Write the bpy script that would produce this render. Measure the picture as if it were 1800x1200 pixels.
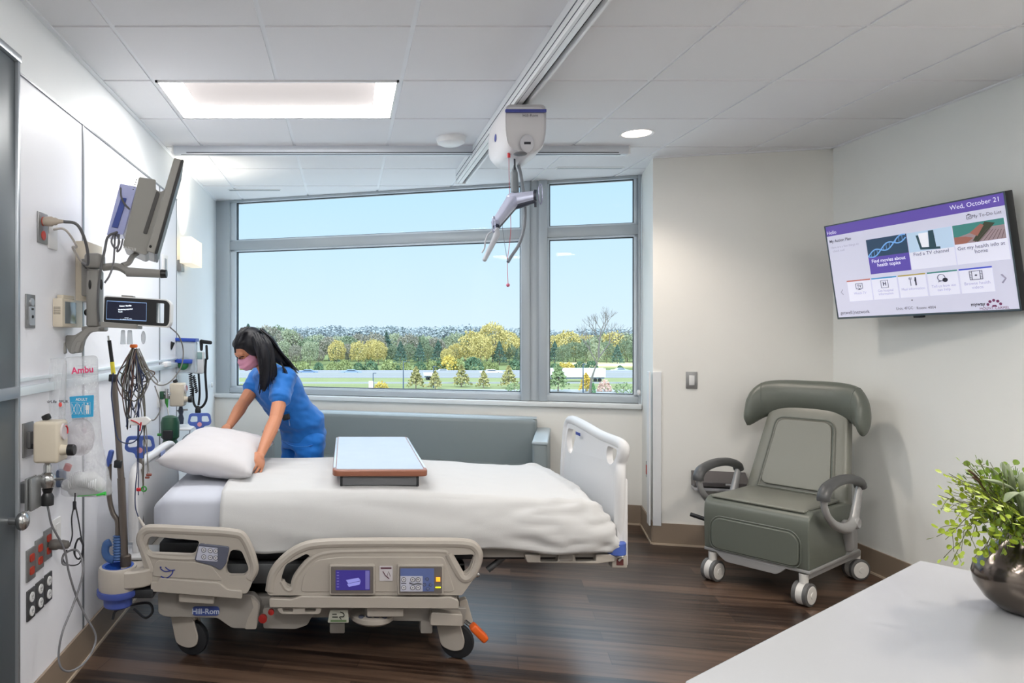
import bpy, bmesh, math, random
from mathutils import Vector, Matrix, Euler, noise
R = math.radians
SC = bpy.context.scene
COL = SC.collection
for o in list(bpy.data.objects): bpy.data.objects.remove(o)
random.seed(7)
# ------------------------------------------------------------ camera, sky, sun, exposure
F = 1261.0; CU = 608.0; CV = 590.0; H = 1.45; CEIL = 2.69
cd = bpy.data.cameras.new('camera'); cam = bpy.data.objects.new('camera', cd); COL.objects.link(cam)
cam.location = (0, 0, H); cam.rotation_euler = (R(90), 0, 0)
cd.sensor_width = 36; cd.lens = F/1800*36; cd.shift_x = (900-CU)/1800; cd.shift_y = -(600-CV)/1800
cd.clip_start = .05; cd.clip_end = 3000
SC.camera = cam
SC.view_settings.view_transform = 'Standard'; SC.view_settings.look = 'None'
SC.view_settings.gamma = 1; SC.view_settings.exposure = 0.78; SC.view_settings.use_curve_mapping = False

def lin(c):
    r = []
    for v in c[:3]:
        v = v/255.0
        r.append(v/12.92 if v <= .04045 else ((v+.055)/1.055)**2.4)
    return (r[0], r[1], r[2], 1)

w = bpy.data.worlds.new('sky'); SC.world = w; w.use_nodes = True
nt = w.node_tree; nt.nodes.clear()
wo = nt.nodes.new('ShaderNodeOutputWorld'); bg = nt.nodes.new('ShaderNodeBackground')
tc = nt.nodes.new('ShaderNodeTexCoord'); sep = nt.nodes.new('ShaderNodeSeparateXYZ'); cr = nt.nodes.new('ShaderNodeValToRGB')
nt.links.new(tc.outputs['Generated'], sep.inputs[0]); nt.links.new(sep.outputs['Z'], cr.inputs[0])
cr.color_ramp.elements[0].position = 0.0; cr.color_ramp.elements[0].color = lin((216, 237, 251))
cr.color_ramp.elements[1].position = .28; cr.color_ramp.elements[1].color = lin((176, 222, 252))
e_ = cr.color_ramp.elements.new(.5); e_.color = lin((206, 224, 240)); e_ = cr.color_ramp.elements.new(1.0); e_.color = lin((206, 222, 238))
e_ = cr.color_ramp.elements.new(.10); e_.color = lin((203, 232, 252))
mr = nt.nodes.new('ShaderNodeMapRange'); mr.interpolation_type = 'SMOOTHSTEP'   # the high sky, out of view, is raised to brighten the room
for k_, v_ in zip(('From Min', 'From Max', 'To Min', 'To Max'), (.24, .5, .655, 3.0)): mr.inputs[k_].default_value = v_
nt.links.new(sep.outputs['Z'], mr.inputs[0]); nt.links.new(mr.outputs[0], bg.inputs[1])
nt.links.new(cr.outputs[0], bg.inputs[0])
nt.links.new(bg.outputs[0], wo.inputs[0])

sd = bpy.data.lights.new('sun', 'SUN'); sd.energy = 1.4; sd.angle = R(2); sd.color = (1, .95, .86)
sun = bpy.data.objects.new('sun', sd); COL.objects.link(sun); sun.rotation_euler = (R(52), 0, R(-28)); sun.location = (0, -5, 20)

def lamp(kind, name, loc, energy, color=(1, 1, 1), size=.1, size_y=None, spot=None, blend=.5):
    l = bpy.data.lights.new(name, kind); l.energy = energy; l.color = color
    if kind == 'AREA':
        l.size = size
        if size_y: l.shape = 'RECTANGLE'; l.size_y = size_y
    else: l.shadow_soft_size = size
    if spot: l.spot_size = R(spot); l.spot_blend = blend
    o = bpy.data.objects.new(name, l); COL.objects.link(o); o.location = loc
    return o

# ------------------------------------------------------------ helpers
def at(u, v, Y): return Vector(((u-CU)*Y/F, Y, H-(v-CV)*Y/F))
def atX(u, v, X):
    Y = X*F/(u-CU); return Vector((X, Y, H-(v-CV)*Y/F))

MATS = {}
def mat(name, col, rough=.5, metal=0, noise_amt=.04, scale=8, bump=0, bscale=60, emit=None, estr=0, alpha=1, trans=0, spec=.5, coat=0, stretch=None, sheen=0):
    if name in MATS: return MATS[name]
    m = bpy.data.materials.new(name); m.use_nodes = True; nt = m.node_tree
    b = nt.nodes['Principled BSDF']; c = lin(col)
    tc = nt.nodes.new('ShaderNodeTexCoord'); mp = nt.nodes.new('ShaderNodeMapping')
    nt.links.new(tc.outputs['Object'], mp.inputs[0])
    if stretch: mp.inputs['Scale'].default_value = stretch
    n = nt.nodes.new('ShaderNodeTexNoise'); n.inputs['Scale'].default_value = scale; n.inputs['Detail'].default_value = 4
    nt.links.new(mp.outputs[0], n.inputs['Vector'])
    mx = nt.nodes.new('ShaderNodeMix'); mx.data_type = 'RGBA'
    mx.inputs[6].default_value = tuple(max(0, x*(1-noise_amt)) for x in c[:3])+(1,)
    mx.inputs[7].default_value = tuple(min(1, x*(1+noise_amt)) for x in c[:3])+(1,)
    nt.links.new(n.outputs['Fac'], mx.inputs[0]); nt.links.new(mx.outputs[2], b.inputs['Base Color'])
    b.inputs['Roughness'].default_value = rough; b.inputs['Metallic'].default_value = metal
    b.inputs['Specular IOR Level'].default_value = spec
    if coat: b.inputs['Coat Weight'].default_value = coat
    if sheen: b.inputs['Sheen Weight'].default_value = sheen
    if trans: b.inputs['Transmission Weight'].default_value = trans
    b.inputs['Alpha'].default_value = alpha
    if emit: b.inputs['Emission Color'].default_value = lin(emit); b.inputs['Emission Strength'].default_value = estr
    if bump:
        n2 = nt.nodes.new('ShaderNodeTexNoise'); n2.inputs['Scale'].default_value = bscale; n2.inputs['Detail'].default_value = 3
        nt.links.new(mp.outputs[0], n2.inputs['Vector'])
        bp = nt.nodes.new('ShaderNodeBump'); bp.inputs['Strength'].default_value = bump; bp.inputs['Distance'].default_value = .01
        nt.links.new(n2.outputs['Fac'], bp.inputs['Height']); nt.links.new(bp.outputs[0], b.inputs['Normal'])
    MATS[name] = m; return m

XF = {}      # object name -> world matrix of the thing it belongs to
def tag(o, label=None, cat=None, group=None, kind=None):
    if label: o['label'] = label
    if cat: o['category'] = cat
    if group: o['group'] = group
    if kind: o['kind'] = kind
    return o
def thing(name, label, cat, loc=(0, 0, 0), rz=0, group=None, kind=None):
    o = bpy.data.objects.new(name, None); COL.objects.link(o); o.empty_display_size = .1
    o.location = loc; o.rotation_euler = (0, 0, rz)
    XF[o.name] = Matrix.Translation(loc) @ Matrix.Rotation(rz, 4, 'Z')
    return tag(o, label, cat, group, kind)

def basis(d):
    d = Vector(d).normalized(); a = Vector((0, 0, 1)) if abs(d.z) < .9 else Vector((1, 0, 0))
    x = a.cross(d).normalized(); y = d.cross(x); return x, y, d

class MB:
    def __init__(s): s.bm = bmesh.new(); s.mi = 0
    def _v(s, pts): return [s.bm.verts.new(p) for p in pts]
    def face(s, pts):
        try: f = s.bm.faces.new(s._v(pts)); f.material_index = s.mi; return f
        except ValueError: return None
    def box(s, c, d, rot=None, bev=0, seg=2):
        bm2 = bmesh.new(); bmesh.ops.create_cube(bm2, size=1); bmesh.ops.scale(bm2, vec=d, verts=bm2.verts)
        if bev: bmesh.ops.bevel(bm2, geom=bm2.edges[:]+bm2.verts[:], offset=bev, segments=seg, profile=.5, affect='EDGES')
        M = Matrix.Translation(c) @ (rot.to_4x4() if rot else Matrix.Identity(4))
        s.add(bm2, M); return s
    def b2(s, x0, x1, y0, y1, z0, z1, bev=0, seg=2):
        return s.box(((x0+x1)/2, (y0+y1)/2, (z0+z1)/2), (abs(x1-x0), abs(y1-y0), abs(z1-z0)), None, bev, seg)
    def add(s, bm2, M=None):
        if M is not None: bmesh.ops.transform(bm2, matrix=M, verts=bm2.verts)
        mp = {}
        for v in bm2.verts: mp[v] = s.bm.verts.new(v.co)
        for f in bm2.faces:
            try: g = s.bm.faces.new([mp[v] for v in f.verts]); g.material_index = s.mi
            except ValueError: pass
        bm2.free()
    def loft(s, rings, cap=True, closed=False):
        rr = [s._v(r) for r in rings]; n = len(rr[0]); m = len(rr)
        for i in range(m if closed else m-1):
            a, b = rr[i], rr[(i+1) % m]
            for j in range(n):
                f = s.bm.faces.new((a[j], a[(j+1) % n], b[(j+1) % n], b[j])); f.material_index = s.mi
        if cap and not closed:
            f = s.bm.faces.new(rr[0][::-1]); f.material_index = s.mi
            f = s.bm.faces.new(rr[-1]); f.material_index = s.mi
        return s
    def tube(s, pts, r, seg=8, closed=False, cap=True, flat=1, up=None):
        pts = [Vector(p) for p in pts]; n = len(pts); rr = r if isinstance(r, (list, tuple)) else [r]*n
        rings = []; prev = None
        for i, p in enumerate(pts):
            if closed: t = pts[(i+1) % n]-pts[i-1]
            else: t = pts[min(i+1, n-1)]-pts[max(i-1, 0)]
            t = t.normalized() if t.length > 1e-9 else Vector((0, 0, 1))
            if prev is None:
                x, y, _ = basis(t)
                if up: y = Vector(up)-t*t.dot(Vector(up)); y.normalize(); x = y.cross(t)
            else:
                x = prev-t*prev.dot(t)
                x = x.normalized() if x.length > 1e-6 else basis(t)[0]
                y = t.cross(x)
            prev = x
            rings.append([p+x*rr[i]*math.cos(2*math.pi*k/seg)+y*rr[i]*flat*math.sin(2*math.pi*k/seg) for k in range(seg)])
        return s.loft(rings, cap, closed)
    def cyl(s, p0, p1, r0, r1=None, seg=20): return s.tube([p0, p1], [r0, r0 if r1 is None else r1], seg)
    def ell(s, c, r, rot=None, seg=16, ring=10, e=1.0, ez=1.0):
        bm2 = bmesh.new(); bmesh.ops.create_uvsphere(bm2, u_segments=seg, v_segments=ring, radius=1)
        if isinstance(r, (int, float)): r = (r, r, r)
        if e != 1.0:
            for v in bm2.verts:
                for k in range(3): v.co[k] = math.copysign(abs(v.co[k])**e, v.co[k])
        M = Matrix.Translation(c) @ (rot.to_4x4() if rot else Matrix.Identity(4)) @ Matrix.Diagonal((r[0], r[1], r[2], 1))
        s.add(bm2, M); return s
    def cone(s, p0, p1, r0, r1, seg=12):
        s.tube([p0, p1], [r0, r1], seg); s.ell(p0, r0, None, seg, 8); s.ell(p1, r1, None, seg, 8); return s
    def chain(s, pts, rs, seg=12):
        for i in range(len(pts)-1): s.cone(pts[i], pts[i+1], rs[i], rs[i+1], seg)
        return s
    def lathe(s, prof, c=(0, 0, 0), seg=28, M=None, cap=True):
        M = M or Matrix.Identity(4); c = Vector(c)
        return s.loft([[c+(M @ Vector((r*math.cos(2*math.pi*k/seg), r*math.sin(2*math.pi*k/seg), z))) for k in range(seg)] for r, z in prof], cap)
    def prism(s, outer, depth, fn, holes=()):
        """outline in 2D, fn(x, y, d) -> 3D point, extruded from d=0 to depth"""
        bm2 = bmesh.new(); es = []
        for loop in [outer]+list(holes):
            vs = [bm2.verts.new((p[0], p[1], 0)) for p in loop]
            es += [bm2.edges.new((vs[i], vs[(i+1) % len(vs)])) for i in range(len(vs))]
        bmesh.ops.triangle_fill(bm2, use_beauty=True, use_dissolve=False, edges=es, normal=(0, 0, 1))
        if not holes: bmesh.ops.dissolve_limit(bm2, angle_limit=.01, verts=bm2.verts, edges=bm2.edges)
        r = bmesh.ops.extrude_face_region(bm2, geom=bm2.faces[:]+bm2.edges[:]+bm2.verts[:])
        top = set(v for v in r['geom'] if isinstance(v, bmesh.types.BMVert))
        for v in bm2.verts: v.co = Vector(fn(v.co.x, v.co.y, depth if v in top else 0))
        bmesh.ops.recalc_face_normals(bm2, faces=bm2.faces)
        s.add(bm2); return s
    def text(s, body, size, M, align='LEFT', thick=0, font_off=0):
        cu = bpy.data.curves.new('t', 'FONT'); cu.body = body; cu.size = size; cu.align_x = align; cu.offset = font_off; cu.extrude = thick; cu.resolution_u = 3
        o = bpy.data.objects.new('t', cu); COL.objects.link(o)
        dg = bpy.context.evaluated_depsgraph_get(); dg.update()
        me = bpy.data.meshes.new_from_object(o.evaluated_get(dg))
        bm2 = bmesh.new(); bm2.from_mesh(me); s.add(bm2, M)
        bpy.data.objects.remove(o); bpy.data.curves.remove(cu); bpy.data.meshes.remove(me); return s
    def build(s, name, m, parent=None, smooth=35, bevel=0, bseg=2, sub=0, local=False, remesh=0, smit=0, label=None, weld=True, fn=None):
        bm = s.bm
        if weld: bmesh.ops.remove_doubles(bm, verts=bm.verts, dist=1e-5)
        if not remesh: bmesh.ops.recalc_face_normals(bm, faces=bm.faces)
        if fn:
            for v in bm.verts: v.co = Vector(fn(v.co))
        loc = None
        if parent is not None:
            X = XF.get(parent.name, Matrix.Identity(4))
            if not local: bmesh.ops.transform(bm, matrix=X.inverted(), verts=bm.verts)
        elif bm.verts:
            xs = [v.co for v in bm.verts]
            loc = Vector(((min(v.x for v in xs)+max(v.x for v in xs))/2, (min(v.y for v in xs)+max(v.y for v in xs))/2, min(v.z for v in xs)))
            bmesh.ops.translate(bm, vec=-loc, verts=bm.verts)
        me = bpy.data.meshes.new(name)
        for f in bm.faces: f.smooth = bool(smooth)
        if smooth:
            th = R(smooth)
            for e in bm.edges:
                if len(e.link_faces) == 2 and e.calc_face_angle(0) > th: e.smooth = False
        bm.to_mesh(me); bm.free()
        for mm in (m if isinstance(m, (list, tuple)) else [m]): me.materials.append(mm)
        o = bpy.data.objects.new(name, me); COL.objects.link(o)
        if loc is not None: o.location = loc
        if parent is not None: o.parent = parent; XF[o.name] = XF.get(parent.name, Matrix.Identity(4))
        else: XF[o.name] = Matrix.Translation(loc)
        if remesh:
            q = o.modifiers.new('r', 'REMESH'); q.mode = 'VOXEL'; q.voxel_size = remesh; q.use_smooth_shade = True
            if smit: q = o.modifiers.new('s', 'SMOOTH'); q.iterations = smit; q.factor = .5
            dg = bpy.context.evaluated_depsgraph_get(); dg.update()
            m2 = bpy.data.meshes.new_from_object(o.evaluated_get(dg)); o.modifiers.clear(); old = o.data; o.data = m2
            m2.name = name; bpy.data.meshes.remove(old)
            if not m2.materials:
                for mm in (m if isinstance(m, (list, tuple)) else [m]): m2.materials.append(mm)
        if bevel:
            q = o.modifiers.new('bevel', 'BEVEL'); q.width = bevel; q.segments = bseg; q.limit_method = 'ANGLE'; q.angle_limit = R(40)
        if sub:
            q = o.modifiers.new('sub', 'SUBSURF'); q.levels = sub; q.render_levels = sub
        if label: o['label'] = label
        return o

def dup(root, loc=None, rz=None, label=None, group=None):
    r = root.copy(); COL.objects.link(r)
    if loc is not None: r.location = loc
    if rz is not None: r.rotation_euler = (0, 0, rz)
    if label: r['label'] = label
    if group: r['group'] = group
    for ch in list(root.children):
        c = ch.copy(); COL.objects.link(c); c.parent = r
        for g in ch.children:
            d = g.copy(); COL.objects.link(d); d.parent = c
    return r

def arcpoly(pts, rads, n=6):
    """polygon with rounded corners"""
    out = []; N = len(pts)
    if isinstance(rads, (int, float)): rads = [rads]*N
    for i in range(N):
        p = Vector(pts[i]).to_2d(); a = Vector(pts[i-1]).to_2d(); b = Vector(pts[(i+1) % N]).to_2d(); r = rads[i]
        if r <= 0: out.append(p); continue
        d0 = (a-p); d1 = (b-p); r0 = min(r, d0.length*.48, d1.length*.48)
        s = p+d0.normalized()*r0; e = p+d1.normalized()*r0
        for k in range(n+1):
            t = k/n; out.append(s*(1-t)**2+p*2*t*(1-t)+e*t*t)
    return out
def crv(pts, n=8, closed=False):
    """Catmull-Rom through 3D points"""
    P = [Vector(p) for p in pts]; N = len(P); out = []
    for i in range(N if closed else N-1):
        p1, p2 = P[i], P[(i+1) % N]
        p0 = P[i-1] if (closed or i > 0) else p1*2-p2
        p3 = P[(i+2) % N] if (closed or i+2 < N) else p2*2-p1
        for k in range(n):
            t = k/n
            out.append(.5*((2*p1)+(p2-p0)*t+(2*p0-5*p1+4*p2-p3)*t*t+(3*p1-p0-3*p2+p3)*t**3))
    if not closed: out.append(P[-1])
    return out
def sm(a, b, x):
    t = max(0, min(1, (x-a)/(b-a))); return t*t*(3-2*t)
# ------------------------------------------------------------ materials of the room
m_wall = mat('wall_paint', (240, 239, 234), .6, bump=.03, bscale=250, noise_amt=.01)
m_wallr = mat('wall_paint_grey', (238, 240, 237), .6, bump=.03, bscale=250, noise_amt=.01)
m_wall_l = mat('wall_paint_cool', (240, 242, 243), .55, bump=.03, bscale=250, noise_amt=.01)
m_tile = mat('ceiling_tile', (243, 243, 245), .85, bump=.15, bscale=400, noise_amt=.015, scale=300)
m_tbar = mat('ceiling_bar', (246, 247, 250), .45)
m_base = mat('vinyl_base', (146, 130, 114), .45, noise_amt=.02)
m_lam = mat('white_laminate', (243, 244, 250), .42, noise_amt=.012, scale=3, spec=.5, stretch=(1, 1, .2))
m_seam = mat('seam_metal', (150, 152, 156), .35, .7)
m_alu = mat('window_aluminium', (182, 190, 196), .4, .2, noise_amt=.01)
m_alul = mat('window_bead', (214, 224, 232), .4, .1)
m_gask = mat('gasket', (50, 58, 64), .6)
m_sill = mat('sill_solid', (226, 230, 231), .3)

def plank_floor():
    m = bpy.data.materials.new('plank_floor'); m.use_nodes = True; nt = m.node_tree; b = nt.nodes['Principled BSDF']
    tc = nt.nodes.new('ShaderNodeTexCoord'); mp = nt.nodes.new('ShaderNodeMapping'); mp.inputs['Rotation'].default_value = (0, 0, R(11.5))
    nt.links.new(tc.outputs['Object'], mp.inputs[0])
    br = nt.nodes.new('ShaderNodeTexBrick'); br.offset = .37; br.inputs['Scale'].default_value = 1
    br.inputs['Brick Width'].default_value = 1.1; br.inputs['Row Height'].default_value = .125; br.inputs['Mortar Size'].default_value = .0012
    br.inputs['Color1'].default_value = (0, 0, 0, 1); br.inputs['Color2'].default_value = (1, 1, 1, 1); br.inputs['Mortar'].default_value = (.5, .5, .5, 1)
    nt.links.new(mp.outputs[0], br.inputs['Vector'])
    m2 = nt.nodes.new('ShaderNodeMapping'); m2.inputs['Scale'].default_value = (.9, 22, 1); nt.links.new(mp.outputs[0], m2.inputs[0])
    n = nt.nodes.new('ShaderNodeTexNoise'); n.inputs['Scale'].default_value = 1.4; n.inputs['Detail'].default_value = 7; n.inputs['Roughness'].default_value = .62; nt.links.new(m2.outputs[0], n.inputs['Vector'])
    ad = nt.nodes.new('ShaderNodeMath'); ad.operation = 'MULTIPLY_ADD'; ad.inputs[1].default_value = .30; nt.links.new(br.outputs['Color'], ad.inputs[0]); nt.links.new(n.outputs['Fac'], ad.inputs[2])
    cr = nt.nodes.new('ShaderNodeValToRGB'); e = cr.color_ramp.elements
    e[0].position = .36; e[0].color = lin((29, 21, 17)); e[1].position = .80; e[1].color = lin((98, 77, 63))
    x = e.new(.50); x.color = lin((47, 34, 27)); x = e.new(.62); x.color = lin((70, 54, 44))
    nt.links.new(ad.outputs[0], cr.inputs[0])
    mx = nt.nodes.new('ShaderNodeMix'); mx.data_type = 'RGBA'; mx.inputs[7].default_value = lin((38, 28, 24)); nt.links.new(br.outputs['Fac'], mx.inputs[0]); nt.links.new(cr.outputs[0], mx.inputs[6])
    nt.links.new(mx.outputs[2], b.inputs['Base Color']); b.inputs['Roughness'].default_value = .33; b.inputs['Specular IOR Level'].default_value = .5
    bp = nt.nodes.new('ShaderNodeBump'); bp.inputs['Strength'].default_value = .12; bp.inputs['Distance'].default_value = .004
    nt.links.new(n.outputs['Fac'], bp.inputs['Height']); nt.links.new(bp.outputs[0], b.inputs['Normal'])
    return m
m_floor = plank_floor()

def struct(o): o['kind'] = 'structure'; return o
# corners of the room (plan view)
WL = -1.2; WR = 3.22; YB = -1.6
A = Vector((-1.2, 6.58, 0)); B = Vector((2.27, 5.50, 0)); C1 = Vector((2.14, 5.0, 0)); D1 = Vector((3.22, 4.74, 0))
WDIR = (B-A).normalized(); WOUT = Vector((-WDIR.y, WDIR.x, 0))      # along the window wall, outward
WANG = math.atan2(WDIR.y, WDIR.x); WLEN = (B-A).length
def slab(name, poly, z0, z1, m, **k):
    b = MB(); b.prism([(p[0], p[1]) for p in poly], z1-z0, lambda x, y, d: (x, y, z0+d)); return struct(b.build(name, m, **k))
slab('floor', [(-1.5, -1.8), (3.6, -1.8), (3.6, 5.6), (2.4, 5.75), (-1.5, 6.9)], -.2, 0, m_floor)
OW = .28
Ao = A+WOUT*OW-WDIR*.3; Bo = B+WOUT*OW+WDIR*.3
slab('wall_left', [(-1.5, -1.8), (WL, -1.8), (WL, 6.58), (WL, A.y+OW), (-1.5, A.y+OW+.1)], 0, CEIL+.02, m_wall_l)
slab('wall_window', [A, B, B+WOUT*OW, A+WOUT*OW], 0, .885, m_wall)
slab('wall_alcove', [B, C1, D1, (3.7, 4.74), (3.7, 5.9), B+WOUT*OW+WDIR*.02, ], 0, CEIL+.02, m_wall)
slab('wall_right', [(WR, -1.8), (3.5, -1.8), (3.5, 4.74), (WR, 4.74)], 0, CEIL+.02, m_wallr)
slab('wall_back', [(WL, -1.8), (WR, -1.8), (WR, YB), (WL, YB)], 0, CEIL+.02, m_wallr)
slab('ceiling', [(-1.5, -1.8), (3.7, -1.8), (3.7, 5.4), B+WOUT*OW, A+WOUT*OW, (-1.5, 6.9)], CEIL+.05, CEIL+.35, m_wall)
# suspended tiles with dropped edges, clipped to the plan of the room
def clip(bm):
    for co, no in ((A+WOUT*.12, WOUT), (Vector((WL-.005, 0, 0)), Vector((-1, 0, 0))), (Vector((WR+.005, 0, 0)), Vector((1, 0, 0))),):
        bmesh.ops.bisect_plane(bm, geom=bm.verts[:]+bm.edges[:]+bm.faces[:], plane_co=co, plane_no=no, clear_outer=True)
X0 = -.335-.605*3; PX = .605; Y0 = 2.875-.612*8; PY = .612
lightcells = set()
def cell(x, y): return (round((x-X0)/PX-.5), round((y-Y0)/PY-.5))
for lx, ly in ((-.64, 3.79), (-.03, 3.79), (1.78, 1.96), (2.39, 1.96), (-.64, .73), (-.03, .73), (1.78-.3, -.5), (1.78+.3, -.5)): lightcells.add(cell(lx, ly))
b = MB(); g = .010
for i in range(9):
    for j in range(15):
        x = X0+i*PX; y = Y0+j*PY
        if (i, j) in lightcells: continue
        zt = CEIL
        hole = None
        for dx, dy in ((1.785, 4.405), (2.39, 3.18-.612*2.0)):
            if cell(dx, dy) == (i, j): hole = (dx, dy)
        if hole:
            hp = [(hole[0]+.088*math.cos(t*math.pi/16), hole[1]+.088*math.sin(t*math.pi/16)) for t in range(32)]
            b.prism([(x+g, y+g), (x+PX-g, y+g), (x+PX-g, y+PY-g), (x+g, y+PY-g)], .02, lambda px, py, d: (px, py, zt+d), [hp])
        else:
            b.b2(x+g, x+PX-g, y+g, y+PY-g, zt, zt+.02)
clip(b.bm)
struct(b.build('ceiling', m_tile, smooth=0))
b = MB()
for i in range(10):
    x = X0+i*PX
    for j in range(15):
        if (i, j) in lightcells and (i-1, j) in lightcells: continue
        b.b2(x-.012, x+.012, Y0+j*PY, Y0+(j+1)*PY, CEIL+.006, CEIL+.03)
for j in range(16):
    y = Y0+j*PY; b.b2(-1.3, 3.3, y-.012, y+.012, CEIL+.0065, CEIL+.029)
clip(b.bm); struct(b.build('trim_1', m_tbar, smooth=0))
# wall angle and crown edges
b = MB()
b.b2(WL, WL+.022, YB, 6.56, CEIL-.006, CEIL+.001); b.b2(WR-.022, WR, YB, 4.75, CEIL-.006, CEIL+.001)
d = (D1-C1).normalized(); nrm = Vector((-d.y, d.x, 0))
b.box((C1+D1)/2+Vector((0, 0, CEIL-.0025))-nrm*.011, ((D1-C1).length, .022, .007), Matrix.Rotation(math.atan2(d.y, d.x), 3, 'Z'))
struct(b.build('trim_2', m_tbar, smooth=0))
# vinyl wall base with a thin pale lip at the floor
def basebd(name, p, q, inward, h=.15):
    p = Vector(p); q = Vector(q); d = (q-p).normalized(); n = Vector(inward).normalized()
    r = Matrix.Rotation(math.atan2(d.y, d.x), 3, 'Z'); c = (p+q)/2
    b = MB(); b.box(c+n*.005+Vector((0, 0, h/2)), ((q-p).length+.008, .010, h), r)
    o = struct(b.build(name, m_base, smooth=0))
    b = MB(); b.box(c+n*.010+Vector((0, 0, .006)), ((q-p).length+.012, .014, .012), r)
    b.build('baseboard_lip', mat('base_lip', (196, 180, 160), .4), o, smooth=0, weld=True)
basebd('baseboard_left', (WL+.03, 2.5, 0), (WL+.03, 4.95, 0), (1, 0, 0), .15)
basebd('baseboard_corner', (WL, 4.95, 0), (WL, 6.57, 0), (1, 0, 0), .15)
basebd('baseboard_window', A, B, -WOUT)
basebd('baseboard_alcove', B, C1, (-1, .27, 0))
nn = Vector((-(D1-C1).y, (D1-C1).x, 0)); nn = -nn if nn.y > 0 else nn
basebd('baseboard_angled', C1, D1, nn)
basebd('baseboard_right', (WR, 4.73, 0), (WR, -1.5, 0), (-1, 0, 0))
# window --------------------------------------------------
win = bpy.data.objects.new('window_1', None); COL.objects.link(win); win.location = A; win.rotation_euler = (0, 0, WANG); struct(win)
XF[win.name] = Matrix.Translation(A) @ Matrix.Rotation(WANG, 4, 'Z')
ZT = CEIL+.01
f = MB()
f.b2(.0, .135, .02, .16, .925, ZT, .004)                          # left jamb
f.b2(3.61, WLEN-.002, .02, .16, .925, ZT, .004)                   # right jamb
f.b2(.13, 3.62, .03, .15, .93, .978, .003)                        # bottom rail
f.b2(.13, 3.62, .03, .15, CEIL-.022, ZT, .002)                    # head
f.build('window_frame', m_alu, win, local=True)
f = MB(); f.b2(.13, 3.62, .035, .145, 2.235, 2.312, .003); f.build('transom', m_alu, win, local=True)
f = MB(); f.b2(2.735, 2.80, -.005, .15, .93, ZT, .003); f.b2(2.79, 2.875, .02, .15, .93, ZT); f.b2(2.87, 2.935, -.005, .15, .93, ZT, .003)
f.b2(2.812, 2.816, .012, .03, .93, ZT); f.b2(2.85, 2.854, .012, .03, .93, ZT)
f.build('mullion', m_alu, win, local=True)
panes = [(.135, 2.735, .978, 2.235), (.135, 2.735, 2.312, CEIL-.022), (2.935, 3.61, .978, 2.235), (2.935, 3.61, 2.312, CEIL-.022)]
gl = bpy.data.materials.new('window_glass'); gl.use_nodes = True; nt = gl.node_tree; nt.nodes.clear()
o_ = nt.nodes.new('ShaderNodeOutputMaterial'); tr = nt.nodes.new('ShaderNodeBsdfTransparent'); gs = nt.nodes.new('ShaderNodeBsdfGlossy'); fr = nt.nodes.new('ShaderNodeFresnel'); mx = nt.nodes.new('ShaderNodeMixShader')
tr.inputs[0].default_value = (.97, .985, .985, 1); gs.inputs['Roughness'].default_value = .01; fr.inputs[0].default_value = 1.18
nt.links.new(fr.outputs[0], mx.inputs[0]); nt.links.new(tr.outputs[0], mx.inputs[1]); nt.links.new(gs.outputs[0], mx.inputs[2]); nt.links.new(mx.outputs[0], o_.inputs[0])
for x0, x1, z0, z1 in panes:
    f = MB(); t = .022   # pale glazing bead then a dark gasket line
    lw = .05 if x0 < .2 else .014
    f.b2(x0, x0+lw, .05, .12, z0, z1); f.b2(x1-.012, x1, .05, .12, z0, z1)
    if x1 > 3.5: f.b2(x1-.03, x1, .05, .12, z0, z1)
    f.b2(x0, x1, .05, .12, z0, z0+.014)
    if z1 < 2.3: f.b2(x0, x1, .05, .12, z1-.016, z1)
    f.build('glazing_bead', m_alul, win, local=True, smooth=0)
    f = MB(); xa = x0+lw; xb = x1-(.03 if x1 > 3.5 else .012); za = z0+.014; zb = z1-(.016 if z1 < 2.3 else 0)
    f.b2(xa, xa+.006, .07, .10, za, zb); f.b2(xb-.006, xb, .07, .10, za, zb); f.b2(xa, xb, .07, .10, za, za+.006); f.b2(xa, xb, .07, .10, zb-.006, zb)
    f.build('gasket', m_gask, win, local=True, smooth=0)
    f = MB(); f.face([(xa, .085, za), (xb, .085, za), (xb, .085, zb), (xa, .085, zb)]); f.build('glass_pane', gl, win, local=True, smooth=0)
f = MB(); f.b2(-.0, WLEN-.003, -.035, .16, .888, .926, .006); f.build('window_sill', m_sill, win, local=True)
# header behind the tiles above the glass so no light leaks in over the frame
slab('wall_header', [A+WOUT*.02, B+WOUT*.02, B+WOUT*OW, A+WOUT*OW], CEIL+.012, CEIL+.06, m_wall)
# headwall panels ---------------------------------------
b = MB(); PXF = WL+.03
yj = [2.51, 3.19, 4.50, 4.95]
for i in range(3):
    b.b2(WL, PXF, yj[i]+.004, yj[i+1]-.004, .15, 2.385, .001)
hw = struct(b.build('wall_panel', m_lam, smooth=0)); hw.name = 'trim_3'
b = MB()
for y in (3.19, 4.50): b.b2(PXF-.004, PXF+.004, y-.009, y+.009, .15, 2.385)
b.b2(WL, PXF+.006, 2.50, 4.955, 2.385, 2.393); b.b2(WL, PXF+.002, 4.950, 4.958, .15, 2.39)
struct(b.build('trim_4', m_seam, smooth=0))
b = MB(); b.b2(PXF, PXF+.012, 2.51, 4.95, 1.285, 1.298, .002); b.b2(PXF, PXF+.018, 2.51, 4.95, 1.235, 1.268, .003)
struct(b.build('trim_5', mat('rail_pale', (222, 232, 238), .3, .1)))
b = MB(); b.b2(PXF, PXF+.006, 4.55, 4.90, 1.05, 1.06)
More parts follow.
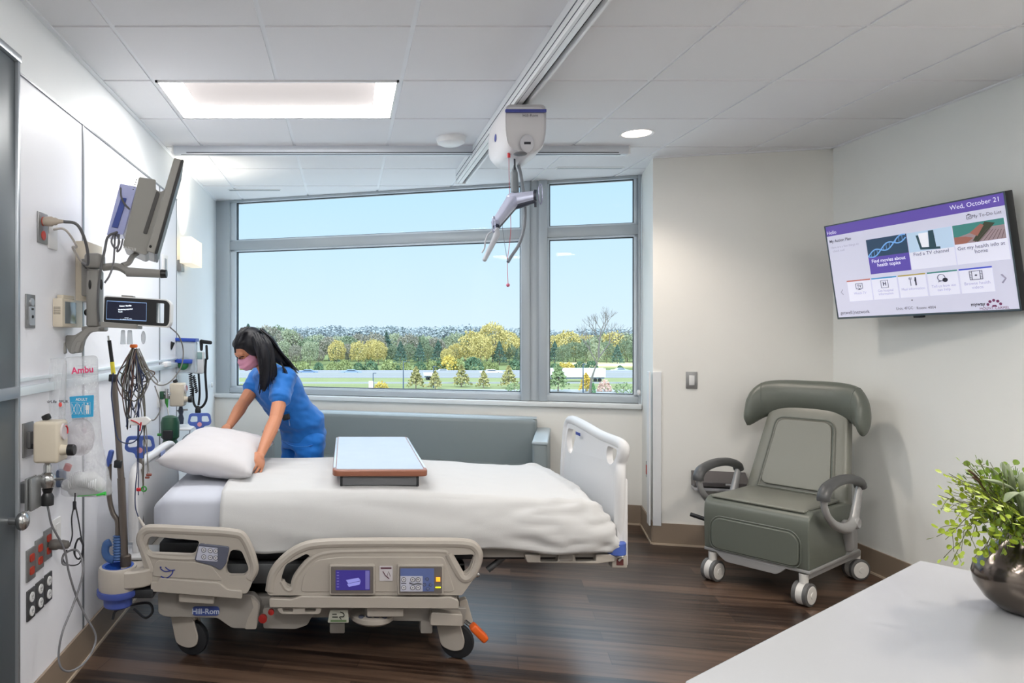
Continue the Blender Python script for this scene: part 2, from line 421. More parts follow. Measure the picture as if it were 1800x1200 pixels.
# grey sliding door leaf at the picture's left edge
dr = thing('door_1', None, None, (-1.16, 2.1, 0), kind='structure')
b = MB(); b.b2(WL, -1.145, 1.2, 2.485, 0.01, 2.40, .003); b.build('door_panel', mat('door_grey', (96, 103, 108), .4, .2), dr)
b = MB(); b.b2(WL, -1.135, 2.485, 2.503, 0.01, 2.42, .002); b.b2(WL, -1.13, 1.2, 2.503, 2.40, 2.425, .002); b.build('door_frame', mat('door_trim', (172, 178, 184), .3, .6), dr)
b = MB(); b.b2(-1.146, -1.128, 1.3, 2.48, 1.235, 1.275, .002); b.build('door_rail', mat('door_trim', (172, 178, 184), .3, .6), dr)
b = MB(); p = Vector((-1.145, 2.44, .82)); b.cyl(p, p+Vector((.03, 0, 0)), .012, .012); b.ell(p+Vector((.045, 0, 0)), (.022, .032, .032)); b.build('door_handle', mat('chrome_brushed', (190, 190, 190), .22, .95), dr)
# white corner guard
b = MB(); d = (C1-B).normalized()
b.box(Vector((2.128, 5.0, .15+.515))+Vector((-.004, .03, 0)), (.012, .09, 1.07), Matrix.Rotation(math.atan2(-d.x, d.y), 3, 'Z'))
d2 = (D1-C1).normalized(); b.box(C1+d2*.024+Vector((0, -.006, .15+.515)), (.055, .012, 1.07), Matrix.Rotation(math.atan2(d2.y, d2.x), 3, 'Z'))
struct(b.build('trim_6', mat('guard_white', (232, 234, 236), .35), bevel=.002))
# ------------------------------------------------------------ lights and track on the ceiling
m_lwhite = mat('fixture_white', (240, 240, 240), .4)
m_emit = mat('lit_diffuser', (255, 255, 255), .5, emit=(255, 253, 250), estr=17)
m_emit_added = mat('added_diffuser_strong', (255, 255, 255), .5, emit=(255, 253, 250), estr=34)  # for the added fixtures out of view
m_emc = mat('lit_center', (150, 144, 144), .8, emit=(255, 246, 242), estr=.22)
def troffer(cx, cy, label, dm=None):
    t = thing('ceiling_light', label, 'ceiling light', (cx, cy, CEIL))
    w_, d_ = (1.19, .59)
    b = MB(); x0, x1, y0, y1 = cx-w_/2, cx+w_/2, cy-d_/2, cy+d_/2; z = CEIL
    for a in ((x0, x1, y0, y0+.012), (x0, x1, y1-.012, y1), (x0, x0+.012, y0, y1), (x1-.012, x1, y0, y1)): b.b2(a[0], a[1], a[2], a[3], z-.004, z+.04)
    b.build('fixture_frame', m_lwhite, t, smooth=0)
    # sloping lit rim
    b = MB(); h = .035; q = .11
    o = [(x0+.012, y0+.012), (x1-.012, y0+.012), (x1-.012, y1-.012), (x0+.012, y1-.012)]; i = [(x0+q, y0+q), (x1-q, y0+q), (x1-q, y1-q), (x0+q, y1-q)]
    for k in range(4):
        k2 = (k+1) % 4; b.face([(o[k][0], o[k][1], z), (o[k2][0], o[k2][1], z), (i[k2][0], i[k2][1], z+h), (i[k][0], i[k][1], z+h)])
    b.build('diffuser', dm or m_emit, t, smooth=0)
    b = MB(); b.b2(x0+q, x1-q, y0+q, y1-q, z+h-.002, z+h+.008); b.build('reflector', m_emc, t, smooth=0)
    return t
troffer(-.335, 3.79, 'recessed rectangular ceiling light with glowing white rim above the bed head')
troffer(-.335, .73, 'unseen ceiling light added over the camera side of the room', m_emit_added)  # added behind the camera, out of view, to brighten the room
troffer(1.78, -.5, 'unseen ceiling light added near the back right of the room', m_emit_added)  # another unseen fixture, added for more room light
troffer(2.085, 1.957, 'unseen ceiling light added above the worktop', mat('added_diffuser_soft', (255, 255, 255), .5, emit=(255, 253, 250), estr=12))  # added out of view to lift the right wall
for k, (dx, dy, e) in enumerate(((1.785, 4.405, 26), (2.39, 3.18-.612*2.0, 60))):  # the second one is out of view, added as extra room light
    t = thing('downlight', ['round recessed downlight glowing in the ceiling in front of the recliner', 'unseen round downlight added nearest the right wall'][k], 'downlight', (dx, dy, CEIL))
    b = MB(); b.lathe([(.086, .05), (.086, .0), (.100, -.004), (.101, 0), (.089, .004), (.089, .05)], (dx, dy, CEIL), 32, cap=False); b.build('trim_ring', m_lwhite, t)
    b = MB(); b.lathe([(.0, .03), (.085, .03)], (dx, dy, CEIL), 32, cap=False); b.build('lens', mat('downlight_lens', (255, 245, 235), .5, emit=(255, 236, 222), estr=5), t)
    l = lamp('SPOT', 'downlight_lamp', (dx, dy, CEIL-.01), e, (1, .88, .76), .07, spot=125, blend=.7); l.parent = t; l.location = (0, 0, -.02)
# curtain / cross track bar
m_track = mat('track_white', (214, 219, 226), .35, .15)
m_slot = mat('track_slot', (16, 16, 18), .5)
t = thing('curtain_track', 'long pale grey track bar running crosswise on the ceiling before the window', 'track', (.3, 4.71, CEIL))
b = MB(); b.b2(-1.13, 1.85, 4.68, 4.745, CEIL-.052, CEIL+.004, .003); b.build('track_body', m_track, t)
b = MB(); b.b2(-1.08, 1.80, 4.70, 4.71, CEIL-.0535, CEIL-.051); b.b2(-1.04, 1.78, 4.675, 4.683, CEIL-.048, CEIL-.043); b.build('track_slot', mat('slot_grey', (90, 96, 104), .5), t)
b = MB(); b.b2(1.845, 1.857, 4.677, 4.75, CEIL-.055, CEIL+.002, .002); b.build('end_cap', m_lwhite, t); b = MB(); b.b2(-1.137, -1.125, 4.677, 4.75, CEIL-.055, CEIL+.002, .002); b.build('end_cap', m_lwhite, t)
b = MB(); b.lathe([(.001, -.045), (.06, -.045), (.085, -.032), (.095, 0)], (.66, 4.5, CEIL), 32); tag(b.build('smoke_detector', m_lwhite), 'flat round white smoke detector on the ceiling beside the lift rail', 'detector')
# lift rail
t = thing('ceiling_rail', 'long white patient lift rail running away from the camera along the ceiling', 'rail', (.865, 2.5, CEIL))
b = MB(); rl, rr_, rb = .826, .905, CEIL-.10
b.b2(rl, rr_-.034, -1.5, 5.37, rb, CEIL+.002, .004); b.b2(rr_-.012, rr_, -1.5, 5.37, rb, CEIL+.002, .002); b.b2(rl, rr_, -1.5, 5.37, rb+.03, CEIL+.001)
b.build('rail_body', mat('rail_white', (248, 249, 251), .35, 0), t)
b = MB(); b.b2(rr_-.034, rr_-.012, -1.5, 5.36, rb+.026, rb+.031); b.build('rail_slot', m_slot, t)
b = MB(); b.b2(rl-.003, rl+.002, -1.5, 5.36, rb+.055, rb+.058); b.b2(rl-.003, rl+.002, -1.5, 5.36, rb+.02, rb+.022); b.b2(rl+.014, rl+.016, -1.5, 5.36, rb-.001, rb+.002); b.build('rail_groove', mat('slot_grey', (90, 96, 104), .5), t)
b = MB(); b.b2(rl-.002, rr_+.002, 5.37, 5.378, rb-.002, CEIL+.002, .002); b.build('end_cap', m_lwhite, t)
for y in (1.2, 4.2):
    b = MB(); b.b2(rl+.01, rr_-.01, y-.06, y+.06, CEIL-.004, CEIL+.015); b.build('rail_bracket', m_seam, t)
# lift motor
m_shell = mat('lift_shell', (206, 204, 206), .32, noise_amt=.01)
t = thing('lift_motor', 'white rounded patient lift motor with a blue stripe hanging under the ceiling rail', 'lift', (.875, 3.7, 2.35))
ly0, ly1 = 3.50, 3.98; xc = .878
def lring(y, s, zt, zb):
    out = []; hw = .104*s
    pts = [(-hw*.96, zt), (hw*.96, zt), (hw*1.0, zt-.05), (hw*.99, zt-.13), (hw*.86, zb+.035), (hw*.45, zb+.006), (0, zb), (-hw*.45, zb+.006), (-hw*.86, zb+.035), (-hw*.99, zt-.13), (-hw*1.0, zt-.05)]
    return [Vector((xc+p[0], y, p[1])) for p in [Vector(q) for q in arcpoly(pts, .03, 3)]]
zt = CEIL-.108; zb = 2.335
b = MB(); b.loft([lring(ly0+.012, .90, zt-.012, zb+.02), lring(ly0, .96, zt-.004, zb+.008), lring(ly0+.02, 1.0, zt, zb), lring(ly0+.2, 1.03, zt, zb-.004), lring(ly1-.12, 1.0, zt, zb+.005), lring(ly1-.03, .9, zt-.01, zb+.04), lring(ly1, .75, zt-.03, zb+.08)])
b.build('lift_housing', m_shell, t, smooth=50)
b = MB(); b.b2(xc-.100, xc+.100, ly0-.004, ly0+.012, zt-.042, zt-.028, .001)
b.build('blue_stripe', mat('lift_blue', (52, 62, 140), .4), t)
Mf = lambda x, y, z: Matrix.Translation((x, y, z)) @ Matrix.Rotation(R(90), 4, 'X')
b = MB(); b.text('Hill-Rom', .021, Mf(xc-.018, ly0-.006, zt-.066)); b.build('lettering', mat('ink', (50, 50, 58), .5), t, smooth=0)
b = MB(); b.ell((xc+.006, ly0-.001, 2.388), (.034, .006, .045)); b.build('control_bezel', mat('bezel_grey', (190, 190, 196), .35), t)
b = MB(); b.b2(xc-.010, xc+.022, ly0-.009, ly0-.004, 2.382, 2.394); b.build('display', mat('lcd_dark', (40, 42, 50), .2), t)
b = MB(); b.ell((xc-.022, ly0+.02, 2.342), (.034, .03, .010)); b.build('strap_outlet', mat('outlet_grey', (110, 112, 116), .5), t)
b = MB(); b.ell((xc-.107, ly0+.20, 2.47), (.003, .022, .02)); b.build('emblem', mat('lift_blue', (52, 62, 140), .4), t)
b = MB(); b.b2(xc-.02, xc+.02, 3.62, 3.66, zt-.005, CEIL-.065); b.build('trolley', m_slot, t); b = MB(); b.b2(xc-.02, xc+.02, 3.84, 3.88, zt-.005, CEIL-.065); b.build('trolley', m_slot, t)
# hanging sling bar
m_bar = mat('sling_bar_blue', (196, 200, 222), .22, .35, noise_amt=.02); m_bark = mat('sling_bar_dark', (44, 50, 66), .35)
YS = 3.70
t = thing('sling_bar', 'glossy lilac sling spreader bar with looped hooks hanging by a grey strap', 'sling bar', at(905, 340, YS))
P = lambda u, v, dy=0: at(u, v, YS+dy)
b = MB(); b.tube([P(904, 268, -.14), P(905, 290, -.06), P(905, 300, 0)], .004, 8, flat=.35); b.build('strap', mat('strap_dark', (58, 62, 68), .7), t)
b = MB(); b.chain([P(904, 292), P(904, 305), P(905, 336)], [.006, .019, .022]); b.build('swivel_housing', mat('swivel_grey', (112, 120, 126), .4), t)
c0 = P(903, 352)
def arm(b, p0, p1, w0, w1, h0, h1):
    x = (Vector(p1)-Vector(p0)); yv = x.normalized(); sd = yv.cross(Vector((0, 0, 1))).normalized(); up = sd.cross(yv)
    rings = []
    for k in range(7):
        t_ = k/6; p = Vector(p0).lerp(p1, t_); w_ = w0+(w1-w0)*t_; h_ = h0+(h1-h0)*t_
        rings.append([p+sd*w_*math.copysign(abs(math.cos(a))**.6, math.cos(a))+up*h_*math.copysign(abs(math.sin(a))**.6, math.sin(a)) for a in [2*math.pi*i/20 for i in range(20)]])
    b.loft(rings)
pR = P(940, 344, -.06); pL = P(871, 393, -.16)
b = MB(); arm(b, P(899, 352), pR, .035, .026, .034, .024); arm(b, P(903, 350), pL, .034, .022, .032, .018); b.ell(P(901, 350), (.036, .036, .034)); b.build('bar_body', m_bar, t, smooth=60)
b = MB(); arm(b, P(899, 360), P(942, 352, -.06), .02, .018, .030, .014); arm(b, P(903, 358), P(872, 400, -.16), .02, .014, .028, .014); arm(b, P(939, 343, -.06), P(944, 343, -.065), .028, .028, .027, .027); b.build('bar_underside', m_bark, t, smooth=60)
m_loop = mat('loop_lilac', (176, 180, 205), .25, .5)
for (u, v, dy, h1, w1) in ((950, 341, -.07, .050, .022), (868, 394, -.17, .038, .014)):
    b = MB(); c = P(u, v, dy); b.tube([c+Vector((w1*.6*math.cos(a), w1*math.cos(a)*.6, h1*math.sin(a))) for a in [2*math.pi*i/24 for i in range(24)]], .0035, 8, closed=True)
    b.build('hook_loop', m_loop, t)
b = MB(); b.cyl(P(941, 356, -.06), P(941, 364, -.06), .006); b.build('stop_pin', m_bark, t)
t = thing('hand_control', 'grey patient lift hand control hooked below the left end of the sling bar', 'hand control', P(870, 430, -.17))
b = MB(); b.chain([P(874, 403, -.17), P(873, 412, -.17), P(866, 428, -.18), P(852, 456, -.19)], [.010, .017, .0135, .011]); b.build('handset', mat('handset_grey', (178, 182, 190), .4), t)
b = MB(); b.tube(crv([P(868, 405, -.17), P(858, 412, -.17), P(853, 425, -.18), P(852, 435, -.18), P(847, 444, -.18)]), .004, 8); b.build('hook', mat('handset_grey', (178, 182, 190), .4), t)
b = MB(); b.tube(crv([P(903, 268, -.14), P(908, 278, -.1), P(910, 284, .01)]), .002, 6)
b.tube(crv([P(910, 284, .03), P(916, 310, .04), P(921, 345, .05), P(923, 375, .05), P(920, 405, .05), P(912, 430, .04), P(899, 450, .02), P(893, 460, .0)]), .0085, 12)
tag(b.build('handset_cable', mat('cable_grey', (120, 126, 134), .45)), 'thick curved grey cable hanging beside the sling bar', 'cable')
t = thing('pull_cord', 'thin red emergency pull cord with a pink ball hanging from the lift motor', 'cord', P(893, 480))
b = MB(); b.cyl(P(894.5, 269, -.14), P(894.5, 277, -.14), .0075); b.build('cord_stop', mat('cord_red', (196, 36, 48), .4), t)
b = MB(); b.tube(crv([P(894.5, 277, -.14), P(895.5, 330, .0), P(898, 395, .03), P(896, 425, .02), P(892, 459, .01), P(893, 498, .0)]), .0013, 6); b.build('red_cord', mat('cord_red', (196, 36, 48), .4), t)
b = MB(); b.tube(crv([P(883, 392, -.1), P(885, 415, -.05), P(892, 459, .01)]), .0012, 6); b.build('grey_cord', mat('cable_grey', (120, 126, 134), .45), t)
b = MB(); b.ell(P(893, 501), .0095); b.build('ball', mat('ball_pink', (206, 110, 136), .4), t)
# linear vents near the window
for k, (x0, x1, y) in enumerate(((1.55, 2.05, 5.30), (-1.0, -.55, 6.1))):
    t = thing('air_vent', ['narrow white slot vent in the ceiling at the right end of the window', 'narrow white slot vent in the ceiling at the left end of the window'][k], 'vent', ((x0+x1)/2, y, CEIL))
    b = MB(); b.b2(x0, x1, y-.03, y+.03, CEIL-.004, CEIL+.004, .001); b.build('vent_frame', m_lwhite, t)
    b = MB()
    for q in (-.014, .0, .014): b.b2(x0+.01, x1-.01, y+q-.003, y+q+.003, CEIL-.0045, CEIL-.0035)
    b.build('vent_slot', mat('slot_grey', (90, 96, 104), .5), t)
# ------------------------------------------------------------ hospital bed
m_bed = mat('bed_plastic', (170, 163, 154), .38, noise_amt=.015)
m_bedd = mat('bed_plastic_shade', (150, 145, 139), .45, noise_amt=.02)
m_bedw = mat('bed_board_white', (212, 212, 213), .35, noise_amt=.01)
m_dark = mat('frame_dark', (34, 36, 40), .5)
m_frame = mat('frame_grey', (84, 86, 88), .45, .3)
m_blue = mat('bed_blue', (72, 98, 176), .4)
m_rub = mat('rubber_black', (28, 30, 34), .55)
m_chr = mat('chrome_brushed', (190, 190, 190), .22, .95)
YR = 3.13
bed = thing('hospital_bed', 'beige electric hospital bed with lowered side rails, head against the left wall', 'bed', (.15, 3.68, 0))
def PR(u, v, Y=YR): return ((u-CU)*Y/F, H-(v-CV)*Y/F)
def xz(Y): return lambda x, z, d: (x, Y+d, z)
def rail_panel(name, outer, rads, holes, Y, T=.035, extra=None):
    o = arcpoly([PR(*p) for p in outer], [r*Y/F for r in rads]); hs = [arcpoly([PR(*p) for p in h[0]], h[1]*Y/F) for h in holes]
    b = MB(); b.prism(o, T, xz(Y), hs); return b.build(name, m_bed, bed, bevel=.009, bseg=3, smooth=50)
# near head rail
ho = [(240, 946), (262, 926), (300, 927), (425, 936), (452, 995), (441, 1030), (434, 1044), (262, 1020), (255, 1006)]
hr = rail_panel('side_rail', ho, [22, 16, 10, 26, 12, 4, 10, 8, 10],
    [([(256, 962), (262, 942), (352, 950), (341, 976), (262, 973)], 8), ([(400, 985), (405, 966), (424, 966), (438, 1000), (430, 1012), (400, 1012), (396, 1000)], 8)], YR)
def part_px(name, poly, r, y0, y1, m, parent=bed, bevel=.003, holes=(), Y=None, label=None):
    Y = Y or YR; o = arcpoly([PR(u, v, Y) for u, v in poly], r*Y/F)
    hs = [arcpoly([PR(u, v, Y) for u, v in h], rr*Y/F) for h, rr in holes]
    b = MB(); b.prism(o, y1-y0, lambda x, z, d: (x, y0+d, z), hs); return b.build(name, m, parent, bevel=bevel, smooth=45, label=label)
# tube-like handle lines that give the rails their rounded look
def rtube(name, pts, r, dy, parent, n=5, closed=False, m=None):
    b = MB(); b.tube(crv([(PR(u, v)[0], YR+dy, PR(u, v)[1]) for u, v in pts], n, closed), r, 10, closed=closed); return b.build(name, m or m_bed, parent)
rtube('grip', [(266, 1005), (252, 968), (246, 948), (254, 934), (272, 931), (340, 934), (405, 938), (428, 948), (446, 996), (438, 1018)], .021, .014, hr)
rtube('grip', [(256, 972), (275, 979), (340, 982), (352, 972), (362, 955)], .016, .012, hr)
part_px('rail_skirt', [(266, 1021), (278, 1021), (282, 1014), (385, 1022), (400, 1034), (426, 1037), (426, 1051), (266, 1038)], 3, YR-.012, YR+.03, m_bed, hr)
part_px('inset_face', [(272, 990), (278, 984), (340, 987), (372, 994), (392, 1020), (268, 1012)], 5, YR-.004, YR+.01, m_bed, hr, bevel=.003)
pan = part_px('control_panel', [(350, 954), (404, 960), (398, 990), (388, 1002), (375, 994), (342, 985)], 5, YR-.007, YR+.012, mat('panel_slate', (88, 92, 108), .4), hr)
part_px('button_plate', [(350, 959), (383, 962), (383, 986), (345, 983)], 2, YR-.009, YR-.004, mat('plate_lilac', (188, 190, 206), .4), hr, bevel=.0006)
def buttons(cells, par, Y0=YR-.010, r=.0085, m=None, parent=None):
    for u, v in cells:
        x, z = PR(u, v); b = MB(); b.cyl((x, Y0+.003, z), (x, Y0-.001, z), r, r, 14); o = b.build('button', m or mat('button_grey', (206, 206, 212), .4), par)
        b = MB(); b.tube([(x+r*math.cos(a), Y0-.001, z+r*math.sin(a)) for a in [2*math.pi*k/16 for k in range(16)]], .0011, 5, closed=True)
        s = .45*r
        sg = 1 if (u*7+v*3) % 2 < 1 else -1
        b.face([(x-s, Y0-.0016, z-s*.5*sg), (x+s, Y0-.0016, z-s*.5*sg), (x, Y0-.0016, z+s*.8*sg)])
        p2 = XF[o.name]; b.build('button_icon', mat('ink', (50, 50, 58), .5), par, smooth=0)
buttons([(359, 965), (370.5, 966), (380, 967), (359, 977), (370.5, 978), (380, 979)], hr, r=.0095)
b = MB()
for u, v, s in ((287, 1001, 1), (296, 999, 1),):
    x, z = PR(u, v); b.tube(crv([(x-.012, YR-.0055, z+.008), (x, YR-.0055, z-.002), (x+.012, YR-.0055, z-.006), (x+.03, YR-.0055, z-.004)]), .0022, 5)
x, z = PR(284, 1010); b.tube(crv([(x-.002, YR-.0055, z-.004), (x+.02, YR-.0055, z-.014), (x+.045, YR-.0055, z+.004), (x+.052, YR-.0055, z+.024)]), .0028, 5)
b.ell((PR(283, 996)[0], YR-.005, PR(283, 996)[1]), .004, None, 8, 6)
b.build('rail_emblem', mat('emblem_blue', (48, 62, 140), .4), hr)
# near foot rail
fo = [(468, 1046), (476, 1004), (530, 962), (580, 954), (810, 953), (846, 966), (838, 1010), (812, 1046)]
fr_ = rail_panel('side_rail', fo, [10, 30, 30, 20, 26, 20, 16, 4],
    [([(493, 1020), (502, 992), (540, 972), (548, 982), (520, 1010), (514, 1032), (505, 1030)], 6), ([(790, 975), (836, 974), (826, 1003), (810, 1012), (802, 998)], 8)], YR)
rtube('grip', [(474, 1040), (480, 1010), (498, 986), (526, 966), (562, 957), (640, 955), (740, 955), (815, 956), (836, 964), (841, 982), (829, 1012), (814, 1017), (802, 1000), (788, 974)], .022, .014, fr_)
rtube('grip', [(494, 1022), (503, 1036), (514, 1035), (521, 1014), (545, 985), (575, 972), (640, 969), (770, 969), (786, 974)], .015, .012, fr_)
part_px('rail_skirt', [(474, 1050), (512, 1052), (530, 1046), (793, 1048), (806, 1054), (806, 1068), (474, 1066)], 3, YR-.012, YR+.03, m_bed, fr_)
part_px('inset_face', [(528, 1040), (534, 1010), (556, 984), (600, 978), (780, 978), (800, 1040)], 8, YR-.003, YR+.01, m_bed, fr_, bevel=.003)
part_px('screen_bezel', [(579, 990), (659, 990), (659, 1043), (579, 1043)], 3, YR-.018, YR+.01, m_bed, fr_)
part_px('screen_frame', [(582, 993), (656, 993), (656, 1040), (582, 1040)], 2, YR-.020, YR-.01, mat('screen_surround', (104, 98, 94), .45), fr_, bevel=.001)
part_px('touch_screen', [(590, 999), (650, 999), (650, 1034), (590, 1034)], 1, YR-.0215, YR-.018, mat('bed_screen', (52, 44, 120), .3, noise_amt=.1, scale=30, emit=(58, 48, 130), estr=.25), fr_, bevel=0)
b = MB(); zc = lambda u, v, q=YR-.0222: (PR(u, v)[0], q, PR(u, v)[1])
b.face([zc(608, 1016), zc(630, 1012), zc(634, 1017), zc(612, 1022)]); b.face([zc(610, 1023), zc(634, 1018), zc(632, 1024), zc(613, 1028)])
b.build('screen_picture', mat('screen_pic', (128, 130, 190), .4, emit=(120, 120, 190), estr=.4), fr_, smooth=0)
b = MB()
for k in range(6): b.face([zc(592, 1002+k*5), zc(596, 1002+k*5), zc(596, 1004+k*5), zc(592, 1004+k*5)])
b.face([zc(642, 1000), zc(649, 1000), zc(649, 1032), zc(642, 1032)])
b.build('screen_icons', mat('screen_icon', (96, 92, 150), .4, emit=(96, 92, 150), estr=.3), fr_, smooth=0)
part_px('control_bezel', [(698, 990), (779, 990), (779, 1043), (698, 1043)], 3, YR-.018, YR+.01, m_bed, fr_)
part_px('control_face', [(701, 993), (776, 993), (776, 1040), (701, 1040)], 2, YR-.020, YR-.01, mat('screen_surround', (104, 98, 94), .45), fr_, bevel=.001)
part_px('control_panel', [(703, 996), (762, 996), (762, 1036), (703, 1036)], 1, YR-.0215, YR-.018, mat('panel_blue', (92, 108, 160), .4), fr_, bevel=0)
part_px('button_plate', [(703, 1009), (742, 1009), (742, 1036), (703, 1036)], 1, YR-.0225, YR-.02, mat('plate_lilac', (188, 190, 206), .4), fr_, bevel=0)
buttons([(709, 1015), (724.5, 1015), (734, 1015), (709, 1029), (724.5, 1029), (734, 1029)], fr_, YR-.0235, .0095)
buttons([(750, 1014), (745, 1024), (756, 1024), (751, 1031)], fr_, YR-.0225, .006, mat('button_blue', (120, 134, 180), .4))
b = MB(); x, z = PR(709, 1022); b.b2(x-.011, x+.011, YR-.0232, YR-.022, z-.0015, z+.0015)
b.tube(crv([(PR(719, 1021)[0], YR-.0232, PR(719, 1021)[1]), (PR(726, 1023)[0], YR-.0232, PR(726, 1023)[1]), (PR(733, 1022)[0], YR-.0232, PR(733, 1022)[1]), (PR(740, 1023)[0], YR-.0232, PR(740, 1023)[1])]), .0025, 6); b.build('panel_icons', mat('ink', (50, 50, 58), .5), fr_)
x, z = PR(769, 1015); b = MB(); b.b2(x-.009, x+.009, YR-.0235, YR-.02, z-.009, z+.009, .001); b.build('warning_light', mat('led_orange', (250, 150, 40), .4, emit=(255, 140, 30), estr=1.0), fr_)
b = MB(); x, z = PR(769, 1029); b.b2(x-.011, x+.011, YR-.0235, YR-.02, z-.002, z+.002); b.build('status_light', mat('led_yellow', (230, 220, 30), .4, emit=(220, 230, 20), estr=1.2), fr_)
lb = part_px('instruction_label', [(667, 994), (690, 994), (690, 1020), (667, 1020)], 1, YR-.006, YR-.002, mat('label_paper', (196, 192, 196), .5), fr_, bevel=0)
b = MB(); q = YR-.0065; b.face([zc(669, 996, q), zc(688, 996, q), zc(688, 999, q), zc(669, 999, q)]); b.tube([zc(673, 1003, q), zc(677, 1010, q), zc(684, 1016, q)], .0022, 5); b.tube([zc(680, 1012, q), zc(683, 1003, q), zc(686, 1012, q)], .0012, 5)
b.build('label_print', mat('label_ink', (96, 60, 74), .5), fr_, smooth=0)
part_px('grab_loop', [(486, 1068), (566, 1068), (562, 1079), (494, 1079)], 4, YR, YR+.02, m_bed, fr_, bevel=.003, holes=[([(496, 1069), (515, 1069), (515, 1075), (498, 1075)], 2), ([(536, 1069), (556, 1069), (554, 1075), (536, 1075)], 2)])
# far rails, lowered, mirrored on the window side
for o, rd, hs in ((ho, 12, [[(256, 962), (262, 942), (352, 950), (341, 976), (262, 973)]]), (fo, 16, [[(493, 1020), (502, 992), (540, 972), (548, 982), (520, 1010), (514, 1032), (505, 1030)]])):
    YF = 4.20; b = MB(); b.prism(arcpoly([(PR(u, v, YR)[0], PR(u, v, YR)[1]) for u, v in o], rd*YR/F), .035, lambda x, z, d: (x, YF+d, z), [arcpoly([PR(u, v) for u, v in h], 8*YR/F) for h in hs])
    b.build('side_rail', m_bed, bed, bevel=.008, smooth=50)
# frame, deck and covers
b = MB(); b.b2(-.86, 1.16, 3.30, 4.12, .42, .50, .01); b.build('mattress_deck', m_dark, bed)
b = MB(); b.b2(-.84, .54, 3.24, 3.30, .33, .42, .006); b.b2(-.84, .54, 4.12, 4.18, .33, .42, .006); b.b2(-.84, -.78, 3.24, 4.18, .33, .42, .006); b.b2(.48, .54, 3.24, 4.18, .33, .42, .006); b.build('upper_frame', m_frame, bed)
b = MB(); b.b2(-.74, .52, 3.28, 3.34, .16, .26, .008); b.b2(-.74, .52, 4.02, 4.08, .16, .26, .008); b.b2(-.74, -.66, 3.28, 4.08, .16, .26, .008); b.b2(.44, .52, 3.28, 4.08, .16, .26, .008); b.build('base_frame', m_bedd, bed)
for x0 in (-.55, .30):
    b = MB(); b.box((x0, 3.68, .31), (.09, .5, .30), Matrix.Rotation(R(18), 3, 'Y'), .01); b.build('lift_arm', m_frame, bed)
b = MB(); b.b2(-.62, .40, 3.40, 3.96, .19, .31, .02); b.build('motor_housing', m_dark, bed)
YC = 3.2
cv = [(277, 1042), (445, 1045), (458, 1060), (451, 1105), (408, 1104), (396, 1096), (382, 1086), (290, 1084), (278, 1078)]
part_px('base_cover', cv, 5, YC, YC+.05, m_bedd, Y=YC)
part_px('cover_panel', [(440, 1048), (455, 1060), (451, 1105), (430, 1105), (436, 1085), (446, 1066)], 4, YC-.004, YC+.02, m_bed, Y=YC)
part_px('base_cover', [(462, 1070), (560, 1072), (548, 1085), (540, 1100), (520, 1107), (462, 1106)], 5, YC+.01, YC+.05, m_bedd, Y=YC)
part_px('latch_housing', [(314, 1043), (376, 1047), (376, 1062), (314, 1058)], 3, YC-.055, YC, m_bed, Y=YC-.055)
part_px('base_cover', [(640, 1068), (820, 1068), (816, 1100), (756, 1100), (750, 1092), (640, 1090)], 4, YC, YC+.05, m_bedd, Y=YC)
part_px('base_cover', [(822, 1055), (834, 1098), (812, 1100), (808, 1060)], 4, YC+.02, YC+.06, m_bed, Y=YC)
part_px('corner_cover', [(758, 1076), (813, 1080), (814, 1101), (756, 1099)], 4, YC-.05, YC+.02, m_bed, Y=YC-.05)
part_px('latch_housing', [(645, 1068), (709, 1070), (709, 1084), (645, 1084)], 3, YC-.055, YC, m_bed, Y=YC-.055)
lp = part_px('nameplate', [(338, 1065), (386, 1065), (386, 1081), (338, 1081)], 7, YC-.006, YC+.005, mat('plate_blue', (56, 74, 138), .4), Y=YC, bevel=.001)
x, z = PR(362, 1077.5, YC); b = MB(); b.text('Hill-Rom', .034, Matrix.Translation((x, YC-.0075, z)) @ Matrix.Rotation(R(90), 4, 'X'), 'CENTER', font_off=.0006); b.build('lettering', mat('letter_grey', (186, 196, 214), .4), lp, smooth=0)
# pedals, knob, sticker
b = MB(); p = PR(840, 1108, 3.12); q0 = Vector((p[0], 3.10, p[1])); b.box(q0, (.088, .05, .034), Matrix.Rotation(R(45), 3, 'Y') , .010, 3); b.build('brake_pedal', mat('pedal_orange', (216, 92, 24), .45), bed, label='orange brake pedal')
b = MB(); b.cyl((PR(818, 1092, 3.15)[0], 3.15, PR(818, 1092, 3.15)[1]), (PR(832, 1102, 3.12)[0], 3.11, PR(832, 1102, 3.12)[1]), .009); b.build('pedal_arm', m_chr, bed)
b = MB(); b.ell((PR(838, 1008, 3.2)[0], 3.19, PR(838, 1008, 3.2)[1]), .013); b.build('rail_knob', m_chr, bed)
b = MB(); x, z = PR(464, 1080, 3.2); b.lathe([(0, 0), (.016, 0), (.019, .006), (.019, .02), (0, .024)], (x, 3.17, z), 20, Matrix.Rotation(R(90), 3, 'X')); b.build('release_knob', mat('knob_red', (150, 30, 26), .4), bed)
b = MB(); x, z = PR(478, 1070, 3.17); b.lathe([(0, 0), (.011, 0), (.013, .006), (.013, .02), (0, .024)], (x, 3.15, z), 20, Matrix.Rotation(R(90), 3, 'X')); b.build('release_knob', mat('knob_red', (150, 30, 26), .4), bed)
part_px('safety_tag', [(580, 1072), (612, 1072), (613, 1094), (576, 1094)], 2, 3.155, 3.160, mat('tag_cream', (178, 178, 166), .5), Y=3.155, bevel=0)
b = MB(); zt2 = lambda u, v: (PR(u, v, 3.155)[0], 3.1535, PR(u, v, 3.155)[1])
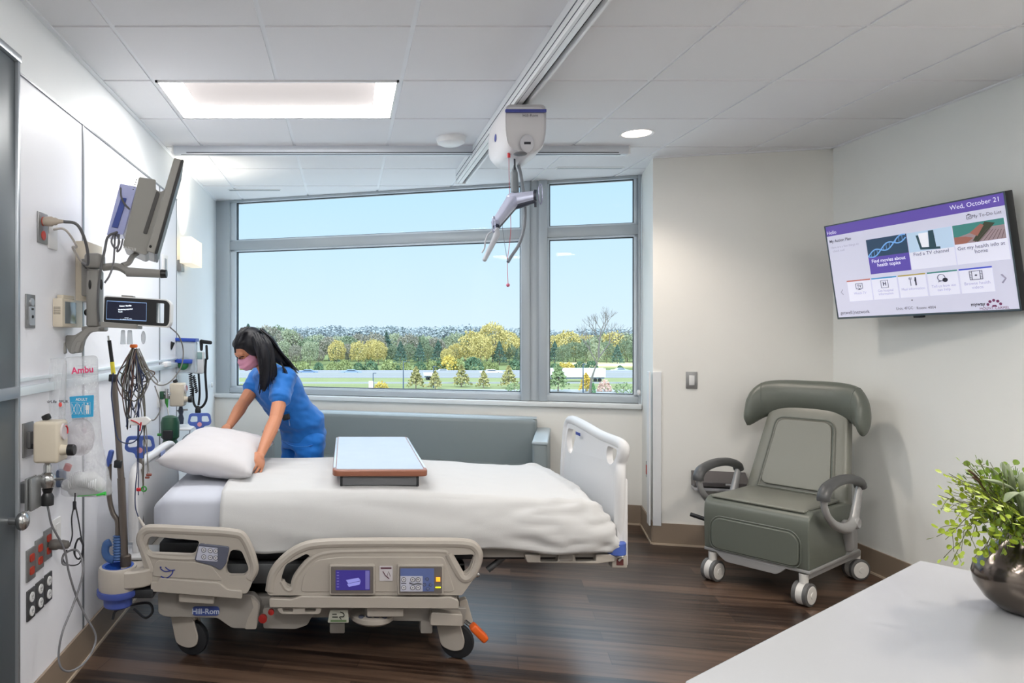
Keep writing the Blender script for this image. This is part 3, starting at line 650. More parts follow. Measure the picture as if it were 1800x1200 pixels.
b.tube(crv([zt2(598, 1075), zt2(604, 1078), zt2(604, 1083), zt2(597, 1084), zt2(600, 1088)]), .002, 5); b.face([zt2(584, 1078), zt2(592, 1078), zt2(592, 1080), zt2(584, 1080)]); b.face([zt2(584, 1083), zt2(594, 1083), zt2(594, 1085), zt2(584, 1085)]); b.build('tag_print', mat('tag_ink', (40, 44, 40), .5), bed, smooth=0)
b = MB(); b.face([zt2(581, 1089), zt2(609, 1089), zt2(609, 1092.5), zt2(581, 1092.5)]); b.build('tag_band', mat('tag_green', (96, 120, 82), .5), bed, smooth=0)
b = MB(); b.lathe([(0, 0), (.085, 0), (.10, .012), (.10, .03), (.085, .038), (0, .03)], (PR(655, 1100, 3.2)[0]+.0, 3.24, .17), 28); b.build('foot_control', m_bed, bed)
b = MB()
for dx in (-.05, -.017, .017, .05): b.ell((PR(655, 1100, 3.2)[0]+dx, 3.18, .205), (.015, .02, .006))
b.build('foot_buttons', mat('panel_slate', (88, 92, 108), .4), bed)
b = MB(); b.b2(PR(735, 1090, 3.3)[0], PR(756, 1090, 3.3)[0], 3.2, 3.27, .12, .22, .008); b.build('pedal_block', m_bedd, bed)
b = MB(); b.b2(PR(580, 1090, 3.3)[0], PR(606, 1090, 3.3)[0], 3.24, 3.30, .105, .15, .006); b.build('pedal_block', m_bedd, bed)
# casters
def caster(x, y, yaw, r=.078):
    t_ = Matrix.Rotation(yaw, 4, 'Z'); M = Matrix.Translation((x, y, r)) @ t_
    b = MB(); b.lathe([(.0, -.018), (r*.8, -.018), (r*.96, -.015), (r, -.006), (r, .006), (r*.96, .015), (r*.8, .018), (0, .018)], (0, 0, 0), 32, Matrix.Rotation(R(90), 3, 'X'))
    bmesh.ops.transform(b.bm, matrix=M, verts=b.bm.verts); wh = b.build('caster_wheel', m_rub, bed)
    b = MB(); out = arcpoly([(-.085, .19), (-.005, .19), (.03, .155), (.055, .02), (.045, -.045), (.0, -.066), (-.052, -.04), (-.062, .02)], .03)
    for yy in (-.032, .020): b.prism([(p[0], p[1]-.0) for p in [Vector((q_[0], q_[1]*.62)) for q_ in out]], .012, lambda X, Z, d, yy=yy: (X-.012, yy+d, Z))
    b.b2(-.09, .03, -.03, .03, .085, .125, .008)
    bmesh.ops.transform(b.bm, matrix=M, verts=b.bm.verts); b.build('caster_fork', m_bed, bed, bevel=.003, smooth=45)
caster(-.70, 3.27, R(-14)); caster(.50, 3.235, R(-22)); caster(-.70, 4.06, R(8)); caster(.50, 4.06, R(160))
# foot extension frame and bumper
b = MB(); b.b2(.62, 1.20, 3.27, 3.31, .44, .485, .004); b.b2(.62, 1.20, 4.08, 4.12, .44, .485, .004); b.build('foot_frame', m_bedd, bed)
part_px('foot_cover', [(920, 972), (948, 972), (948, 985), (978, 985), (980, 972), (1008, 972), (1010, 984), (1045, 984), (1045, 972), (1078, 972), (1078, 984), (1048, 988), (925, 986)], 2, 3.25, 3.29, m_bed, Y=3.27)
b = MB(); x, z = PR(995, 978, 3.25); b.b2(x-.03, x+.03, 3.245, 3.26, z-.018, z+.018, .003); b.build('foot_socket', m_bedd, bed)
b = MB(); b.cyl((.66, 3.34, .36), (.78, 3.34, .46), .014); b.build('foot_strut', m_frame, bed); b = MB(); b.cyl((.66, 4.10, .36), (.78, 4.10, .46), .014); b.build('foot_strut', m_frame, bed)
XF0 = 1.245
for y in (3.26, 4.02):
    b = MB(); b.lathe([(0, 0), (.036, 0), (.044, .006), (.044, .056), (.036, .064), (0, .064)], (XF0-.01, y+.02, .452), 24); b.build('corner_bumper', m_blue, bed, smooth=40)
    b = MB(); b.b2(XF0-.035, XF0+.035, y, y+.05, .395, .452, .005); b.b2(XF0-.10, XF0-.02, y, y+.04, .435, .46, .004); b.build('bumper_bracket', m_bed, bed)
b = MB(); x, z = XF0, .422; b.face([(x-.016, 3.2585, z-.014), (x+.016, 3.2585, z-.014), (x+.016, 3.2585, z+.014), (x-.016, 3.2585, z+.014)]); b.build('warning_sticker', mat('sticker_dark', (90, 44, 44), .5), bed, smooth=0)
# footboard: thick moulded board with two hand holes
YA, YZ = 3.265, 4.11
fb = [(YA+.02, .47), (YA+.0, .50), (YA, .80), (YA+.025, .86), (YA-.002, .925), (YA+.03, .962), (YA+.10, .965), (YZ-.10, .995), (YZ-.03, .975), (YZ, .92), (YZ, .50), (YZ-.03, .44), (YA+.05, .44)]
b = MB(); b.prism(arcpoly(fb, .035), .03, lambda y, z, d: (1.235+d+.055*sm(.7, 1.0, z)*.4, y, z),
    [arcpoly([(YZ-.055, .93), (YZ-.20, .935), (YZ-.20, .90), (YZ-.165, .80), (YZ-.10, .80), (YZ-.05, .86)], .03), arcpoly([(YA+.05, .925), (YA+.17, .925), (YA+.18, .89), (YA+.16, .85), (YA+.11, .84), (YA+.06, .88)], .03)])
fbo = b.build('footboard', m_bedw, bed, bevel=.009, bseg=3, smooth=50)
b = MB(); rim = crv([(1.25, YA+.03, .50), (1.25, YA+.012, .66), (1.252, YA+.012, .80), (1.262, YA+.03, .865), (1.268, YA+.008, .925), (1.27, YA+.05, .952), (1.27, YA+.3, .955), (1.27, YZ-.3, .972), (1.27, YZ-.09, .978), (1.27, YZ-.022, .95), (1.262, YZ-.012, .88), (1.25, YZ-.012, .70), (1.25, YZ-.02, .50)], 6)
b.tube(rim, .025, 12); b.build('board_rim', m_bedw, fbo)
b = MB(); b.box((1.232, 3.81, .93), (.003, .07, .016), None, .001); b.build('board_label', mat('emblem_blue', (48, 62, 140), .4), fbo)
b = MB(); b.b2(1.255, 1.285, YA-.002, YA+.028, .40, .80, .01, 3); b.build('board_post', m_bedw, fbo)
# headboard
b = MB(); hb = [(3.30, .42), (3.30, .70), (3.34, .80), (3.42, .835), (4.0, .845), (4.10, .80), (4.12, .70), (4.12, .42)]
b.prism(arcpoly(hb, .05), .03, lambda y, z, d: (-.985+d-.02*sm(.6, .85, z), y, z)); hbo = b.build('headboard', m_bedw, bed, bevel=.009, bseg=3, smooth=50)
b = MB(); b.tube(crv([(-.985, 3.32, .50), (-.985, 3.32, .70), (-.99, 3.35, .795), (-.99, 3.43, .832), (-.99, 3.7, .84), (-.99, 4.0, .843), (-.985, 4.09, .80), (-.985, 4.105, .66)]), .022, 12); b.build('board_rim', m_bedw, hbo)
b = MB(); b.box((-.967, 3.79, .825), (.004, .09, .035), None, .001); b.build('board_label', mat('label_blue', (150, 165, 215), .4), hbo)
b = MB(); b.b2(-1.0, -.90, 3.20, 4.2, .36, .42, .012); b.build('head_frame', m_bed, bed)
# roller bumper with cup holder at the near head corner
cx, cy = PR(205, 1000, 3.12)[0], 3.14
b = MB(); pr = [(.0, .345), (.080, .345), (.083, .36), (.083, .430), (.078, .443), (.068, .446), (.060, .445), (.056, .43), (.056, .375), (0, .372)]
b.lathe(pr, (cx, cy, 0), 40); b.build('bumper_housing', m_bed, bed)
b = MB(); b.lathe([(.055, .38), (.055, .4445), (.067, .4475), (.067, .443), (.059, .44), (.0575, .38)], (cx, cy, 0), 40, cap=False); b.lathe([(0, .3735), (.056, .3735)], (cx, cy, 0), 40, cap=False); b.build('cup_liner', mat('liner_blue', (40, 84, 176), .35), bed)
b = MB(); b.lathe([(.0, .27), (.055, .27), (.06, .275), (.061, .315), (.085, .32), (.089, .328), (.089, .345), (.08, .347), (0, .347)], (cx, cy, 0), 40); b.build('roller_bumper', mat('roller_blue', (66, 84, 158), .4), bed)
b = MB(); b.prism(arcpoly([(cx+.03, cy-.075), (cx+.12, cy-.05), (cx+.20, cy+.05), (cx+.20, cy+.13), (cx-.01, cy+.08)], .03), .075, lambda x, y, d: (x, y, .362+d)); b.build('bumper_arm', m_bed, bed, bevel=.008, smooth=50)
b = MB(); b.b2(-1.05, -.86, cy+.10, cy+.30, .435, .45, .006); b.build('corner_shelf', m_bedw, bed)
b = MB(); b.b2(cx+.06, cx+.16, cy-.03, cy+.08, .31, .35, .008); b.build('bumper_mount', m_dark, bed)
# far corner bumper
b = MB(); b.lathe([(.0, .345), (.080, .345), (.083, .36), (.083, .430), (.07, .446), (0, .446)], (-1.0, 4.28, 0), 32); b.build('bumper_housing', m_bed, bed)
# push handles with blue loops
def push_handle(u, v, Y, w, h, rz, base, dyn=0):
    c = at(u, v, Y); rot = Matrix.Rotation(rz, 3, 'Z')
    o = arcpoly([(-w*.45, h*.5), (w*.45, h*.5), (w*.52, -h*.05), (w*.42, -h*.2), (w*.17, -h*.26), (w*.13, -h*.55), (-w*.13, -h*.55), (-w*.17, -h*.26), (-w*.42, -h*.2), (-w*.52, -h*.05)], w*.14)
    h1 = arcpoly([(-w*.36, h*.34), (-w*.09, h*.34), (-w*.09, 0), (-w*.36, -h*.02), (-w*.42, h*.05)], w*.07); h2 = [Vector((-p.x, p.y)) for p in h1][::-1]
    b = MB(); b.prism(o, .022, lambda x, z, d: tuple(c+rot @ Vector((x, d-.011, z))), [h1, h2]); ph = b.build('push_handle', m_blue, bed, bevel=.006, bseg=3, smooth=50)
    b = MB(); b.lathe([(0, 0), (w*.1, 0), (w*.1, .002), (0, .002)], c+rot @ Vector((0, -.012, -h*.14)), 16, rot @ Matrix.Rotation(R(90), 3, 'X')); b.build('handle_emblem', mat('emblem_pink', (214, 150, 160), .5), ph)
    b = MB(); b.tube(crv([c+Vector((0, 0, -h*.5))]+[Vector(p) for p in base]), .014, 12); b.build('handle_post', mat('post_grey', (128, 122, 116), .35, .6), bed)
push_handle(246, 785, 3.42, .135, .105, R(12), [at(248, 850, 3.42), (-.975, 3.40, .62), (-.95, 3.38, .45)])
push_handle(351, 741, 4.20, .132, .10, R(8), [at(352, 770, 4.20), (-.87, 4.18, .62), (-.89, 4.16, .45)])
# infusion poles on the near head corner
px = lambda u, v, Y=3.16: at(u, v, Y)
pl = None
b = MB(); b.tube([px(219, 990), px(213, 840)], .017, 14); b.tube([px(213, 840), px(200, 662)], [.0145, .0125], 14); b.build('infusion_pole', mat('pole_bronze', (120, 112, 106), .3, .7), bed)
pl = [o for o in bed.children][-1]
b = MB(); b.tube([px(200, 662), px(190, 590)], .0045, 8); b.build('pole_rod', m_chr, pl)
b = MB(); b.tube([px(197, 636), px(192, 598)], .0085, 12); b.build('pole_grip', m_rub, pl)
b = MB(); b.tube([px(199.5, 657), px(197, 636)], .0095, 12); b.build('pole_band', mat('band_yellow', (228, 214, 60), .45), pl)
for u, v, s in ((199, 664, .016), (208, 815, .016)):
    b = MB(); b.box(px(u, v, 3.15), (s*2, s*2, s*2), Matrix.Rotation(R(4), 3, 'Y'), .004); b.build('pole_clamp', m_rub, pl)
b = MB(); b.lathe([(.0, 0), (.024, 0), (.024, .045), (.019, .05), (0, .05)], px(221, 994), 20); b.build('pole_socket', mat('post_brown', (86, 78, 72), .4, .4), bed)
b = MB(); b.tube(crv([px(192, 815), px(192, 870), px(198, 900), px(206, 915), px(207, 940)]), .0115, 12); b.build('stowed_pole', mat('pole_bronze', (120, 112, 106), .3, .7), bed)
b = MB(); b.box(px(193, 805), (.022, .03, .075), Matrix.Rotation(R(14), 3, 'Y'), .008); b.build('pole_grip', m_blue, bed)
b = MB(); prof = []; z0 = px(209, 984).z
for k in range(9): prof += [(.017, z0+k*.0125), (.0215, z0+k*.0125+.006)]
prof = [(0, z0)]+prof+[(0, z0+.115)]
b.lathe(prof, (px(207, 984).x, 3.16, 0), 20); b.build('bellows_boot', mat('boot_blue', (58, 92, 142), .5), bed, smooth=60)
b = MB(); b.tube(crv([px(200, 984), px(190, 980), px(185, 970), px(187, 957), px(194, 953)]), .011, 8, flat=1.6); b.build('line_hook', mat('boot_blue', (58, 92, 142), .5), bed)
# ------------------------------------------------------------ mattress, sheet, pillow
m_sheet = mat('sheet_white', (197, 201, 213), .8, noise_amt=.01, sheen=.2)
m_cover = mat('coverlet_white', (200, 200, 200), .85, noise_amt=.01, bump=.12, bscale=500, sheen=.2)
m_pillow = mat('pillow_white', (203, 200, 202), .8, noise_amt=.01, sheen=.2)
def wr(x, y, z, a=1.0):
    p = Vector((x, y, z)); return a*(noise.noise(p*Vector((3.1, 6, 6)))*.010+noise.noise(Vector((x*9, y*14+z*3, z*22)))*.004)
def sect(x, y0, y1, ztop, zbot, rt, n, bulge=.02):
    """points from near hem, up, over and down the far side"""
    pts = []
    path = [(y0-bulge*.3, zbot), (y0-bulge, zbot+(ztop-zbot)*.35), (y0-bulge*.5, ztop-rt), (y0+rt*.25, ztop-rt*.28), (y0+rt, ztop-.004), ((y0+y1)/2, ztop+.006), (y1-rt, ztop-.004), (y1-rt*.25, ztop-rt*.28), (y1+bulge*.5, ztop-rt), (y1+bulge, zbot+(ztop-zbot)*.35), (y1+bulge*.3, zbot)]
    c = crv([(x, p[0], p[1]) for p in path], 8); L = [0]
    for i in range(len(c)-1): L.append(L[-1]+(c[i+1]-c[i]).length)
    T = L[-1]; j = 0
    for k in range(n+1):
        s_ = T*k/n
        while j < len(c)-2 and L[j+1] < s_: j += 1
        t = (s_-L[j])/max(1e-9, L[j+1]-L[j]); pts.append(c[j].lerp(c[j+1], t))
    return pts
def surf(name, rows, m, thick, label, cat, wrf, sub=1):
    b = MB(); vv = [[b.bm.verts.new(p) for p in r] for r in rows]
    for i in range(len(vv)-1):
        for j in range(len(vv[0])-1): b.bm.faces.new((vv[i][j], vv[i+1][j], vv[i+1][j+1], vv[i][j+1]))
    for v in b.bm.verts:
        v.normal_update()
    b.bm.normal_update()
    for v in b.bm.verts: v.co += v.normal*wrf(v.co)
    o = b.build(name, m, smooth=180)
    if thick: q = o.modifiers.new('solid', 'SOLIDIFY'); q.thickness = thick; q.offset = 1
    return tag(o, label, cat)
# mattress wearing a fitted sheet
rings = []
N = 44
for i in range(40):
    t = i/39; x = -.885+t*(1.175+.885)
    e0 = min(1, max(.0, 1-((.09-(x+.885))/.09)**2 if x < -.795 else 1)); e1 = (1-((x-1.08)/.095)**2 if x > 1.08 else 1); e = max(.02, min(e0, e1))**.5
    zt_ = .735-.05*sm(.2, 1.1, x); yc = 3.70; hw = .445*(.86+.14*e); zc_ = .60; hh = (zt_-.50)/2; zm = (zt_+.50)/2
    ring = []
    for k in range(N):
        a = 2*math.pi*k/N; ca, sa = math.cos(a), math.sin(a); ex = .32
        y = yc+hw*math.copysign(abs(ca)**ex, ca); z = zm+hh*(.35+.65*e)*math.copysign(abs(sa)**ex, sa)
        q = noise.noise(Vector((x*5, y*5, z*9)))*.006
        if z < .62 and x < -.6: z -= .0
        ring.append(Vector((x, y+(q if ca > 0 else -q), z+q)))
    rings.append(ring)
b = MB(); b.loft(rings); mt = tag(b.build('mattress', m_sheet, smooth=60), 'thick mattress in a white fitted sheet, bare at the bed head', 'mattress')
# coverlet
rows = []
nx = 110
for i in range(nx+1):
    t = i/nx; s_ = t*2.05          # arc length along the bed
    if s_ < 1.62: x = -.565+s_; dz = 0
    else:
        a = min(1.0, (s_-1.62)/.43); x = 1.055+.185*math.sin(a*math.pi/2); dz = .235*(1-math.cos(a*math.pi/2))
    zt_ = .752-.045*sm(.1, 1.05, x)-dz
    zb = .485+.012*math.sin(x*4)+.03*sm(-.35, -.565, x)*1+.014*noise.noise(Vector((x*5, 0, 0)))
    zb = min(zb, zt_-.03)
    nar = .03*sm(1.05, 1.24, x)
    rows.append(sect(x, 3.235+nar, 4.165-nar, zt_, zb, .085*(1-.5*sm(1.05, 1.24, x)), 100, .022))
def cw(p):
    side = 1 if p.z < .70 else 0
    a = noise.noise(Vector((p.x*2.2, p.y*3, p.z*6)))*.010+noise.noise(Vector((p.x*3+p.z*14, p.y*9, p.z*16+p.x*3)))*.007*side
    ridge = abs(noise.noise(Vector((p.x*6+p.z*9, p.y*3, p.z*14-p.x*5))))
    a += (.5-ridge)*.014*sm(.55, 1.2, p.x)*side+(.5-ridge)*.012*sm(-.1, -.5, p.x)*sm(.62, .48, p.z)
    a += noise.noise(Vector((p.x*9, p.y*12, 1)))*.0035*(1-side)
    q_ = Vector((p.x*2+p.z*5, p.y*4, p.z*9-p.x*2)); a += (.35-abs(noise.noise(q_*2.2)))*.030*side*sm(.3, 1.1, p.x)
    return a
surf('coverlet', rows, m_cover, .007, 'white textured coverlet spread over the bed and hanging over its near side', 'blanket', cw)
# pillow
b = MB(); n = 30; m_ = 22
bm2 = bmesh.new(); grid = {}
Lx, Ly, Lz = .45, .74, .088
for s in (1, -1):
    for i in range(m_+1):
        for j in range(n+1):
            u = i/m_*2-1; v = j/n*2-1
            pin = 1-.07*(abs(v)**3)*(1-abs(u)) ; pin2 = 1-.07*(abs(u)**3)*(1-abs(v))
            x = u*Lx/2*(1-.07*(1-v*v)*0-.06*(1-abs(v)**4)*abs(u)**6*.0)*pin2; y = v*Ly/2*pin
            x *= 1+.05*abs(v)**4; y *= 1+.04*abs(u)**4
            th = ((1-abs(u)**2.6)*(1-abs(v)**2.6)); th = max(0, th)**.42
            z = s*Lz*th+(.008*noise.noise(Vector((u*3, v*4, s)))+.004*noise.noise(Vector((u*9, v*9, s))))*th
            if s > 0 and True: z += 0
            grid[(s, i, j)] = bm2.verts.new((x, y, z))
for s in (1, -1):
    for i in range(m_):
        for j in range(n):
            q = [grid[(s, i, j)], grid[(s, i+1, j)], grid[(s, i+1, j+1)], grid[(s, i, j+1)]]
            bm2.faces.new(q if s > 0 else q[::-1])
b.add(bm2, Matrix.Translation((-.665, 3.80, .838)) @ Matrix.Rotation(R(-2), 4, 'Z') @ Matrix.Rotation(R(8), 4, 'Y') @ Matrix.Rotation(R(3), 4, 'X'))
bmesh.ops.remove_doubles(b.bm, verts=b.bm.verts, dist=.002)
tag(b.build('pillow', m_pillow, smooth=180), 'plump white pillow being straightened at the head of the bed', 'pillow')
# ------------------------------------------------------------ overbed table
t = thing('overbed_table', 'overbed table with white top and brown wooden rim lowered over the bed', 'table', (.05, 3.9, 0))
x0, x1, y0, y1, zt_ = -.062, .378, 3.30, 4.40, .83
m_rim = mat('rim_wood', (150, 96, 74), .35, noise_amt=.15, scale=12, stretch=(1, 8, 8)); m_ttop = mat('table_top_white', (186, 193, 208), .25)
b = MB(); b.prism(arcpoly([(x0, y0), (x1, y0), (x1, y1), (x0, y1)], .035), .030, lambda x, y, d: (x, y, zt_-.028+d)); b.build('table_rim', m_rim, t, bevel=.007, bseg=3, smooth=45)
b = MB(); b.prism(arcpoly([(x0+.018, y0+.022), (x1-.018, y0+.022), (x1-.018, y1-.022), (x0+.018, y1-.022)], .02), .003, lambda x, y, d: (x, y, zt_+.0005+d)); b.build('table_top', m_ttop, t)
b = MB(); 
for xa in (x0+.002, x1-.014): b.b2(xa, xa+.012, y0+.06, y1-.06, zt_-.012, zt_+.005, .003)
b.build('side_trim', mat('trim_silver', (196, 200, 206), .3, .5), t)
b = MB(); b.b2(x0+.04, x1-.045, y0+.02, y1-.20, zt_-.073, zt_-.03, .006); b.build('drawer', mat('drawer_grey', (104, 105, 108), .45), t)
b = MB(); b.b2(x0+.035, x0+.047, y0+.018, y0+.06, zt_-.076, zt_-.03, .003); b.b2(x1-.052, x1-.040, y0+.018, y0+.06, zt_-.076, zt_-.03, .003); b.build('drawer_end', m_dark, t)
b = MB(); b.b2(.12, .20, 4.42, 4.48, .06, zt_-.06, .006); b.b2(.11, .21, 4.25, 4.48, zt_-.075, zt_-.03, .006); b.build('column', m_bedd, t)
b = MB(); b.b2(-.08, -.03, 4.30, 4.90, .045, .085, .01); b.b2(.35, .40, 4.30, 4.90, .045, .085, .01); b.b2(-.08, .40, 4.42, 4.48, .045, .085, .01); b.build('base', m_bedd, t)
for x in (-.055, .375):
    for y in (4.32, 4.88):
        b = MB(); b.lathe([(0, -.012), (.024, -.012), (.026, -.008), (.026, .008), (.024, .012), (0, .012)], (x, y, .026), 20, Matrix.Rotation(R(90), 3, 'Y')); b.build('caster', m_rub, t)
# ------------------------------------------------------------ sofa along the window wall
m_vin = mat('vinyl_grey', (128, 138, 140), .42, noise_amt=.02, bump=.05, bscale=300)
m_vin2 = mat('vinyl_pale', (168, 180, 186), .35, noise_amt=.02)
sx0 = Vector((-.74, 0, 0)); 
def wp(s, out, z): p = A+WDIR*s-WOUT*out; return Vector((p.x, p.y, z))
# s along the wall, out = distance into the room
ox = wp(1.55, .0, 0)
sofa = thing('sofa', 'long low grey vinyl sofa against the wall under the window', 'sofa', (ox.x, ox.y, 0), WANG)
s0, s1 = .85-1.55, 2.96-1.55      # local x range
b = MB(); b.b2(s0+.10, s1-.10, -.30, -.03, .30, .812, .035, 4); bk = b.build('backrest', m_vin, sofa, local=True)
b = MB(); b.b2(s0+.10, s1-.10, -.235, -.09, .8085, .8145, .003); b.build('backrest_piping', m_vin2, bk, local=True)
b = MB(); b.b2(s0+.10, s1-.10, -.86, -.24, .30, .475, .03, 4); b.build('seat', m_vin, sofa, local=True)
b = MB(); b.b2(s0+.06, s1-.06, -.82, -.06, .07, .31, .01); b.build('sofa_base', mat('sofa_base', (92, 98, 100), .5), sofa, local=True)
for xa in (s0, s1-.10):
    b = MB(); b.b2(xa, xa+.10, -.86, -.06, .06, .715, .02, 3); ar = b.build('armrest', m_vin, sofa, local=True)
    b = MB(); b.b2(xa-.003, xa+.103, -.863, -.057, .70, .728, .012, 3); b.build('arm_cap', m_vin2, ar, local=True)
# ------------------------------------------------------------ recliner
m_rv = mat('recliner_vinyl', (98, 103, 95), .38, noise_amt=.02, bump=.04, bscale=350)
m_rv2 = mat('recliner_vinyl_light', (124, 125, 116), .36, noise_amt=.02, bump=.04, bscale=350)
m_rg = mat('recliner_grey', (158, 158, 158), .35, .15); m_rd = mat('arm_pad_dark', (76, 77, 78), .4); m_cw = mat('caster_white', (212, 210, 206), .4)
CX, CY = 2.615, 4.275
RZ = math.atan2(-.40, .29)
rc = thing('recliner', 'grey green medical recliner with winged headrest on white casters in the corner', 'chair', (CX, CY, 0), RZ)
# local: x to the sitter's left as seen (image right), y backwards
b = MB(); prof = arcpoly([(-.385, .195), (-.395, .40), (-.385, .47), (-.34, .50), (.20, .485), (.24, .40), (.12, .22), (.10, .195)], [.01, .03, .04, .04, .05, .03, .03, .01], 5)
b.prism(prof, .565, lambda y, z, d: (d-.2825, y, z)); st = b.build('seat', m_rv, rc, local=True, bevel=.016, bseg=4, smooth=50)
b = MB(); b.prism(arcpoly([(-.235, .205), (.235, .205), (.235, .345), (.20, .385), (-.20, .385), (-.235, .345)], .045), .012, lambda x, z, d: (x, -.402+d, z)); b.build('leg_rest', m_rv, rc, local=True, bevel=.005, bseg=3, smooth=50)
b = MB(); b.tube([(p.x, -.385-.008, p.y) for p in arcpoly([(-.243, .20), (.243, .20), (.243, .35), (.205, .395), (-.205, .395), (-.243, .35)], .045)], .004, 6, closed=True); b.build('leg_rest_piping', m_rv, rc, local=True)
b = MB(); b.b2(-.25, .25, -.365, .10, .492, .507, .007, 3); b.build('seat_cushion', m_rv2, rc, local=True)
b = MB(); b.tube([(-.255, -.33, .503), (.255, -.33, .503)], .0025, 6); b.build('seat_seam', m_rv2, rc, local=True)
# backrest: tapered slab leaning back
def backpt(x, h, off): # h = height along the back from the seat, off = thickness offset
    ly = .10+h*.36; lz = .485+h*.93; n_ = Vector((0, .93, -.36)).normalized()
    return Vector((x, ly, lz))+n_*off
L = .60
rings = []
for k in range(13):
    h = -.04+(L+.04)*k/12; w_ = .285-.068*max(0, h)/L; fr = .03 if k in (0, 12) else 0
    ring = []
    for a in range(36):
        t_ = 2*math.pi*a/36; ca, sa = math.cos(t_), math.sin(t_)
        ring.append(backpt((w_-fr)*math.copysign(abs(ca)**.28, ca), h, .055+(.055-fr*.6)*math.copysign(abs(sa)**.45, sa)-.012*(1-abs(ca)**2)*(-1 if sa < 0 else 0)))
    rings.append(ring)
b = MB(); b.loft(rings); bk = b.build('backrest', m_rv2, rc, local=True, smooth=60)
b = MB(); o = arcpoly([(-.195, .05), (-.150, .475), (.150, .475), (.195, .05)], .05)
b.prism(o, .018, lambda x, h, d: tuple(backpt(x, h, -.005+d))); b.build('back_panel', m_rv2, bk, local=True, bevel=.006, bseg=3, smooth=50)
b = MB(); b.tube([backpt(p.x, p.y, -.006) for p in arcpoly([(-.205, .03), (-.158, .485), (.158, .485), (.205, .03)], [.005, .05, .05, .005])], .004, 6, closed=True); b.build('back_piping', m_rv, bk, local=True)
b = MB(); b.prism(arcpoly([(-.275, .0), (-.205, L-.03), (.205, L-.03), (.275, .0)], .03), .05, lambda x, h, d: tuple(backpt(x, h, .075+d))); b.build('back_shell', m_rv, bk, local=True, bevel=.012, bseg=3, smooth=50)
# winged headrest: swept roll
rings = []
KH = 28
for k in range(KH+1):
    t_ = k/KH*2-1; x = .325*math.sin(t_*math.pi/2*.98); fwd = -.16*abs(t_)**2.4; drop = -.105*abs(t_)**2.2
    c = backpt(x, L+.045, .035)+Vector((0, fwd, drop-.004))
    ed = max(.05, (1-abs(t_)**7))**.5
    hh = (.100+.040*abs(t_)**1.5)*ed; tt = (.068-.012*abs(t_))*ed
    if abs(t_) > .6: c.z -= .03*(abs(t_)-.6)/.4
    ang = -t_*R(55)*abs(t_)
    ring = []
    for a in range(24):
        q = 2*math.pi*a/24; yy = tt*math.cos(q); zz = hh*math.sin(q)
        ring.append(c+Vector((yy*math.sin(-ang), yy*math.cos(ang), zz)))
    rings.append(ring)
b = MB(); b.loft(rings); hr_ = b.build('headrest', m_rv, rc, local=True, smooth=60)
for s in (-1, 1):
    k = 5 if s < 0 else KH-5
    b = MB(); ctr = sum(rings[k], Vector())/24; b.tube([ctr+(p-ctr)*1.003 for p in rings[k]], .0022, 5, closed=True); b.build('headrest_seam', m_rv, hr_, local=True)
# arms: open loops
for s in (-1, 1):
    lp_ = [(-.34, .60), (-.345, .56), (-.30, .49), (-.20, .425), (-.06, .385), (.04, .40), (.085, .47), (.125, .56), (.14, .60)]
    b = MB(); c = crv([(s*.335, y, z) for y, z in lp_], 6)
    b.tube(c, [.021+.012*math.exp(-((i/len(c)-.6)/.2)**2) for i in range(len(c))], 12, flat=.75, up=(1, 0, 0)); am = b.build('armrest_frame', m_rg, rc, local=True)
    b = MB(); c = crv([(s*.337, -.352, .575), (s*.337, -.348, .605), (s*.337, -.30, .640), (s*.337, -.16, .660), (s*.337, .0, .652), (s*.337, .12, .622), (s*.337, .150, .590)], 6)
    b.tube(c, [.026]*len(c), 14, flat=1.25, up=(1, 0, 0)); b.build('armrest_pad', m_rd, am, local=True)
    b = MB(); b.lathe([(0, 0), (.03, 0), (.034, .006), (.034, .03), (.026, .04), (0, .04)], (s*.325, .055, .40), 20, Matrix.Rotation(R(90*s), 3, 'Y')); b.build('arm_pivot', m_rg, am, local=True)
    b = MB(); b.chain([(s*.30, .05, .38), (s*.285, .12, .24)], [.03, .03]); b.build('arm_bracket', m_rg, am, local=True)
# base
b = MB(); b.b2(-.285, .285, -.385, .30, .178, .196, .004); b.b2(-.27, -.22, -.36, .36, .14, .18, .008); b.b2(.22, .27, -.36, .36, .14, .18, .008); b.build('base_frame', m_rg, rc, local=True)
b = MB(); b.prism(arcpoly([(-.22, .182), (-.16, .135), (.12, .135), (.17, .182)], .02), .03, lambda x, z, d: (x, -.385+d, z)); b.build('front_apron', m_rg, rc, local=True, bevel=.004)
b = MB(); b.prism(arcpoly([(.13, .18), (.26, .20), (.32, .33), (.40, .30), (.40, .16), (.30, .14)], .03), .48, lambda y, z, d: (d-.24, y, z)); b.build('rear_cover', m_rg, rc, local=True, bevel=.01, smooth=50)
b = MB(); b.tube([(-.32, -.22, .31), (-.44, -.25, .335)], .013, 12); b.tube([(-.26, -.205, .30), (-.33, -.222, .312)], .008, 10); b.build('release_lever', m_rub, rc, local=True)
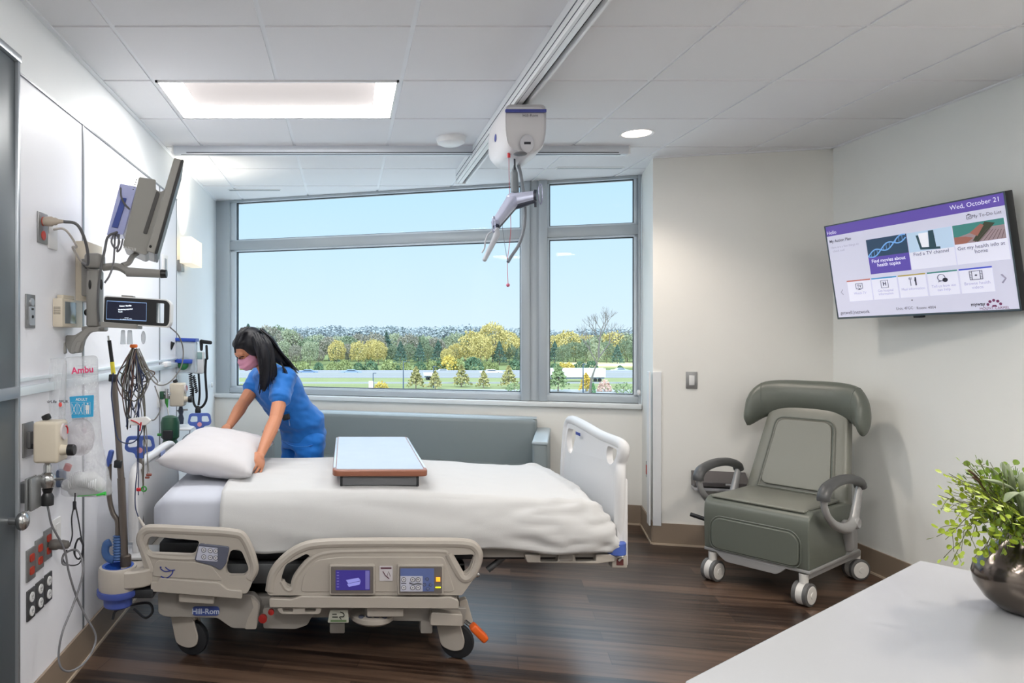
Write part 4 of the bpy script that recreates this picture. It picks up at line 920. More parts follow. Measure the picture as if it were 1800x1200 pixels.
def rcaster(x, y, yaw):
    M = Matrix.Translation((x, y, 0)) @ Matrix.Rotation(yaw, 4, 'Z')
    for s in (-1, 1):
        b = MB(); b.lathe([(0, 0), (.045, 0), (.058, .003), (.0625, .006), (.0625, .024), (.058, .027), (.035, .027), (.0, .027)], (s*.012, 0, .0625), 28, Matrix.Rotation(R(90*s), 3, 'Y'))
        bmesh.ops.transform(b.bm, matrix=M, verts=b.bm.verts); wh = b.build('caster_wheel', mat('tread_grey', (92, 92, 92), .5), rc, local=True)
        b = MB(); b.lathe([(0, 0), (.047, 0), (.049, .002), (.047, .004), (.018, .005), (.016, .008), (0, .008)], (s*.0385, 0, .0625), 28, Matrix.Rotation(R(90*s), 3, 'Y'))
        bmesh.ops.transform(b.bm, matrix=M, verts=b.bm.verts); b.build('wheel_disc', m_cw, wh, local=True)
    b = MB(); b.lathe([(.056, -.0), (.060, 0), (.060, .034), (.056, .034)], (-.017, 0, .0625), 28, Matrix.Rotation(R(90), 3, 'Y'), cap=False); b.cyl((0, .0, .12), (0, .0, .17), .022, .024)
    bmesh.ops.transform(b.bm, matrix=M, verts=b.bm.verts); b.build('caster_housing', m_cw, rc, local=True)
rcaster(-.245, -.36, R(-8)); rcaster(.245, -.36, R(-4)); rcaster(.245, .355, R(-30)); rcaster(-.245, .355, R(20))
# ------------------------------------------------------------ worktop with vase
cz = .91; E0 = Vector((1.382, 1.728, 0)); da = Vector((-.815, -.579, 0)); db = Vector((.576, -.817, 0))
q = [E0, E0+da*1.045, E0+da*1.045+db*1.15, E0+db*1.15]
m_quartz = mat('quartz_white', (160, 161, 163), .22, noise_amt=.05, scale=2.2)
t = thing('worktop_cabinet', 'white marbled worktop on a white cabinet in the lower right corner', 'cabinet', (q[0]+q[2])/2)
b = MB(); b.prism([(p.x, p.y) for p in q], .03, lambda x, y, d: (x, y, cz-.03+d)); b.build('worktop', m_quartz, t, bevel=.003)
c_ = (q[0]+q[2])/2; q2 = [c_+(p-c_)*.965 for p in q]
b = MB(); b.prism([(p.x, p.y) for p in q2], cz-.13, lambda x, y, d: (x, y, .10+d)); b.build('cabinet_body', mat('cabinet_white', (222, 222, 222), .4), t)
q3 = [c_+(p-c_)*.90 for p in q]
b = MB(); b.prism([(p.x, p.y) for p in q3], .10, lambda x, y, d: (x, y, d)); b.build('plinth', m_dark, t)
# vase
vy = 1.40; vc = Vector(((1808-CU)*vy/F, vy, cz)); m_vase = mat('vase_bronze', (106, 97, 90), .16, .92, noise_amt=.06, scale=5, bump=.02, bscale=30)
b = MB(); prof = [(0, .0), (.030, .0), (.045, .004), (.066, .022), (.082, .048), (.086, .068), (.082, .088), (.070, .108), (.055, .124), (.044, .137), (.038, .149), (.036, .158), (.033, .1585), (.034, .148), (.040, .135), (.05, .118), (0, .02)]
b.lathe(prof, vc, 48); vs = tag(b.build('vase', m_vase, smooth=60), 'round dark bronze metal vase on the white worktop', 'vase')
# fern
random.seed(11)
top = vc+Vector((0, 0, .15))
fern = thing('fern_bouquet', 'bright green maidenhair fern and pale sage stems standing in the bronze vase', 'plant', tuple(top))
greens = [mat('fern_lime', (150, 168, 42), .5, noise_amt=.15, scale=40), mat('fern_green', (118, 144, 46), .5, noise_amt=.15, scale=40), mat('fern_dark', (96, 120, 62), .5, noise_amt=.15, scale=40)]
m_stem = mat('fern_stem', (88, 92, 50), .5)
def leaflet(b, p, d, n, s):
    """small fan-shaped leaf, slightly cupped and thick"""
    d = Vector(d).normalized(); n = Vector(n); n = (n-d*n.dot(d)).normalized(); x = d.cross(n)
    pts = [p, p+d*.35*s+x*.42*s+n*.03*s, p+d*.75*s+x*.5*s+n*.06*s, p+d*.98*s+x*.22*s+n*.02*s, p+d*1.04*s-x*.05*s, p+d*.92*s-x*.3*s+n*.03*s, p+d*.7*s-x*.5*s+n*.06*s, p+d*.33*s-x*.4*s+n*.03*s]
    c = p+d*.55*s-n*.04*s; vc_ = b.bm.verts.new(c); vs_ = [b.bm.verts.new(q_) for q_ in pts]
    for i in range(8):
        f = b.bm.faces.new((vc_, vs_[i], vs_[(i+1) % 8])); f.material_index = b.mi
def frond(tip, sag, side, mg, leaf=.0138, nb=9, seedn=0):
    rnd = random.Random(seedn); tip = Vector(tip); p0 = top+Vector((rnd.uniform(-.012, .012), rnd.uniform(-.012, .012), -.10)); mid = p0.lerp(tip, .5)+Vector(sag)
    p1 = top+Vector((rnd.uniform(-.02, .02), rnd.uniform(-.02, .02), .0)); c = crv([p0, p1, p1.lerp(tip, .5)+Vector(sag), tip], 10)
    b = MB(); b.mi = 1; b.tube(c, [.0014*(1-.6*i/len(c)) for i in range(len(c))], 5); b.mi = 0
    n0 = 13; side = Vector(side).normalized()
    for k in range(nb):
        i = n0+int((len(c)-1-n0)*k/nb); p = c[i]; tg = (c[min(i+1, len(c)-1)]-c[i-1]).normalized()
        sg = 1 if k % 2 else -1; ln = (.085*(1-k/nb)+.02)*rnd.uniform(.8, 1.15)
        sd = (side-tg*side.dot(tg)).normalized(); d = (tg*.75+sd*sg*.8+Vector((rnd.uniform(-.2, .2), rnd.uniform(-.2, .2), rnd.uniform(-.1, .25)))).normalized()
        q_ = [p+d*ln*t_+Vector((0, 0, -.25*ln*t_*t_)) for t_ in (0, .33, .66, 1)]
        b.mi = 1; b.tube(q_, .0006, 4); b.mi = 0
        m = max(2, int(ln/.0115))
        for j in range(m+1):
            pp = q_[0].lerp(q_[3], (j+.6)/(m+.6)) ; g2 = 1 if j % 2 else -1
            dd = (d*.6+sd.cross(d).cross(d)*0+d.cross(side.cross(tg)).normalized()*g2*.9 if j < m else d)
            nn_ = side.cross(tg)+Vector((rnd.uniform(-.5, .5), rnd.uniform(-.5, .5), rnd.uniform(-.5, .5)))
            dd = Vector(dd)+Vector((rnd.uniform(-.2, .2), rnd.uniform(-.2, .2), rnd.uniform(-.2, .2)))
            leaflet(b, pp+dd.normalized()*.004, dd, nn_, leaf*rnd.uniform(.75, 1.15)*(1-.2*k/nb))
    b.build('frond', [mg, m_stem], fern, smooth=0, weld=False)
def TP(u, v, Y): return at(u, v, Y)
fr = [((1650, 870, 1.34), (0, 0, .01), 0), ((1668, 832, 1.38), (0, 0, .01), 0), ((1672, 988, 1.33), (-.02, 0, .06), 0), ((1662, 948, 1.36), (-.01, 0, .05), 0), ((1700, 812, 1.36), (0, 0, .0), 1), ((1720, 806, 1.42), (-.01, 0, 0), 1), ((1740, 812, 1.46), (0, 0, 0), 1), ((1690, 850, 1.30), (0, 0, .02), 0), ((1680, 880, 1.44), (0, 0, .02), 0), ((1760, 830, 1.30), (0, 0, 0), 1), ((1700, 900, 1.28), (0, 0, .04), 0), ((1790, 838, 1.36), (0, 0, 0), 2), ((1730, 870, 1.33), (0, 0, .02), 1), ((1755, 860, 1.50), (0, 0, .02), 2), ((1712, 838, 1.47), (0, 0, .02), 2), ((1745, 880, 1.40), (0, 0, .02), 2), ((1780, 850, 1.45), (0, 0, .0), 2), ((1830, 830, 1.38), (0, 0, 0), 1), ((1870, 860, 1.36), (0, 0, 0), 0), ((1900, 900, 1.42), (0, 0, .03), 1), ((1850, 880, 1.30), (0, 0, .02), 2)]
for k, ((u, v, Y), sg, g_) in enumerate(fr): frond(TP(u, v, Y), sg, (.3, 1, .2) if k % 3 else (.2, .3, 1), greens[g_], seedn=k)
# pale fleshy sage leaves
m_sage = mat('sage_leaf', (138, 148, 118), .6, noise_amt=.08, scale=30)
sg_ = [((1728, 842), (1760, 850), (1790, 872), 1.33), ((1772, 815), (1776, 840), (1790, 880), 1.35), ((1762, 812), (1772, 836), (1786, 870), 1.37), ((1765, 882), (1778, 868), (1795, 876), 1.30), ((1742, 822), (1755, 838), (1780, 860), 1.40), ((1796, 830), (1797, 850), (1800, 880), 1.33), ((1805, 862), (1798, 872), (1796, 890), 1.31), ((1830, 812), (1818, 840), (1806, 880), 1.38)]
for a, bb, c, Y in sg_:
    pts = crv([TP(*a, Y), TP(*bb, Y), TP(*c, Y+.02), top+Vector((0, 0, -.01))], 7); n_ = len(pts)
    b = MB(); b.tube(pts, [max(.0012, .0075*math.sin(min(1, i/(n_*.55))*math.pi)*.9+.002) if i < n_*.55 else .002 for i in range(n_)], 8, flat=.45); b.build('sage_stem', m_sage, fern)
for (u, v) in ((1716, 838), (1724, 850)):
    b = MB(); b.tube(crv([TP(u-14, v-12, 1.36), TP(u, v, 1.36), TP(u+30, v+40, 1.38), top]), .0022, 6); b.build('brown_stem', mat('stem_brown', (84, 62, 44), .6), fern)
b = MB()
for k in range(5):
    a = TP(1782+k*1.5, 846, 1.41); b.tube([a, a+Vector((.002*k-.004, 0, .03-.004*abs(k-2)))], .0008, 4)
b.build('needle_sprig', mat('fern_dark', (70, 92, 40), .5), fern)
# ------------------------------------------------------------ television
Rz = lambda a: Matrix.Rotation(a, 4, 'Z'); Ry = lambda a: Matrix.Rotation(a, 4, 'Y'); Rx = lambda a: Matrix.Rotation(a, 4, 'X')
TVM = Matrix.Translation((3.031, 3.849, 1.839)) @ Rz(.192) @ Ry(-.155) @ Rx(-.016)
tv = thing('television', 'wall mounted flat television tilted down showing a purple and white hospital menu', 'television', (3.031, 3.849, 1.839))
TW, TH = 1.0, 1/1.76
def tp(u, v, off=.0): return TVM @ Vector((-off, (.5-u)*TW, (.5-v)*TH))
def tvquad(b, u0, v0, u1, v1, off): b.face([tp(u0, v0, off), tp(u0, v1, off), tp(u1, v1, off), tp(u1, v0, off)])
def tvbox(b, u0, v0, u1, v1, o0, o1, bev=0):
    b2 = MB(); b2.b2(-o1, -o0, (.5-u1)*TW, (.5-u0)*TW, (.5-v1)*TH, (.5-v0)*TH, bev); b.add(b2.bm, TVM)
m_tvb = mat('tv_black', (24, 25, 28), .3)
b = MB(); tvbox(b, 0, 0, 1, 1, -.045, .0, .003); b.build('tv_body', m_tvb, tv)
b = MB(); tvbox(b, .12, .14, .88, .86, -.08, -.04, .006); b.build('tv_back', m_tvb, tv)
b = MB(); tvbox(b, .0, .981, 1, 1.0, -.0, .004, .001); tvbox(b, 0, 0, .0065, 1, 0, .004, .001); tvbox(b, .9935, 0, 1, 1, 0, .004, .001); tvbox(b, 0, 0, 1, .012, 0, .004, .001); b.build('tv_bezel', mat('tv_bezel', (84, 98, 106), .3, .4), tv)
b = MB(); tvbox(b, .47, .995, .53, 1.02, -.01, .0, .002); b.build('tv_logo_tab', m_tvb, tv)
def em(name, c, s=.34): return mat(name, c, .35, noise_amt=.0, emit=c, estr=s)
def scr(name, m, fn, par=tv):
    b = MB(); fn(b); return b.build(name, m, par, smooth=0, weld=False)
scr('screen', em('scr_bg', (196, 196, 214)), lambda b: tvquad(b, .007, .012, .993, .980, .0012))
scr('title_bar', em('scr_purple', (92, 72, 158)), lambda b: tvquad(b, .007, .012, .993, .116, .0018))
scr('menu_band', em('scr_band', (196, 196, 214)), lambda b: tvquad(b, .007, .56, .993, .87, .0016))
def cards(b):
    for u0, u1 in ((.10, .252), (.258, .41), (.418, .571), (.58, .735), (.743, .899)): tvquad(b, u0, .609, u1, .821, .0020)
    tvquad(b, .502, .216, .738, .563, .0018); tvquad(b, .742, .216, .985, .563, .0018)
scr('menu_cards', em('scr_card', (216, 216, 232)), cards)
for nm, c, u0, u1 in (('red', (176, 104, 92), .098, .251), ('blue', (66, 140, 186), .258, .41), ('gold', (170, 152, 84), .418, .571), ('green', (60, 124, 118), .58, .735), ('indigo', (62, 74, 186), .743, .899)):
    scr('card_stripe', em('scr_'+nm, c), lambda b: tvquad(b, u0, .603, u1, .616, .0024))
scr('movie_tile', em('scr_purple2', (88, 70, 160)), lambda b: tvquad(b, .26, .216, .50, .563, .0022))
scr('picture_dna', em('scr_dna_bg', (38, 62, 88)), lambda b: tvquad(b, .26, .216, .50, .395, .0026))
def dna(b):
    for s in (0, math.pi):
        pts = [tp(.262+.232*t, .385-.15*t+.032*math.sin(t*9+s), .0032+.0003*math.cos(t*9+s)) for t in [i/40 for i in range(41)]]
        b.tube(pts, .0035, 4, flat=.1, up=tuple(TVM.to_3x3() @ Vector((-1, 0, 0))))
    for i in range(12):
        t = i/12; c = .262+.232*t; z = .385-.15*t; a = .032*math.sin(t*9); b.tube([tp(c, z+a, .003), tp(c, z-a, .003)], .0012, 4)
scr('picture_helix', em('scr_dna', (110, 160, 216)), dna)
scr('picture_tv', em('scr_tvpic', (178, 200, 222)), lambda b: tvquad(b, .502, .216, .738, .40, .0022))
def tvp(b):
    b.face([tp(.55, .25, .0030), tp(.565, .385, .0030), tp(.67, .40, .0030), tp(.67, .38, .0030), tp(.575, .365, .0030), tp(.563, .25, .0030)])
    b.face([tp(.618, .222, .0030), tp(.612, .392, .0030), tp(.645, .392, .0030), tp(.65, .37, .0030), tp(.645, .222, .0030)])
scr('picture_tv_set', em('scr_dark', (38, 66, 76)), tvp)
scr('picture_tv_white', em('scr_white', (226, 228, 236)), lambda b: b.face([tp(.565, .235, .0026), tp(.568, .37, .0026), tp(.612, .375, .0026), tp(.616, .235, .0026)]))
scr('picture_tablet', em('scr_green', (132, 168, 72)), lambda b: tvquad(b, .742, .216, .98, .385, .0022))
scr('picture_bench', em('scr_bench', (146, 128, 132)), lambda b: b.face([tp(.742, .33, .0025), tp(.742, .385, .0025), tp(.98, .385, .0025), tp(.98, .27, .0025), tp(.90, .27, .0025)]))
def planks(b):
    for k in range(7): b.tube([tp(.84+.02*k, .383, .0028), tp(.905+.012*k, .285+.004*k, .0028)], .0012, 4)
scr('picture_planks', em('scr_planks', (92, 74, 78)), planks)
scr('picture_pad', em('scr_pad', (56, 60, 42)), lambda b: b.face([tp(.83, .37, .0031), tp(.855, .385, .0031), tp(.94, .245, .0031), tp(.895, .222, .0031)]))
scr('picture_hand', em('scr_hand', (150, 96, 84)), lambda b: (b.face([tp(.745, .32, .0033), tp(.745, .384, .0033), tp(.80, .384, .0033), tp(.835, .345, .0033), tp(.80, .325, .0033)]), b.face([tp(.82, .30, .0034), tp(.855, .335, .0034), tp(.89, .25, .0034), tp(.875, .235, .0034)])))
TT = TVM @ Matrix(((0, 0, -1, 0), (-1, 0, 0, 0), (0, 1, 0, 0), (0, 0, 0, 1)))   # x right, y up, z toward the viewer
def tt(b, s, u, v, size, al='LEFT', off=.003, fo=0): b.text(s, size, TT @ Matrix.Translation(((u-.5)*TW, (.5-v)*TH, off)), al, font_off=fo)
scr('greeting_text', em('scr_txtw', (228, 226, 240)), lambda b: tt(b, 'Hello', .012, .098, .030))
scr('date_text', em('scr_txtw', (228, 226, 240)), lambda b: tt(b, 'Wed, October 21', .977, .075, .032, 'RIGHT'))
for a_ in (lambda b: tt(b, 'Find movies about', .378, .452, .027, 'CENTER', .004, .0004), lambda b: tt(b, 'health topics', .378, .494, .027, 'CENTER', .004, .0004)): scr('menu_text', em('scr_txtw', (228, 226, 240)), a_)
for a_ in (lambda b: tt(b, 'My Action Plan', .021, .187, .024, fo=.0003), lambda b: tt(b, 'My To-Do List', .975, .176, .0225, 'RIGHT'), lambda b: tt(b, 'getwell:)network', .026, .950, .028), lambda b: tt(b, 'Room: 4004', .603, .940, .021, 'RIGHT'), lambda b: tt(b, 'Unit: 4FGC', .48, .935, .021, 'RIGHT'), lambda b: tt(b, 'Get my health info at', .862, .438, .0255, 'CENTER'), lambda b: tt(b, 'home', .862, .480, .027, 'CENTER'), lambda b: tt(b, 'Find a TV channel', .617, .438, .026, 'CENTER'), lambda b: tt(b, 'TV', .176, .682, .022, 'CENTER', fo=.0005), lambda b: tt(b, 'H', .335, .686, .030, 'CENTER', fo=.001)): scr('menu_text', em('scr_txtd', (70, 66, 84), .3), a_)
for a_ in (lambda b: tt(b, 'Here are a few things to', .025, .250, .019), lambda b: tt(b, 'check out!', .036, .289, .019), lambda b: tt(b, 'Watch TV', .176, .752, .019, 'CENTER'), lambda b: tt(b, 'Get hospital', .336, .746, .019, 'CENTER'), lambda b: tt(b, 'information', .336, .778, .019, 'CENTER'), lambda b: tt(b, 'Meal information', .495, .752, .019, 'CENTER'), lambda b: tt(b, 'Tell us how we', .658, .748, .020, 'CENTER'), lambda b: tt(b, 'can help', .658, .782, .020, 'CENTER'), lambda b: tt(b, 'Browse health', .822, .750, .021, 'CENTER'), lambda b: tt(b, 'videos', .822, .786, .021, 'CENTER')): scr('menu_text', em('scr_txtg', (150, 148, 168), .5), a_)
def line(b, pts, r, closed=False, off=.003): b.tube([tp(u, v, off) for u, v in pts], r, 4, closed=closed)
def icons(b):
    q = lambda u0, v0, u1, v1: [(u0, v0), (u1, v0), (u1, v1), (u0, v1)]
    line(b, q(.155, .642, .197, .694), .0016, True); line(b, [(.176, .694), (.176, .703)], .003); line(b, [(.166, .704), (.186, .704)], .0016)
    line(b, q(.314, .636, .356, .708), .0016, True)
    line(b, [(.484, .632), (.486, .655), (.486, .712)], .0018); line(b, [(.479, .632), (.480, .652), (.492, .652), (.492, .632)], .0011)
    b.face([tp(.512, .632, .003), tp(.508, .67, .003), tp(.511, .675, .003), tp(.511, .712, .003), tp(.519, .712, .003), tp(.519, .636, .003)])
    line(b, [(.652+.019*math.cos(a), .662+.030*math.sin(a)) for a in [2*math.pi*k/18 for k in range(18)]], .0016, True); line(b, [(.640, .685), (.634, .70), (.648, .692)], .0015)
    b.face([tp(.670+.014*math.cos(a), .685+.02*math.sin(a), .0029) for a in [2*math.pi*k/12 for k in range(12)]])
    line(b, q(.792, .632, .852, .706), .0016, True); line(b, [(.803, .632), (.803, .706)], .0014); line(b, [(.841, .632), (.841, .706)], .0014)
    for k in range(5): line(b, [(.792, .645+k*.013), (.803, .645+k*.013)], .0009); line(b, [(.841, .645+k*.013), (.852, .645+k*.013)], .0009)
    line(b, [(.817, .669), (.827, .669)], .0022); line(b, [(.822, .661), (.822, .677)], .0022)
    line(b, q(.817, .145, .838, .178), .0014, True); line(b, [(.822, .16), (.827, .170), (.833, .155)], .0012); line(b, [(.823, .139), (.832, .139)], .002)
    line(b, [(.478, .849), (.482, .849)], .003)
scr('menu_icons', em('scr_ink', (44, 42, 56), .2), icons)
scr('arrows', em('scr_arrow', (126, 124, 142), .5), lambda b: (line(b, [(.064, .690), (.052, .716), (.064, .742)], .0022), line(b, [(.936, .682), (.953, .718), (.936, .754)], .0040)))
def crest(b):
    for k in range(5):
        a = math.pi*(k+.5)/5; cu = .886-.030*math.cos(a); cv = .945-.048*math.sin(a); s = .008
        b.face([tp(cu+s*math.cos(t)*(1 if k % 2 else .9), cv+s*1.7*math.sin(t), .003) for t in [math.pi*j/3 for j in range(6)]])
    b.face([tp(.874, .952, .0029), tp(.898, .952, .0029), tp(.894, .938, .0029), tp(.878, .938, .0029)])
    tt(b, 'MOUNT CARMEL', .884, .974, .0175, 'CENTER', .003)
scr('crest', em('scr_crest', (98, 40, 78), .4), crest)
scr('text_script', em('scr_ink', (44, 42, 56), .2), lambda b: tt(b, 'myway', .845, .936, .024, 'RIGHT', .003, .0005))
b = MB(); b.box((3.19, 3.85, 1.82), (.05, .36, .30), None, .004); b.box((3.14, 3.85, 1.83), (.12, .10, .08), None, .004); b.build('wall_bracket', m_frame, tv)
# ------------------------------------------------------------ small things on the angled wall
m_steel = mat('steel_plate', (150, 150, 150), .35, .6, noise_amt=.02); m_wp = mat('plate_white', (228, 228, 228), .4)
aw = (D1-C1).normalized(); AR = math.atan2(aw.y, aw.x); awn = Vector((aw.y, -aw.x, 0))
def awp(u, v):
    k = (u-CU)/F; s = (k*C1.y-C1.x)/(aw.x-k*aw.y); p = C1+aw*s; return Vector((p.x, p.y, H-(v-CV)*p.y/F))
p = awp(1215.5, 668); t = thing('light_switch', 'white rocker light switch in a steel plate on the angled wall', 'switch', tuple(p), AR)
b = MB(); b.b2(-.036, .036, -.008, 0, -.058, .058, .002); b.build('wall_plate', m_steel, t, local=True)
b = MB(); b.b2(-.017, .017, -.013, -.006, -.034, .034, .002); b.build('rocker', m_wp, t, local=True)
p = awp(1262, 843); t = thing('wall_dispenser', 'grey slanted box on the angled wall behind the left arm of the recliner', 'box', tuple(p), AR)
b = MB(); b.prism([(-.0, -.045), (-.11, -.03), (-.11, .0), (0, .06)], .34, lambda y, z, d: (d-.17, y, z)); b.build('box_body', mat('dispenser_grey', (92, 88, 88), .4), t, local=True, bevel=.004)
b = MB(); b.b2(-.17, .17, -.105, -.0, -.060, -.040, .003); b.build('box_base', mat('dispenser_light', (176, 176, 178), .4), t, local=True)
b = MB(); b.b2(.02, .09, -.114, -.108, -.018, -.004, .002); b.build('box_slot', mat('dispenser_light', (176, 176, 178), .4), t, local=True)
p = (B+C1)/2; t = thing('wall_outlet', 'red wall outlet on the short return wall beside the window', 'outlet', (2.20, 5.23, H-(825-CV)*5.23/F), math.atan2((C1-B).y, (C1-B).x))
b = MB(); b.b2(-.035, .035, -.007, .0, -.057, .057, .002); b.build('wall_plate', m_steel, t, local=True)
b = MB(); b.b2(-.017, .017, -.011, -.004, -.034, .034, .002); b.build('receptacle', mat('outlet_red', (186, 60, 40), .4), t, local=True)
for k, (u, v, yy) in enumerate(((371, 676, 6.3), (1121, 690, 5.53))):
    X = WL+.02 if k == 0 else 2.262
    pp = Vector((X, yy, H-(v-CV)*yy/F)); b = MB(); b.lathe([(0, 0), (.022, 0), (.022, .01), (.012, .016), (0, .018)], pp, 20, Matrix.Rotation(R(90 if k == 0 else -90), 3, 'Y')); tag(b.build('shade_cord_holder', m_wp), ['small round white shade cord holder left of the window', 'small round white shade cord holder right of the window'][k], 'holder')
# ------------------------------------------------------------ wall sconce
t = thing('wall_sconce', 'rectangular cream wall lamp glowing on the left wall near the window', 'wall lamp', (WL, 5.27, 1.95))
b = MB(); b.b2(WL+.02, WL+.105, 5.09, 5.46, 1.965, 2.155, .006); b.build('lamp_shade', mat('shade_cream', (255, 246, 226), .6, emit=(255, 238, 208), estr=.32), t)
b = MB(); b.b2(WL, WL+.03, 5.10, 5.20, 1.91, 1.99, .002); b.build('lamp_base', m_steel, t)
l = lamp('SPOT', 'sconce_lamp', (0, 0, 0), 16, (1, .92, .78), .05, spot=130, blend=1); l.parent = t; l.location = (.062, 0, .21); l.rotation_euler = (R(180), 0, 0)

# ------------------------------------------------------------ left wall: plates, monitor arm and equipment
def on(u, v, off=0):
    X = PXF+off; Y = X*F/(u-CU); return Vector((X, Y, H-(v-CV)*Y/F))
def plate(name, label, cat, u, v, w, h, m, group=None):
    p = on(u, v); t = thing(name, label, cat, tuple(p), 0, group); b = MB(); b.b2(p.x, p.x+.007, p.y-w/2, p.y+w/2, p.z-h/2, p.z+h/2, .002); b.build('wall_plate', m, t); return t, p
m_or = mat('outlet_red', (186, 60, 40), .4); m_cream = mat('device_cream', (206, 196, 178), .42, noise_amt=.015); m_arm = mat('arm_grey', (140, 138, 134), .42, noise_amt=.015)
m_blk = mat('knob_black', (26, 26, 28), .4)
for k, u in enumerate((52.5, 67.5, 82.5)):
    t, p = plate('wall_outlet', ['steel plate with two red sockets, nearest of the upper row low on the left wall', 'steel plate with two red sockets, middle of the upper row low on the left wall', 'steel plate with red sockets and a grey plug, third of the upper row low down'][k], 'outlet', u, 991-k*17.5, .072, .118, m_steel)
    for dz in (.024, -.024):
        b = MB(); b.prism(arcpoly([(-.017, -.014), (.017, -.014), (.017, .014), (-.017, .014)], .009), .006, lambda y, z, d: (p.x+.005+d, p.y+y, p.z+dz+z)); b.build('receptacle', m_or, t)
t, p = plate('wall_outlet', 'white socket plate at the far end of the upper row low on the wall', 'outlet', 98, 936, .072, .118, m_wp)
for dz in (.024, -.024):
    b = MB(); b.prism(arcpoly([(-.017, -.014), (.017, -.014), (.017, .014), (-.017, .014)], .009), .006, lambda y, z, d: (p.x+.005+d, p.y+y, p.z+dz+z)); b.build('receptacle', m_wp, t)
m_dkp = mat('plate_dark', (84, 84, 86), .4, .4)
for k, u in enumerate((52.5, 68, 83)):
    t, p = plate('wall_outlet', ['dark plate with two white sockets, nearest of the lower row on the left wall', 'dark plate with two white sockets, middle of the lower row on the left wall', 'dark plate with two white sockets, farthest of the lower row on the left wall'][k], 'outlet', u, 1061-k*14.5, .066, .112, m_dkp)
    for dz in (.026, -.026):
        b = MB(); b.lathe([(0, 0), (.018, 0), (.018, .006), (0, .006)], (p.x+.005, p.y, p.z+dz), 20, Matrix.Rotation(R(90), 3, 'Y')); rcp = b.build('receptacle', m_wp, t)
        b = MB(); b.b2(p.x+.010, p.x+.0118, p.y-.006, p.y-.004, p.z+dz-.001, p.z+dz+.007); b.b2(p.x+.010, p.x+.0118, p.y+.004, p.y+.006, p.z+dz-.001, p.z+dz+.007); b.b2(p.x+.010, p.x+.0118, p.y-.0015, p.y+.0015, p.z+dz-.008, p.z+dz-.005); b.build('socket_holes', m_blk, rcp)
t, p = plate('wall_jack', 'narrow steel jack plate with a round key port high on the left wall', 'wall plate', 51.5, 547, .075, .125, m_steel)
b = MB(); b.prism(arcpoly([(-.022, -.04), (.022, -.04), (.022, .03), (-.022, .03)], .006), .006, lambda y, z, d: (p.x+.006+d, p.y+y, p.z-.012+z)); b.lathe([(0, 0), (.014, 0), (.014, .008), (0, .008)], (p.x+.006, p.y, p.z+.034), 16, Matrix.Rotation(R(90), 3, 'Y')); b.build('jack_face', mat('jack_silver', (196, 200, 206), .3, .5), t)
b = MB(); b.lathe([(0, 0), (.006, 0), (.006, .003), (0, .003)], (p.x+.012, p.y, p.z-.02), 12, Matrix.Rotation(R(90), 3, 'Y')); b.b2(p.x+.011, p.x+.0135, p.y-.008, p.y+.008, p.z+.005, p.z+.012); b.build('key_port', m_blk, t)
t, p = plate('power_outlet', 'steel outlet plate with a beige twist plug, high on the left wall', 'outlet', 73, 401, .085, .118, m_steel)
b = MB(); b.lathe([(0, 0), (.018, 0), (.018, .004), (0, .004)], (p.x+.006, p.y, p.z-.028), 20, Matrix.Rotation(R(90), 3, 'Y')); b.lathe([(0, 0), (.018, 0), (.018, .004), (0, .004)], (p.x+.006, p.y, p.z+.026), 20, Matrix.Rotation(R(90), 3, 'Y')); b.build('receptacle', m_or, t)
a = p+Vector((.01, 0, .026))
t2 = thing('twist_plug', 'beige twist-lock plug with a grey cable feeding the monitor arm', 'plug', tuple(a))
b = MB(); b.lathe([(.017, 0), (.019, .01), (.019, .03), (.015, .036), (.015, .044), (.009, .055), (.006, .075)], a, 20, Matrix.Rotation(R(90), 3, 'Y')); b.build('plug_body', mat('plug_beige', (176, 164, 150), .45), t2)
b = MB(); col_top = at(152, 470, 3.02)
b.tube(crv([a+Vector((.07, 0, 0)), a+Vector((.12, .02, -.01)), a+Vector((.14, .06, -.08)), a+Vector((.125, .12, -.15)), at(145, 462, 2.98), col_top]), .006, 10); b.build('cable', mat('cable_dark', (92, 92, 94), .45), t2)
t, p = plate('data_outlet', 'white data outlet plate with a thin white cable, high on the left wall', 'outlet', 91, 412, .085, .118, m_wp)
b = MB(); b.tube(crv([p+Vector((.004, 0, .02)), p+Vector((.05, .01, .02)), p+Vector((.08, .05, -.04)), at(128, 436, 2.97), at(150, 470, 3.03)]), .0045, 8); b.build('data_cable', mat('cable_pale', (190, 184, 178), .45), t)
t, p = plate('wall_outlet', 'small white outlet plate behind the monitor arm on the left wall', 'outlet', 289, 464, .12, .12, m_wp)
b = MB(); b.b2(p.x+.006, p.x+.010, p.y-.02, p.y+.02, p.z-.035, p.z+.035); b.build('receptacle', m_steel, t)
# beige patient station
t = thing('bedside_station', 'small beige wall station with a grey screen beside the monitor arm', 'wall device', tuple(on(105, 548)))
b = MB(); b.b2(PXF, PXF+.040, 2.86, 3.08, 1.485, 1.600, .004); b.build('station_body', m_cream, t)
b = MB(); b.b2(PXF+.038, PXF+.0425, 2.885, 3.0, 1.500, 1.588, .001); b.build('station_screen', mat('station_screen', (110, 118, 122), .15), t)
b = MB()
for i in range(5):
    for j in range(5): b.ell((PXF+.008+i*.0055, 2.8595, 1.538+j*.0065), .0018, None, 6, 4)
b.build('speaker_grille', m_blk, t)
b = MB(); b.b2(PXF+.01, PXF+.036, 2.88, 3.0, 1.60, 1.615, .002); b.build('station_bracket', m_cream, t)
